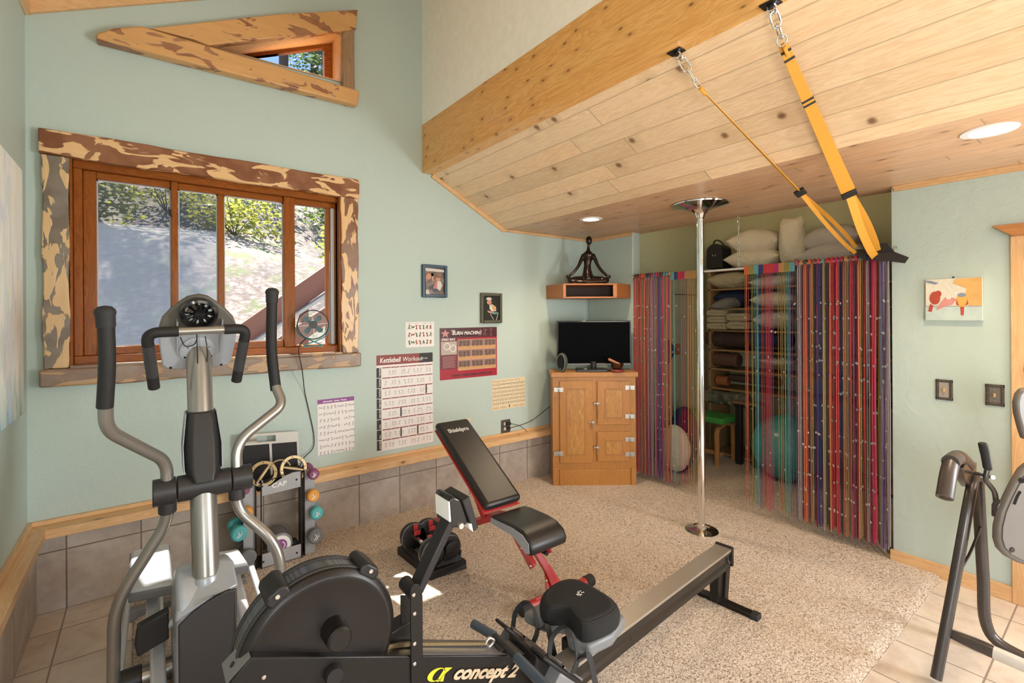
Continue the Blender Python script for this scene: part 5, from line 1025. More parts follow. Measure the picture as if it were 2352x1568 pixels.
pts = [fc_+Vector((-.05, .0, -.10)), onY(686, 800, YT-.055), onY(694, 850, YT-.05), onY(700, 900, YW-.015), onY(710, 945, YW-.01), onY(721, 1000, YW-.01), onY(718, 1030, YW-.02), onY(697, 1052, YW-.05), onY(690, 1070, YW-.07)]
obj('cord', MB().sweep(smooth_path(pts, 6), .0032, 8), BLACKP, t)
# ================================================================ corner cabinet
CT = 4.60
def cf(u, v, d=0): return far(u, v, CT-d)
cz = -.0
CB = thing('corner_cabinet', 'oak icebox-style cabinet with metal latches set across the room corner', 'cabinet', (3.41, 3.19, .02))
e1 = Rv0.copy(); e2 = Fv.copy()
def cbox(name, u0, v0, u1, v1, d0, d1, mt, par, bv=.003):
    """front-plane rectangle in image-aligned metres, from depth offset d0 (towards the viewer) back to d1"""
    a = cf(u0, v0); b = cf(u1, v1); x0 = a.dot(e1); x1 = b.dot(e1); z0 = b.z; z1 = a.z
    def P(x, dd, z): return e1*x+e2*(CT+dd)+Vector((0, 0, z))
    mb = MB().add([P(x, dd, z) for z in (z0, z1) for dd in (-d0, d1) for x in (x0, x1)], [(0, 2, 3, 1), (4, 5, 7, 6), (0, 1, 5, 4), (2, 6, 7, 3), (0, 4, 6, 2), (1, 3, 7, 5)])
    return obj(name, mb, mt, par, bevel=bv)
cb = cbox('carcass', 1268.5, 864, 1461.5, 1116, 0, .30, OAK, CB)
cbox('cabinet_top', 1265, 855, 1465, 865, .02, .30, OAK, CB, .005)
for u0, u1 in ((1270, 1284), (1449, 1461)): cbox('corner_block', u0, 1074, u1, 1116, .014, 0, OAK, CB, .004)
cbox('base_panel', 1285, 1078, 1448, 1113, .010, 0, OAK, CB, .004)
def cdoor(u0, v0, u1, v1, pu0, pv0, pu1, pv1):
    d = cbox('door', u0, v0, u1, v1, .020, 0, OAK, CB, .004)
    cbox('door_panel', pu0, pv0, pu1, pv1, .0215, 0, OAKP, d, .002)
    mb = MB()
    for s in ((pu0-2, pv0-2, pu1+2, pv0), (pu0-2, pv1, pu1+2, pv1+2), (pu0-2, pv0, pu0, pv1), (pu1, pv0, pu1+2, pv1)):
        a = cf(s[0], s[1], .0225); b = cf(s[2], s[3], .0225); mb.poly([a, Vector((b.x, b.y, a.z)), b, Vector((a.x, a.y, b.z))], -e2*.001)
    obj('panel_groove', mb, mat('oak_shadow_groove', (.36, .15, .04), .4), d); return d
d1 = cdoor(1285, 875, 1362, 1062, 1302, 894, 1343, 1043); d2 = cdoor(1371, 875, 1447, 974, 1391, 894, 1429, 958); d3 = cdoor(1371, 991, 1447, 1058, 1392, 1013, 1429, 1043)
def hinge(u, v, d):
    c = cf(u, v, .028); mb = MB().beam(c-e1*.045, c+e1*.045, .012, .045, Vector((0, 0, 1)));  mb = MB()
    for s in (-1, 1): mb.poly([c+e1*s*.006+Vector((0, 0, .020)), c+e1*s*.045+Vector((0, 0, .022)), c+e1*s*.045-Vector((0, 0, .022)), c+e1*s*.006-Vector((0, 0, .020))], e2*.006)
    mb.cyl(c-Vector((0, 0, .024)), c+Vector((0, 0, .024)), .006, 10); obj('hinge', mb, NICK, d, bevel=.001)
for u, v, d in ((1283, 895, d1), (1283, 1042, d1), (1447, 890, d2), (1447, 956, d2), (1447, 1009, d3), (1447, 1043, d3)): hinge(u, v, d)
def latch(u, v, d):
    c = cf(u, v, .03); mb = MB().lathe([(0, .012), (.010, .012), (.016, .004), (.016, -.004), (0, -.006)], c, -e2, 14).sweep(smooth_path([c-e2*.012+Vector((0, 0, .012)), c-e2*.016-Vector((0, 0, .01)), c-e2*.01-Vector((0, 0, .05)), c-e2*.006-Vector((0, 0, .066))], 4), [.006]*7+[.005]*6, 10)
    mb.beam(c-e1*.035, c+e1*.02, .02, .010, Vector((0, 0, 1))); obj('latch', mb, NICK, d, bevel=.001)
latch(1372, 926, d2); latch(1361, 969, d1); latch(1372, 1027, d3)
ztop = cf(1300, 855).z
def ontop(u, dt): # point on the cabinet top
    p = far(u, 700, CT+dt); return Vector((p.x, p.y, ztop))
# television
TV = thing('television', 'flat black television standing on the corner cabinet', 'television', ontop(1365, .15)); TT = CT+.15
def tf(u, v, d=0): return far(u, v, TT-d)
def tbox(name, u0, v0, u1, v1, d0, d1, mt, par, bv=.003):
    a, b = tf(u0, v0), tf(u1, v1); mb = MB().add([e1*x+e2*(TT+dd)+Vector((0, 0, z)) for z in (b.z, a.z) for dd in (-d0, d1) for x in (a.dot(e1), b.dot(e1))], [(0, 2, 3, 1), (4, 5, 7, 6), (0, 1, 5, 4), (2, 6, 7, 3), (0, 4, 6, 2), (1, 3, 7, 5)]); return obj(name, mb, mt, par, bevel=bv)
tbox('casing', 1279, 737, 1450, 838, .0, .04, BLACKG, TV, .004); tbox('screen', 1282, 740, 1447, 833, .0015, 0, mat('tv_screen_black', (.001, .001, .0015), .3, spec=.02), TV, .0); tbox('bottom_edge', 1280, 835, 1449, 837.5, .003, 0, MGREY, TV, .001)
p = ontop(1362, .15); obj('stand', MB().cyl(p+Vector((0, 0, .01)), p+Vector((0, 0, .09)), .03, 16), BLACKP, TV); obj('stand_foot', MB().add([p+e1*x+e2*y+Vector((0, 0, z)) for z in (.001, .014) for y in (-.09, .09) for x in (-.16, .16)], [(0, 2, 3, 1), (4, 5, 7, 6), (0, 1, 5, 4), (2, 6, 7, 3), (0, 4, 6, 2), (1, 3, 7, 5)]), BLACKG, TV, bevel=.004)
t = thing('media_player', 'slim glossy black media player box in front of the television', 'media player', ontop(1357, .02)); p = ontop(1357, .035)
obj('casing', MB().add([p+e1*x+e2*y+Vector((0, 0, z)) for z in (.002, .034) for y in (-.045, .07) for x in (-.145+(.0 if z < .01 else 0), .15)], [(0, 2, 3, 1), (4, 5, 7, 6), (0, 1, 5, 4), (2, 6, 7, 3), (0, 4, 6, 2), (1, 3, 7, 5)]), BLACKG, t, bevel=.006)
obj('front_strip', MB().add([p+e1*x+e2*y+Vector((0, 0, z)) for z in (.012, .014) for y in (-.0465, -.044) for x in (-.14, .14)], [(0, 2, 3, 1), (4, 5, 7, 6), (0, 1, 5, 4), (2, 6, 7, 3), (0, 4, 6, 2), (1, 3, 7, 5)]), LGREY, t)
p = ontop(1289, .03); t = thing('oval_speaker', 'upright oval grey speaker with a dark centre at the left of the television', 'speaker', p); c = p+Vector((0, 0, .093)); dv = (-e2-e1*.5).normalized()
def ov(d, r_, rz_, y, n=28):
    a = Vector((-dv.y, dv.x, 0)); return [c+dv*y+a*(r_*cos(2*pi*k/n))+Vector((0, 0, rz_*sin(2*pi*k/n))) for k in range(n)]
vs = ov(0, .036, .075, .02)+ov(0, .045, .088, .018)+ov(0, .055, .092, -.02)+ov(0, .045, .08, -.05); n = 28
obj('shell', MB().add(vs, [(i*n+k, i*n+(k+1) % n, (i+1)*n+(k+1) % n, (i+1)*n+k) for i in range(3) for k in range(n)]+[tuple(range(3*n, 4*n))]), mat('speaker_grey', (.16, .18, .16), .3, metal=.4), t)
obj('grille', MB().add(ov(0, .034, .072, .021)+ov(0, .028, .062, .012), [(k, (k+1) % n, n+(k+1) % n, n+k) for k in range(n)]+[tuple(range(n, 2*n))]), BLACKG, t)
p = ontop(1417, .0); t = thing('singing_bowl', 'bronze singing bowl on a red cushion at the right of the cabinet top', 'bowl', p)
obj('bowl', MB().lathe([(0, .028), (.035, .028), (.055, .05), (.06, .085), (.056, .085), (.05, .05), (.03, .034), (0, .034)], p, (0, 0, 1), 32), mat('bowl_bronze', (.10, .05, .025), .22, metal=.8), t)
t = thing('ring_cushion', 'small red patterned ring cushion under the singing bowl', 'cushion', p); obj('cushion_ring', MB().lathe([(0, .001), (.055, .001), (.064, .014), (.055, .027), (0, .0275)], p, (0, 0, 1), 28), mat('cushion_red', (.22, .03, .03), .6, var=.5, scale=60), t)
t = thing('bowl_mallet', 'light wooden mallet resting in the singing bowl', 'mallet', p+Vector((0, 0, .09))); obj('stick', MB().cyl(p+e1*.02+Vector((0, 0, .075)), p-e1*.085+Vector((0, 0, .125)), .013, 16), mat('mallet_wood', (.42, .17, .07), .5), t, bevel=.003)
# corner shelf with statue
A_ = Vector((3.242, 3.439, 0)); B_ = Vector((3.658, 3.123, 0)); L0 = Vector((3.295, 3.75, 0)); R1 = Vector((3.917, 3.166, 0)); CN = Vector((3.917, 3.75, 0))
zs1, zs0 = 1.948, 1.806; up = lambda p, z: Vector((p.x, p.y, z))
SH = thing('corner_shelf', 'small reddish wooden corner shelf with an open slot above the television', 'shelf', up(lerp(A_, B_, .5), zs0))
for z in (zs0, zs1-.014): obj('shelf_board', MB().poly([up(q, z) for q in (L0, A_, B_, R1, CN)], (0, 0, .014)), CHERRY, SH, bevel=.002)
def wallp(p, q, m_, nm, z0=zs0+.014, z1=zs1-.014, th=.012):
    nn = Vector((0, 0, 1)).cross(q-p).normalized()*th; obj(nm, MB().poly([up(p, z0), up(q, z0), up(q, z1), up(p, z1)], nn), m_, SH, bevel=.001)
wallp(L0, A_, CHERRY, 'side_panel'); wallp(B_, R1, CHERRY, 'side_panel'); wallp(A_, lerp(A_, B_, .05), CHERRY, 'slot_frame'); wallp(lerp(A_, B_, .93), B_, CHERRY, 'slot_frame'); wallp(lerp(L0, CN, .3), lerp(R1, CN, .3), mat('shelf_inside', (.05, .02, .01), .6), 'back_panel')
ST = thing('meditating_statue', 'dark bronze meditating figure statue on the corner shelf', 'statue', up(lerp(A_, B_, .55)+e2*.12, zs1)); T5 = 4.86
def sp3(u, v, d=0): return far(u, v, T5+d)
def us(x, y): return (1200+x/4.704, 440+y/4.704)
k_ = T5/FPX/4.704
mb = MB(); tor = [(705, 925, 68), (702, 890, 55), (700, 840, 43), (702, 790, 38), (705, 745, 45), (708, 705, 58), (710, 680, 62), (712, 655, 42), (712, 635, 20), (712, 600, 14), (714, 580, 16)]
mb.sweep([sp3(*us(x, y)) for x, y, r_ in tor], [r_*k_ for x, y, r_ in tor], 18, sq=1)
c = sp3(*us(718, 528)); mb.ball(c, 34*k_, 12, (1, 1, 1.45))
for sg in (-1, 1):
    pts = [(712+sg*48, 680, 24), (712+sg*78, 740, 21), (712+sg*105, 800, 17), (712+sg*150, 860, 17), (712+sg*205, 910, 13), (712+sg*225, 920, 15)]
    mb.sweep(smooth_path([sp3(*us(x, y), -.03*i*.5) for i, (x, y, r_) in enumerate(pts)], 4), [r for i in range(len(pts)-1) for r in [(pts[i][2]*(1-q/4)+pts[i+1][2]*q/4)*k_ for q in range(4)]]+[pts[-1][2]*k_], 12)
    mb.sweep(arc(sp3(*us(712+sg*222, 918), -.08), 20*k_, 0, 2*pi, 10, e1), 5*k_, 6)
    mb.sweep(smooth_path([sp3(*us(712+sg*30, 945), 0), sp3(*us(712+sg*150, 950), -.05), sp3(*us(712+sg*200, 958), -.09), sp3(*us(712+sg*120, 968), -.12), sp3(*us(712-sg*60, 972-sg*8), -.13)], 4), [34*k_]*5+[27*k_]*6+[20*k_]*6, 12)
sb = obj('figure', mb, mat('statue_bronze', (.028, .014, .010), .22, metal=.5), ST); rm = sb.modifiers.new('remesh', 'REMESH'); rm.mode = 'VOXEL'; rm.voxel_size = .0055; rm.use_smooth_shade = True
# ================================================================ chrome dance pole
px_, py_ = 3.319, 2.027
DP = thing('dance_pole', 'chrome dance pole from floor to the wooden ceiling', 'dance pole', (px_, py_, .02))
obj('pole', MB().cyl((px_, py_, .05), (px_, py_, 1.29), .0275, 40), CHROME, DP); obj('pole', MB().cyl((px_, py_, 1.298), (px_, py_, 2.36), .0265, 40), CHROME, DP); obj('coupling', MB().cyl((px_, py_, 1.29), (px_, py_, 1.298), .0285, 40), CHROME, DP)
obj('ceiling_dome', MB().lathe([(.026, -.11), (.031, -.105), (.036, -.085), (.055, -.062), (.09, -.042), (.14, -.024), (.2, -.012), (.202, -.004), (.19, -.001), (0, -.001)], (px_, py_, ZC), (0, 0, 1), 48), CHROME, DP)
obj('floor_plate', MB().lathe([(0, 0), (.118, 0), (.118, .005), (.06, .010), (.045, .02), (.036, .022), (.034, .05), (.0275, .052), (0, .05)], (px_, py_, .021), (0, 0, 1), 48), CHROME, DP)
# ================================================================ suspension straps hanging from the beam
def link(mb, c, d, side, ln, w, r_):
    d = Vector(d).normalized(); s_ = Vector(side); s_ = (s_-d*s_.dot(d)).normalized(); h = (ln-w)/2; P = []
    for k in range(9): t = -pi/2+pi*k/8; P.append(c+d*(h+w/2*cos(t))+s_*(w/2*sin(t)))
    for k in range(9): t = pi/2+pi*k/8; P.append(c+d*(-h+w/2*cos(t))+s_*(w/2*sin(t)))
    mb.sweep(P, r_, 8, closed=True)
WEB = mat('yellow_webbing', (.62, .28, .025), .6, bump=.2, scale=80); WEBB = mat('black_webbing', (.02, .016, .016), .7, bump=.2, scale=60)
side = Rv0
def strapset(anc, ring_px, t_ring, end, buck, w_top, w_mid, w_end, edge, lab):
    A0 = Vector(anc); ring = far(*ring_px, t_ring); e_ = Vector(end)
    t = thing('suspension_strap', lab, 'exercise strap', A0, group='yellow suspension straps on the beam')
    obj('eye_plate', MB().box((A0.x, A0.y, A0.z-.003), (.05, .07, .006)).cyl((A0.x, A0.y, A0.z-.006), (A0.x, A0.y, A0.z-.02), .012, 12), BLACKM, t, bevel=.002)
    d = ring-A0; sd2 = d.cross(Vector((0, 0, 1))).normalized(); sd3 = d.cross(sd2).normalized(); c_ = obj('chain', MB(), STEEL, t)
    for k, (f, ln, w_, s_) in enumerate(((.12, .25, .16, sd2), (.37, .38, .20, side), (.66, .36, .16, sd3*.7+sd2*.7))):
        mb = MB(); link(mb, A0+d*f, d, s_, d.length*ln, d.length*w_, .0045); obj('chain_link', mb, CHROME, c_)
    mb = MB(); link(mb, A0+d*.88, d, side, d.length*.26, d.length*.24 if not edge else d.length*.1, .0032); obj('chain_link', mb, STEEL, c_)
    # find the buckle by travelling down the strap
    b = min((lerp(ring, e_, k/200) for k in range(200)), key=lambda p: (CX+FPX*((p-Vector((0, 0, H))).dot(Rv))/((p-Vector((0, 0, H))).dot(Fv))-buck)**2)
    sv = side if not edge else (side*.12+Fv).normalized()
    n = 14; pts = [lerp(ring, b, k/n) for k in range(n+1)]
    mb = MB(); vs = []; 
    for k, p in enumerate(pts):
        dd = (b-ring).normalized(); a = (sv-dd*sv.dot(dd)).normalized(); nn = dd.cross(a); w_ = w_top+(w_mid-w_top)*k/n
        vs += [p+a*w_/2+nn*.002, p-a*w_/2+nn*.002, p-a*w_/2-nn*.002, p+a*w_/2-nn*.002]
    mb.add(vs, [(0, 1, 2, 3), (n*4+3, n*4+2, n*4+1, n*4)]+[(k*4+j, (k+1)*4+j, (k+1)*4+(j+1) % 4, k*4+(j+1) % 4) for k in range(n) for j in range(4)])
    obj('webbing', mb, WEB, t, bevel=.0005)
    def band(f, h_=.012, k_=1.06):
        dd = (b-ring).normalized(); a = (sv-dd*sv.dot(dd)).normalized(); p = lerp(ring, b, f); w_ = (w_top+(w_mid-w_top)*f)*k_; obj('stitch_band', MB().beam(p-a*w_/2, p+a*w_/2, h_, .007, dd.cross(a)), WEBB, t)
    for f in ((.03, .07, .30, .325) if not edge else (.02,)): band(f)
    obj('strap_loop', MB().beam(ring-(b-ring).normalized()*.0, ring+(b-ring).normalized()*.05, .034, .014, side), WEB, t, bevel=.003)
    dd = (e_-b).normalized(); a = (side-dd*side.dot(dd)).normalized(); obj('buckle', MB().beam(b-a*w_end*.5, b+a*w_end*.5, .05, .022, dd.cross(a)), BLACKP, t, bevel=.004); obj('buckle_slots', MB().beam(b-a*w_end*.28+dd*.01-Fv*.014, b+a*w_end*.28+dd*.01-Fv*.014, .012, .004, dd.cross(a)), mat('buckle_yellow', (.6, .3, .05), .5), t)
    nn = a.cross(dd)
    for s_ in (-1, 1):
        L_ = smooth_path([b+dd*.01, lerp(b, e_, .45)+a*s_*w_end*.24+nn*s_*.02, lerp(b, e_, .8)+a*s_*w_end*.26+nn*s_*.03, e_+a*s_*w_end*.14+nn*s_*.02], 6)
        obj('loop_webbing', MB().ribbon(L_, w_end*(.62 if not edge else .42), .004, a if s_ > 0 else a*.9+nn*.3), WEB, t)
    return t
endR = onX(2012, 583, 3.80); endL = onX(1965, 574, 3.80)
sR = strapset((1.96, .889, ZB), (1799, 104), 1.96, endR, 1950, .036, .070, .074, False, 'wide yellow strap on the right, nearer the ceiling lamp')
sL = strapset((1.964, 1.315, ZB), (1606, 200), 2.25, endL, 1838, .008, .018, .055, True, 'yellow strap on the left seen edge-on from its chain')
CRD = thing('foot_cradle', 'black webbing foot cradle joining the ends of the yellow straps', 'exercise strap', onX(2010, 590, 3.80))
def flat(pts, x, th=.012): obj('webbing_loop', MB().poly([onX(u, v, x) for u, v in pts], (th, .004, .006)), WEBB, CRD, bevel=.003)
flat([(2016, 562), (2038, 559), (2055, 578), (2054, 588), (2036, 586), (2020, 586)], 3.84); flat([(1998, 590), (2024, 580), (2054, 579), (2088, 592), (2079, 605), (2040, 600), (2012, 600)], 3.78)
flat([(1950, 579), (1974, 573), (2000, 575), (2002, 581), (1985, 584), (1992, 600), (1984, 598), (1968, 586)], 3.82); flat([(1984, 597), (1992, 599), (2016, 590), (2012, 586)], 3.80)
obj('hook', MB().sweep(smooth_path([onX(2050, 577, 3.86), onX(2058, 566, 3.9), onX(2062, 570, 3.92)], 4), .004, 8), STEEL, CRD)
# ================================================================ string curtains
SC = [(.42, .025, .03), (.50, .11, .03), (.36, .015, .10), (.22, .19, .04), (.10, .26, .27), (.02, .03, .12), (.12, .04, .15), (.20, .07, .035), (.30, .25, .28), (.40, .20, .07), (.28, .03, .05), (.12, .16, .20), (.45, .05, .07), (.07, .05, .04)]
SM = [mat('thread_%s' % n_, c, .65, var=.15) for n_, c in zip('red orange magenta olive teal navy purple brown lilac ochre wine slate coral umber'.split(), SC)]
SQ = mat('sequin_silver', (.8, .75, .72), .15, metal=.8)
ZR = 2.018
def curtain(y0, y1, z0, z1_, spacing, wd, lab, pal, header=None, dens=1.0, depth=.02, seqs=60, seed=1, blk=3):
    r = random.Random(seed); t = thing('string_curtain', lab, 'curtain', (XR-.02, (y0+y1)/2, ZR)); mb = MB(); n = int(abs(y1-y0)/spacing); col = 0
    for i in range(n):
        y = y0+(y1-y0)*(i+.5)/n+r.uniform(-.3, .3)*spacing
        if i % blk == 0: col = r.choice(pal) if not callable(pal) else 0
        mb.mi = col if not callable(pal) else pal((y-y0)/(y1-y0), r)
        if r.random() > dens: continue
        x = XR-.02+depth*sin(i*.55+seed)+r.uniform(-.006, .006); zb_ = z0+(z1_-z0)*(i/n)+r.uniform(-.015, .035)
        dx, dy = r.uniform(-.006, .006), r.uniform(-.006, .006)
        mb.sweep([(x*.3+(XR-.02)*.7, y, ZR+.012), (x, y, ZR-.05), (x+dx, y+dy, 1.0), (x, y+dy*.3, zb_)], wd, 4, caps=False)
    o_ = obj('strands', mb, SM, t, smooth=False); o_['kind'] = 'stuff'
    if header:
        N_ = len(header); hb_ = MB()
        for k, c in enumerate(header): hb_.mi = c; hb_.box2((XR-.036, y0+(y1-y0)*k/N_, ZR-.055), (XR-.031, y0+(y1-y0)*(k+1)/N_, ZR+.016))
        obj('header_band', hb_, SM, t, smooth=False)
    mb = MB()
    for i in range(seqs):
        z = .25+.105*r.randrange(15)+r.uniform(-.01, .01); y = y0+(y1-y0)*r.random(); x = XR-.05-r.uniform(0, .01)
        mb.box((x, y, z), (.002, .013, .004)).box((x, y, z), (.002, .004, .016))
    s_ = obj('sequins', mb, SQ, t, smooth=False); s_['kind'] = 'stuff'
    return t
def gather(name_t, y0, y1, seed):   # strands looped over the rod
    r = random.Random(seed); mb = MB(); n = int(abs(y1-y0)/.028)
    for i in range(n):
        y = y0+(y1-y0)*(i+.5)/n; mb.mi = r.randrange(14); mb.sweep(arc((XR-.02, y, ZR), .019, -.5, pi+.5, 8), .011, 6)
    obj('rod_loops', mb, SM, name_t)
def palL(f, r): return r.choice([0, 1, 12, 7, 0, 9] if f < .4 else [6, 5, 6, 10, 8, 2] if f < .75 else [2, 12, 2, 3, 7, 10])
c1 = curtain(3.10, 2.675, .07, .075, .0036, .0027, 'densely bunched red and purple string curtain beside the oak cabinet', palL, seqs=120, seed=4); gather(c1, 3.10, 2.675, 2)
curtain(2.675, 2.385, .075, .12, .0065, .0016, 'thin see-through string curtain with a rainbow header left of the chrome pole', lambda f, r: [4, 11, 5, 12, 2, 9, 9, 3, 4][min(8, int(f*9))], header=[4, 5, 0, 2, 9, 9, 3, 4], dens=.62, depth=.006, seqs=18, seed=8)
curtain(1.985, 1.60, .10, .10, .0075, .0017, 'thin see-through string curtain with a rainbow header in front of the shelves', lambda f, r: ([1, 3, 4, 5, 0, 2, 9, 3, 4, 6])[min(9, int(f*10))] if r.random() < .8 else 0, header=[1, 3, 4, 5, 0, 2, 9, 3, 4, 10], dens=.7, depth=.006, seqs=22, seed=10)
c4 = curtain(1.60, 1.022, .10, .085, .0054, .0027, 'dense many-coloured string curtain hanging next to the right wall', lambda f, r: 0, seqs=120, seed=14) if 0 else curtain(1.60, 1.022, .10, .085, .0037, .0029, 'dense many-coloured string curtain hanging next to the right wall', [0, 1, 2, 3, 4, 5, 6, 7, 8, 9, 10, 11, 12, 13, 0, 10, 8, 7, 10], seqs=230, seed=14, blk=2); gather(c4, 1.60, 1.022, 6)
t = thing('curtain_rod', 'slim white curtain rod across the closet opening', 'curtain rod', (XR-.02, 2.1, ZR)); obj('rod', MB().cyl((XR-.02, 1.0, ZR), (XR-.02, 3.14, ZR), .009, 14), mat('rod_white', (.62, .60, .58), .35), t)
t = thing('rod_chain', 'thin chain holding up the middle of the curtain rod', 'chain', (XR-.02, 2.05, ZC)); yc = onX(1697, 600, XR-.02).y; obj('screw_eye', MB().sweep(arc((XR-.02, yc, ZC-.03), .008, 0, 2*pi, 10, Vector((0, 1, 0))), .002, 6), STEEL, t)
z = ZC-.05; k = 0
while z > ZR+.03:
    mb = MB(); ln = .10 if k % 3 == 1 else .045; link(mb, Vector((XR-.02, yc, z-ln/2)), (0, 0, 1), (1, 0, 0) if k % 2 else (0, 1, 0), ln, .014, .0022); obj('chain_link', mb, CHROME, t); z -= ln*.9; k += 1
# ================================================================ closet contents
XF = 5.2
def cy(u, v, x=XF): return onX(u, v, x)
SHW = mat('shelf_pine', (.30, .17, .07), .5)
SU = thing('shelving_unit', 'pine shelving unit filled with bedding in the closet', 'shelves', (5.4, 2.3, 0))
yl = cy(1627, 700).y; yr = 1.05
obj('side_panel', MB().box2((XF, yl-.025, .02), (5.62, yl, cy(1627, 618).z)), SHW, SU, bevel=.002); obj('side_panel', MB().box2((XF, yr, .02), (5.62, yr+.025, cy(1627, 618).z)), SHW, SU, bevel=.002)
zsh = [cy(1650, v).z for v in (620, 663, 708, 757, 802, 846, 890)]
for z in zsh: obj('shelf_board', MB().box2((XF, yr, z-.02), (5.62, yl, z)), SHW, SU, bevel=.002)
obj('bottom_board', MB().box2((XF, yr, .05), (5.62, yl, .07)), SHW, SU)
def fabric(name, col, var=.12, stripe=0, ax='Z'):
    N = NT(name); c = N.coord(); f = N.noise(c, 9, 4, .6, 1.2)
    col2 = N.mix(f, tuple(x*(1-var) for x in col), tuple(min(1, x*(1+var)) for x in col))
    if stripe: w_ = N.n('TexWave', i_Scale=stripe, bands_direction=ax); N.t.links.new(c, w_.inputs['Vector']); col2 = N.mix(N.math('MULTIPLY', w_.outputs[0], .5), col2, tuple(x*.35 for x in col))
    N.bump(f, .7, .03); return N.out(col2, .85)
F_CR = fabric('pillow_cream', (.66, .58, .42)); F_ST = fabric('ticking_stripe', (.56, .50, .42), stripe=28); F_KH = fabric('khaki_cotton', (.40, .33, .20)); F_BR = fabric('dark_brown_cloth', (.055, .028, .018)); F_BR2 = fabric('brown_blanket', (.12, .055, .03)); F_NV = fabric('navy_cloth', (.015, .02, .06)); F_GY = fabric('grey_bedding_bag', (.24, .23, .19), .3, 20); F_WH = fabric('white_bundle', (.52, .48, .40), .25); F_OR = fabric('rust_roll', (.30, .10, .03))
def pillow(lab, u0, v0, u1, v1, x, mt, th=None, rot=0, seed=0, cat='pillow', name='pillow', group=None, dep=.36):
    a, b = onX(u0, v0, x), onX(u1, v1, x); c = (a+b)/2; hw = abs(a.y-b.y)/2; hh = abs(a.z-b.z)/2; hd = dep/2
    t = thing(name, lab, cat, (x+hd, c.y, c.z-hh), group=group); r = random.Random(seed+int(u0)); n = 18; vs = []; fs = []
    f1, f2, f3 = r.uniform(0, 6), r.uniform(0, 6), r.uniform(5, 8)
    tall = hh > hw
    for sgn in (-1, 1):
        for j in range(n+1):
            for i in range(n+1):
                p, q = -1+2*i/n, -1+2*j/n
                # plan: width x depth for a lying pillow, width x height for a standing one
                e = (1-abs(p)**2.2)*(1-abs(q)**2.2); h = max(0, e)**.62; pin = 1-.10*(1-abs(p))**2*(q*q) if 0 else 1-.09*(1-q*q)*abs(p)**3*0
                wr = 1+.06*sin(p*f3+f1+q*2)*sin(q*f3*.8+f2)
                k1 = 1-.07*(1-abs(q)**2)*abs(p)**4; k2 = 1-.07*(1-abs(p)**2)*abs(q)**4
                if tall: k1 = .62+.38*(1-abs(q)**3.5)**.5-.12*(q+.25)**2*(abs(q) < .6); k1 = min(1, k1)
                if tall: vs.append((x+hd+sgn*h*hd*.8*wr, c.y+p*hw*k1, c.z+q*hh*k2))
                else: vs.append((x+hd+q*hd*k2, c.y+p*hw*k1, c.z+sgn*h*hh*wr+hh*.12*sin(p*3+f1)*(1-h)))
    for s_ in range(2):
        o_ = s_*(n+1)**2
        for j in range(n):
            for i in range(n): fs.append((o_+j*(n+1)+i, o_+j*(n+1)+i+1, o_+(j+1)*(n+1)+i+1, o_+(j+1)*(n+1)+i))
    mb = MB()
    if rot: mb.at(M=Matrix.Translation(c) @ Matrix.Rotation(rot, 4, 'X') @ Matrix.Translation(-c))
    mb.add(vs, fs); o_ = obj('cover', mb, mt, t, sub=1)
    return t
G = 'pillows stored in the closet'
pillow('cream pillow lying flat at the left end of the top shelf', 1656, 574, 1790, 614, XF-.02, F_CR, group=G); pillow('plump cream pillow on top of another, left of the upright one', 1662, 530, 1788, 582, XF, F_CR, rot=.10, group=G)
pillow('cream pillow standing upright in the middle of the top shelf', 1774, 497, 1838, 604, XF-.1, F_CR, group=G, dep=.28); pillow('striped ticking pillow lying flat under another one', 1818, 562, 1985, 604, XF-.03, F_ST, rot=-.05, group=G); pillow('striped ticking pillow lying on top, behind the yellow strap', 1820, 524, 1978, 572, XF, F_ST, rot=-.06, group=G)
pillow('tan pillow poking out of the second shelf beside the pole', 1617, 624, 1712, 664, XF-.06, F_KH, group=G, dep=.42); pillow('white pillow on the second shelf behind the thin curtain', 1712, 634, 1822, 662, XF-.02, F_WH, group=G); pillow('cream pillow on the third shelf behind the thin curtain', 1716, 670, 1820, 708, XF-.02, F_CR, group=G)
pillow('crumpled pale bedding bundle on the fourth shelf', 1722, 711, 1816, 757, XF-.02, F_WH, cat='bedding', name='bedding_bundle', seed=9); pillow('pale folded bundle on the sixth shelf behind the curtain', 1736, 818, 1822, 846, XF-.02, F_WH, cat='bedding', name='bedding_bundle', seed=5)
pillow('heap of dark navy clothes on the third shelf', 1634, 664, 1716, 706, XF+.03, F_NV, cat='clothes', name='clothes_pile', seed=3); pillow('grey striped bedding bag slumped at the shelf edge', 1626, 684, 1688, 712, XF-.07, F_GY, cat='bedding', name='bedding_bag', rot=-.15, seed=7, dep=.3)
def folded(lab, u0, u1, v0, v1, n_, grp):
    a, b = onX(u0, v0, XF-.03), onX(u1, v1, XF-.03); t = thing('folded_blanket_stack', lab, 'blankets', (XF+.1, (a.y+b.y)/2, b.z), group=grp); h = (a.z-b.z)/n_; r = random.Random(u0)
    for k in range(n_):
        z = b.z+h*(k+.5); y0_, y1_ = b.y+r.uniform(0, .02), a.y-r.uniform(0, .02)
        o_ = obj('folded_blanket', MB().sweep(smooth_path([(XF-.03, y0_+.01, z-h*.22), (XF-.03, y1_-.03, z-h*.22), (XF-.03, y1_, z), (XF-.03, y1_-.03, z+h*.22), (XF-.03, y0_+.01, z+h*.2)], 4), h*.27, 10).box2((XF-.02, y0_, z-h*.4), (XF+.3, y1_-.01, z+h*.42)), F_KH, t, bevel=.012)
folded('stack of folded khaki blankets at the left of the fourth shelf', 1626, 1671, 711, 757, 3, 'folded khaki blankets'); folded('lower stack of folded khaki blankets beside the thin curtain', 1672, 1716, 719, 757, 2, 'folded khaki blankets')
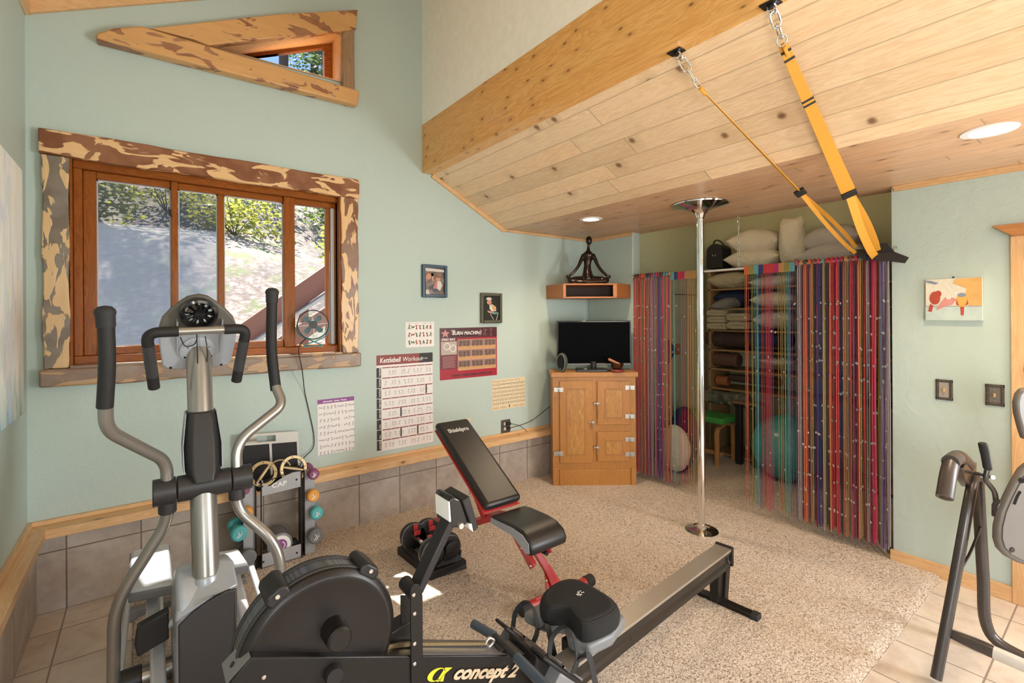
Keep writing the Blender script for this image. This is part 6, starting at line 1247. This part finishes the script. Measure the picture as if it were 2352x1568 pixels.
def roll(lab, u0, u1, v0, v1, mt, name='blanket_roll', cat='blanket', x=XF+.02, end=None, grp=None):
    a, b = onX(u0, v0, x), onX(u1, v1, x); r_ = (a.z-b.z)/2; z = (a.z+b.z)/2; t = thing(name, lab, cat, (x+r_, (a.y+b.y)/2, b.z), group=grp); ys = [a.y+(b.y-a.y)*k/14 for k in range(15)]; r = random.Random(u0)
    obj('roll', MB().sweep([(x+r_, y, z) for y in ys], [r_*(.9 if k in (0, 14) else 1+r.uniform(-.03, .03)) for k in range(15)], 20), mt, t)
    if end: obj('roll_end', MB().sweep([(x+r_+r_*.75*(1-k/40)*cos(k*.45), b.y-.004 if end < 0 else a.y+.004, z+r_*.75*(1-k/40)*sin(k*.45)) for k in range(36)], r_*.07, 6), F_BR, t)
roll('thick dark brown bolster roll in the closet shelves', 1618, 1730, 759, 801, F_BR); roll('brown rolled blanket on the sixth shelf', 1629, 1690, 808, 845, F_BR2, end=-1); roll('dark blue and red rolls behind the thin curtain', 1716, 1812, 762, 800, F_NV); roll('small rust coloured rolled cloth beside the pole', 1642, 1668, 862, 888, F_OR, end=1)
roll('dark roll lying at the right of the seventh shelf', 1672, 1790, 858, 889, F_BR)
FLOR = NT('floral_camouflage'); _v = FLOR.n('TexVoronoi', i_Scale=14.0); FLOR.t.links.new(FLOR.coord(), _v.inputs['Vector']); _n = FLOR.noise(FLOR.coord(), 12, 3); _cc = FLOR.ramp(_n, [(.4, (.05, .055, .035)), (.5, (.11, .11, .07)), (.62, (.16, .15, .10))]); FLOR = FLOR.out(FLOR.mix(FLOR.ramp(_v.outputs['Distance'], [(.22, (1, 1, 1)), (.3, (0, 0, 0))]), _cc, (.42, .32, .12)), .85)
roll('fat rolled mat with a floral camouflage print below the shelves', 1614, 1716, 895, 940, FLOR, 'rolled_mat', 'mat', XF-.08)
p0_ = onX(1620, 618, XF); p = onX(1643, 618, XF+.02); t = thing('black_bag', 'small black domed bag at the left end of the top shelf', 'bag', (p.x, p.y, p.z)); h_ = onX(1643, 562, XF+.02).z-p.z; w_ = .10
obj('bag_body', MB().poly([(p.x-.02, p.y+w_*cos(k), p.z+.01+(h_-w_)*(1 if sin(k) > .01 else 0)+max(0, sin(k))*w_) for k in [0, .0001]+[pi*i/10 for i in range(1, 10)]+[pi-.0001, pi]], (.2, 0, 0)), mat('bag_black', (.012, .011, .011), .5), t, bevel=.02)
obj('bag_handle', MB().sweep(smooth_path([(p.x+.05, p.y+.06, p.z+h_-.02), (p.x+.03, p.y+.02, p.z+h_+.05), (p.x+.03, p.y-.04, p.z+h_+.04), (p.x+.05, p.y-.09, p.z+h_-.02)], 5), .009, 8), BLACKR, t); obj('bag_charm', MB().sweep(arc((p.x-.025, p.y, p.z+h_*.6), .02, pi, 2*pi, 8, Vector((0, 1, 0))), .003, 6), STEEL, t)
# exercise ball
t = thing('exercise_ball', 'large teal exercise ball on the closet carpet behind the strings', 'exercise ball', (5.0, 2.14, .02)); mb = MB().ball((5.0, 2.14, .335), .315, 28); obj('ball', mb, mat('ball_teal', (.045, .27, .24), .28), t)
# green stool with bent wood legs
GS = thing('green_footstool', 'low stool with a green cushion and bentwood legs under the shelves', 'stool', (4.95, 2.95, .02)); bw = mat('bent_wood', (.42, .20, .07), .4)
z1 = onX(1640, 960, 4.9).z; a = onX(1590, 950, 5.0); b = onX(1680, 952, 5.0); yA, yB = onX(1655, 985, 4.85).y, onX(1590, 985, 4.85).y
obj('seat_cushion', MB().box2((4.82, b.y, z1-.045), (5.16, 3.30, z1+.02)), mat('green_fabric', (.05, .26, .04), .8, bump=.3), GS, bevel=.02)
for y in (b.y+.07, 3.24):
    obj('leg', MB().ribbon(fillet([(4.84, y, .02), (4.83, y, z1-.10), (5.0, y, z1-.06)], .07), .045, .025, (0, 1, 0)), bw, GS, bevel=.003); obj('leg', MB().ribbon(fillet([(5.17, y, .02), (5.17, y, z1-.10), (5.0, y, z1-.06)], .07), .045, .025, (0, 1, 0)), bw, GS, bevel=.003)
obj('stretcher', MB().box2((4.9, b.y+.05, .12), (4.94, 3.24, .16)), bw, GS)
pt = onX(1699, 925, 5.12); t = thing('side_table', 'narrow dark table with square legs between the stool and the ball', 'table', (5.12, pt.y, .02)); DKW = mat('dark_table', (.018, .013, .012), .4)
obj('leg', MB().box2((5.08, pt.y-.03, .02), (5.14, pt.y+.03, pt.z)), DKW, t, bevel=.003); obj('leg', MB().box2((5.08, pt.y-.20, .02), (5.14, pt.y-.15, pt.z)), DKW, t, bevel=.003); obj('table_top', MB().box2((5.04, pt.y-.24, pt.z), (5.18, pt.y+.04, pt.z+.03)), mat('table_top_tan', (.22, .12, .06), .5), t, bevel=.003)
# things standing by the closet's left wall
c_ = onX(1540, 1012, 4.25); t = thing('round_cushion', 'big off-white round cushion with a dark edge standing by the closet wall', 'cushion', (4.25, c_.y, .05)); obj('cushion', MB().ball((4.32, c_.y, .27), .24, 16, (.4, .75, 1)), F_CR, t); obj('dark_edge', MB().ball((4.36, c_.y-.01, .25), .235, 14, (.4, .78, .98)), F_NV, t)
c_ = onX(1556, 930, 4.5); t = thing('gym_bag', 'dark navy and maroon round topped bag behind the white cushion', 'bag', (4.5, c_.y, .05)); obj('bag_body', MB().ball((4.62, c_.y, .335), .315, 16, (.4, .5, 1.0)), F_NV, t, ); obj('bag_side', MB().ball((4.60, c_.y-.04, .335), .30, 14, (.4, .45, 1.0)), fabric('maroon_cloth', (.12, .01, .03)), t)
p = onY(1556, 802, 3.38); t = thing('orange_switch_plate', 'small orange wooden switch plate on the closet side wall', 'switch plate', p); obj('plate', MB().box((p.x, 3.374, p.z), (.085, .012, .13)), mat('orange_wood', (.45, .12, .03), .4), t, bevel=.003); obj('toggle', MB().box((p.x, 3.366, p.z), (.015, .01, .03)), LGREY, t)
p = [onY(u, v, 3.34) for u, v in ((1534, 778), (1553, 800), (1553, 808), (1536, 836))]; t = thing('wall_kite', 'dark blue pointed cloth shape hung on the closet side wall', 'wall hanging', p[1]); obj('cloth', MB().poly(p, (0, .02, 0)), fabric('kite_blue', (.02, .08, .13)), t)
mb = MB(); pA = onY(1560, 676, 3.36); t = thing('wall_hook_rack', 'thin dark metal rack high on the closet side wall', 'hook rack', pA); obj('rack_bar', MB().cyl(pA-Vector((.1, 0, 0)), pA+Vector((.35, 0, 0)), .005, 8).cyl(pA-Vector((.1, 0, 0)), pA+Vector((-.1, 0, .06)), .005, 8), BLACKM, t)
lc = bpy.data.lights.new('closet_glow', 'POINT')
bpy.data.lights.remove(lc)
# ================================================================ right wall
XW = XR
def wx(u, v, d=0): return onX(u, v, XW-d)
P = [wx(*q, .035) for q in ((2124, 643), (2255, 635), (2257, 735), (2127, 736))]; y0 = (P[1].y+P[2].y)/2; y1 = (P[0].y+P[3].y)/2; z0 = (P[2].z+P[3].z)/2; z1 = (P[0].z+P[1].z)/2
CV = thing('bird_painting', 'small canvas painting of three birds on a wire on the right wall', 'painting', (XW, (y0+y1)/2, (z0+z1)/2))
PN = NT('canvas_paint'); c = PN.coord(); n = PN.noise(c, 9, 5, .7, 1); PT = PN.out(PN.ramp(n, [(.35, (.62, .60, .50)), (.55, (.74, .68, .58)), (.7, (.66, .58, .44))]), .6)
obj('canvas', MB().box2((XW-.035, y0, z0), (XW-.001, y1, z1)), PT, CV, bevel=.003)
def bl(nm, pts, m_, k=0):
    obj(nm, MB().poly([(XW-.036-k*.0006, y1-(y1-y0)*a, z1-(z1-z0)*b) for a, b in pts], (-.0005, 0, 0)), m_, CV, smooth=False)
PAO = mat('paint_orange', (.66, .38, .12), .6, var=.25); PAB = mat('paint_pale_blue', (.48, .58, .55), .6, var=.2); PAR = mat('paint_red', (.42, .06, .03), .6, var=.3); PAP = mat('paint_pink', (.60, .25, .22), .6, var=.3); PAY = mat('paint_yellow', (.72, .38, .08), .6, var=.2); PAG = mat('paint_grey_blue', (.22, .26, .33), .6)
bl('orange_area', [(.55, .02), (1, .0), (1, .66), (.78, .66), (.70, .45), (.74, .25), (.5, .12)], PAO); bl('blue_area', [(.0, .68), (1, .68), (1, 1), (0, 1)], PAB); bl('wire', [(0, .655), (1, .66), (1, .672), (0, .668)], PAG, 1); bl('cloud', [(0, .02), (.12, .04), (.25, .10), (.18, .13), (.02, .07)], PAG, 1)
bl('bird_body', ell(.18, .46, .10, .16), PAR, 2); bl('bird_head', ell(.24, .36, .06, .08), PAR, 3); bl('bird_tail', [(.09, .60), (.15, .64), (.12, .80), (.05, .78)], PAR, 2)
bl('bird_body', [(.27, .60), (.36, .46), (.44, .42), (.56, .50), (.50, .62), (.38, .66), (.2, .76), (.22, .70)], PAP, 2); bl('bird_head', ell(.43, .44, .05, .06), PT, 3)
bl('bird_body', ell(.66, .54, .105, .15), PAY, 2); bl('bird_head', ell(.66, .40, .075, .05), PAG, 3); bl('bird_wing', [(.57, .5), (.60, .62), (.63, .66), (.56, .62)], PAR, 3); bl('bird_wing', [(.76, .5), (.73, .62), (.70, .66), (.77, .62)], PAR, 3); bl('bird_tail', [(.63, .68), (.70, .68), (.69, .88), (.64, .88)], PAR, 2)
obj('hanging_nail', MB().cyl((XW-.02, (y0+y1)/2, z1+.003), (XW-.02, (y0+y1)/2, z1+.012), .005, 8), BLACKM, CV)
for k, (cs, lab, ins) in enumerate((([(2149, 871), (2188, 873), (2188, 919), (2149, 917)], 'ornate dark framed light switch, the one farther from the door', (.42, .37, .33)), ([(2263, 882), (2307, 884), (2307, 933), (2263, 930)], 'ornate dark framed light switch beside the door casing', (.19, .17, .15)))):
    P = [wx(*q, .008) for q in cs]; c = sum(P, Vector())/4; hw = (P[0].y-P[1].y)/2; hh = (P[0].z-P[3].z)/2
    t = thing('light_switch', lab, 'light switch', (XW, c.y, c.z), group='ornate switch plates on the right wall'); mb = MB()
    mb.box2((XW-.009, c.y-hw, c.z-hh), (XW, c.y-hw+.016, c.z+hh)).box2((XW-.009, c.y+hw-.016, c.z-hh), (XW, c.y+hw, c.z+hh)).box2((XW-.009, c.y-hw, c.z+hh-.016), (XW, c.y+hw, c.z+hh)).box2((XW-.009, c.y-hw, c.z-hh), (XW, c.y+hw, c.z-hh+.016))
    n = 9
    for i in range(n):
        for yy, zz in ((c.y-hw+.008, c.z-hh+.01+(2*hh-.02)*i/(n-1)), (c.y+hw-.008, c.z-hh+.01+(2*hh-.02)*i/(n-1)), (c.y-hw+.008+(2*hw-.016)*i/(n-1), c.z+hh-.008), (c.y-hw+.008+(2*hw-.016)*i/(n-1), c.z-hh+.008)): mb.ball((XW-.009, yy, zz), .0062, 5, (.5, 1, 1))
    obj('frame', mb, BRZ, t); obj('plate', MB().box2((XW-.006, c.y-hw+.012, c.z-hh+.012), (XW, c.y+hw-.012, c.z+hh-.012)), mat('switch_insert', ins, .35, metal=.3), t)
    obj('toggle', MB().box((XW-.014, c.y, c.z), (.02, .010, .022)), mat('toggle_tan', (.5, .33, .12), .4), t, bevel=.002)
    for s_ in (-1, 1): obj('screw', MB().cyl((XW-.008, c.y, c.z+s_*hh*.5), (XW-.005, c.y, c.z+s_*hh*.5), .003, 8), STEEL, t)
# ================================================================ inversion table at the right edge
IV = thing('inversion_table', 'grey inversion table with A-frame legs cut off by the right edge', 'exercise machine', (3.0, .2, 0)); GUN = mat('gunmetal_tube', (.085, .075, .07), .28, metal=.6); IVP = mat('inversion_plastic', (.13, .115, .10), .4)
YI = .5; ap = onY(2234, 1128, YI); lb = onZ(2150, 1568, .0); ft = lb+(lb-ap)*.01; rb = onZ(2264, 1478, .03)
for dy in (0, -.74):
    o1 = Vector((0, dy, 0)); nl = lb+o1; nl.z = .02
    obj('front_leg', MB().sweep(smooth_path([onY(2238, 1090, YI)+o1, onY(2224, 1160, YI)+o1, lerp(onY(2224, 1160, YI), lb, .5)+o1, nl], 6), .0215, 18), GUN, IV)
    rt = onY(2246, 1100, YI); rbb = Vector((rb.x, rb.y, .14)); yy = Vector((0, -.09, 0)) if dy == 0 else Vector((0, .09, 0))
    obj('rear_leg', MB().sweep(smooth_path([rt+o1, onY(2250, 1180, YI)+o1, lerp(onY(2250, 1180, YI), rbb, .6)+o1, rbb+o1, rbb+o1+yy*.6-Vector((0, 0, .085)), rbb+o1+yy*2.5-Vector((0, 0, .115))], 6), .024, 18), GUN, IV)
    obj('pivot_bracket', MB().poly([p+o1 for p in (onY(2212, 1075, YI), onY(2222, 1062, YI), onY(2244, 1062, YI), onY(2242, 1118, YI), onY(2230, 1120, YI), onY(2216, 1100, YI))], (0, .035, 0)), GUN, IV, bevel=.004)
    gp = [onY(u, v, YI)+o1+Vector((0, .02, 0)) for u, v in ((2184, 1146), (2192, 1095), (2200, 1062), (2216, 1052), (2234, 1070), (2240, 1095))]
    h_ = obj('side_handle', MB().sweep(smooth_path(gp, 6), .02, 18), GUN, IV); obj('foam_grip', MB().sweep(smooth_path(gp[:3], 6), .030, 20), mat('foam_brown_black', (.055, .045, .04), .35), h_); obj('foam_grip', MB().sweep(smooth_path([gp[2]-(gp[3]-gp[2])*.2, gp[3], gp[4]], 6), .031, 20), mat('foam_brown_black2', (.05, .042, .037), .4), h_)
    obj('spreader', MB().sweep(smooth_path([lerp(ap, lb, .45)+o1+Vector((-.01, 0, 0)), lerp(ap, lb, .36)+o1+Vector((.06, -.02, .0)), lerp(rt, rbb, .34)+o1], 5), .006, 8), BLACKM, IV)
    obj('leg_knob', MB().ball(lerp(ap, lb, .47)+o1+Vector((-.035, 0, 0)), .012, 8).ball(lerp(ap, lb, .47)+o1+Vector((.03, 0, -.03)), .009, 8), BLACKP, IV)
cb0 = onX(2186, 1456, 2.875); cb1 = onX(2352, 1530, 2.86); cdir = (cb1-cb0); cdir.x *= .5
obj('cross_bar', MB().sweep([cb0, cb0+cdir*.35, cb0+cdir*3.0], [.020, .026, .022], 16), GUN, IV); obj('warning_label', MB().sweep([cb0+cdir*.6, cb0+cdir*2.3], [.0262, .0245], 16, caps=False), mat('label_silver', (.55, .52, .47), .4), IV)
obj('rear_cross_bar', MB().cyl((rb.x-.01, rb.y-.24, .03), (rb.x-.01, rb.y-.62, .03), .022, 16), GUN, IV)
# pivot pin and grip lever
YB_ = .40; pn0, pn1 = onY(2240, 1086, YI-.01), onX(2281, 1096, 2.99)
obj('pivot_pin', MB().cyl(pn0, pn1, .0085, 14), CHROME, IV)
gl = [far(u, v, 2.13) for u, v in ((2257, 1017), (2263, 1045), (2269, 1078))]; lv = obj('lever_grip', MB().sweep(smooth_path(gl, 6), [.016]+[.0195]*5+[.0185]*6+[.015], 12, sq=.7), BLACKR, IV)
obj('lever', MB().sweep(smooth_path([far(2268, 1076, 2.13), far(2264, 1100, 2.13), far(2272, 1112, 2.13), far(2284, 1130, 2.13), far(2288, 1155, 2.13)], 5), .010, 10), GUN, IV); obj('lever_bracket', MB().poly([far(u, v, 2.13) for u, v in ((2276, 1158), (2284, 1142), (2305, 1150), (2302, 1165), (2294, 1188), (2276, 1184))], -Fv*.03), GUN, IV, bevel=.004)
# bed
BT = 2.08
def bd2(u, v, d=0): return far(u, v, BT+d)
edge = [(2352, 1078), (2334, 1108), (2318, 1140), (2303, 1175), (2294, 1212), (2293, 1240), (2300, 1263), (2316, 1280), (2340, 1293), (2370, 1303)]; rt_ = [(2460, 1300), (2520, 1250), (2530, 1180), (2490, 1100), (2430, 1060), (2380, 1055)]
bp0 = [bd2(u, v) for u, v in edge+rt_]; bdo = obj('table_bed', MB().poly(bp0, Fv*.035), IVP, IV, bevel=.012, seg=3)
cc2 = sum(bp0, Vector())/len(bp0); obj('bed_panel', MB().poly([lerp(p, cc2, .09)-Fv*.001 for p in bp0], -Fv*.004), mat('bed_panel_grey', (.16, .145, .13), .42), bdo, bevel=.003)
mb = MB().sweep([bd2(2345, 1128, -.006), bd2(2330, 1158, -.006)], .004, 8); obj('bed_slot', MB().ribbon([bd2(2344, 1128, -.007), bd2(2337, 1140, -.007), bd2(2330, 1158, -.007)], .010, .002, Rv0), BLACKG, bdo)
for u, v in ((2347, 1103), (2324, 1262)): obj('bed_bolt', MB().lathe([(0, .004), (.010, .004), (.013, 0), (0, 0)], bd2(u, v, -.004), -Fv, 16), BLACKG, bdo)
top_ = [(2352, 893), (2342, 905), (2337, 925), (2339, 950), (2348, 985), (2356, 1010), (2420, 1010), (2430, 900), (2390, 885)]
obj('head_panel', MB().poly([bd2(u, v, .05) for u, v in top_], Fv*.03), IVP, IV, bevel=.01, seg=3)
obj('bed_bar', MB().cyl(bd2(2410, 930, .10), bd2(2410, 1250, .06), .02, 14), GUN, IV)
# ================================================================ canvas on the left wall
N = NT('abstract_canvas'); c = N.coord((1, 3.2, .8)); v = N.n('TexVoronoi', i_Scale=5.0, feature='F1'); _w = N.n('VectorMath', operation='ADD'); _nn = N.n('TexNoise', i_Scale=3.0); N.t.links.new(c, _nn.inputs['Vector']); N.t.links.new(c, _w.inputs[0]); N.t.links.new(_nn.outputs['Color'], _w.inputs[1]); N.t.links.new(_w.outputs[0], v.inputs['Vector'])
sp = N.n('SeparateColor'); N.t.links.new(v.outputs['Color'], sp.inputs[0]); tc = N.n('TexCoord'); sx_ = N.n('SeparateXYZ'); N.t.links.new(tc.outputs['Object'], sx_.inputs[0])
light = N.ramp(sp.outputs[0], [(0, (.82, .86, .76)), (.25, (.95, .94, .84)), (.45, (.72, .78, .87)), (.65, (.96, .95, .90)), (.85, (.74, .84, .80)), (1, (.93, .91, .78))]); low = N.ramp(sp.outputs[1], [(0, (.10, .28, .55)), (.25, (.16, .38, .30)), (.45, (.65, .62, .35)), (.6, (.12, .40, .60)), (.8, (.50, .60, .40)), (1, (.08, .20, .42))])
f = N.ramp(N.math('ADD', sx_.outputs[2], N.math('MULTIPLY', N.noise(c, 4, 3), .35)), [(0, (1, 1, 1)), (.28, (0, 0, 0))]); f.node.color_ramp.elements[0].position = .12; f.node.color_ramp.elements[1].position = .42
CVA = N.out(N.mix(f, light, low), .5)
t = thing('abstract_painting', 'tall pale abstract canvas with blue and green strokes on the left wall', 'painting', (XL, 2.9, 1.166)); obj('canvas', MB().box2((XL+.002, 2.25, 1.166), (XL+.036, 3.42, 2.39)), CVA, t, bevel=.003)
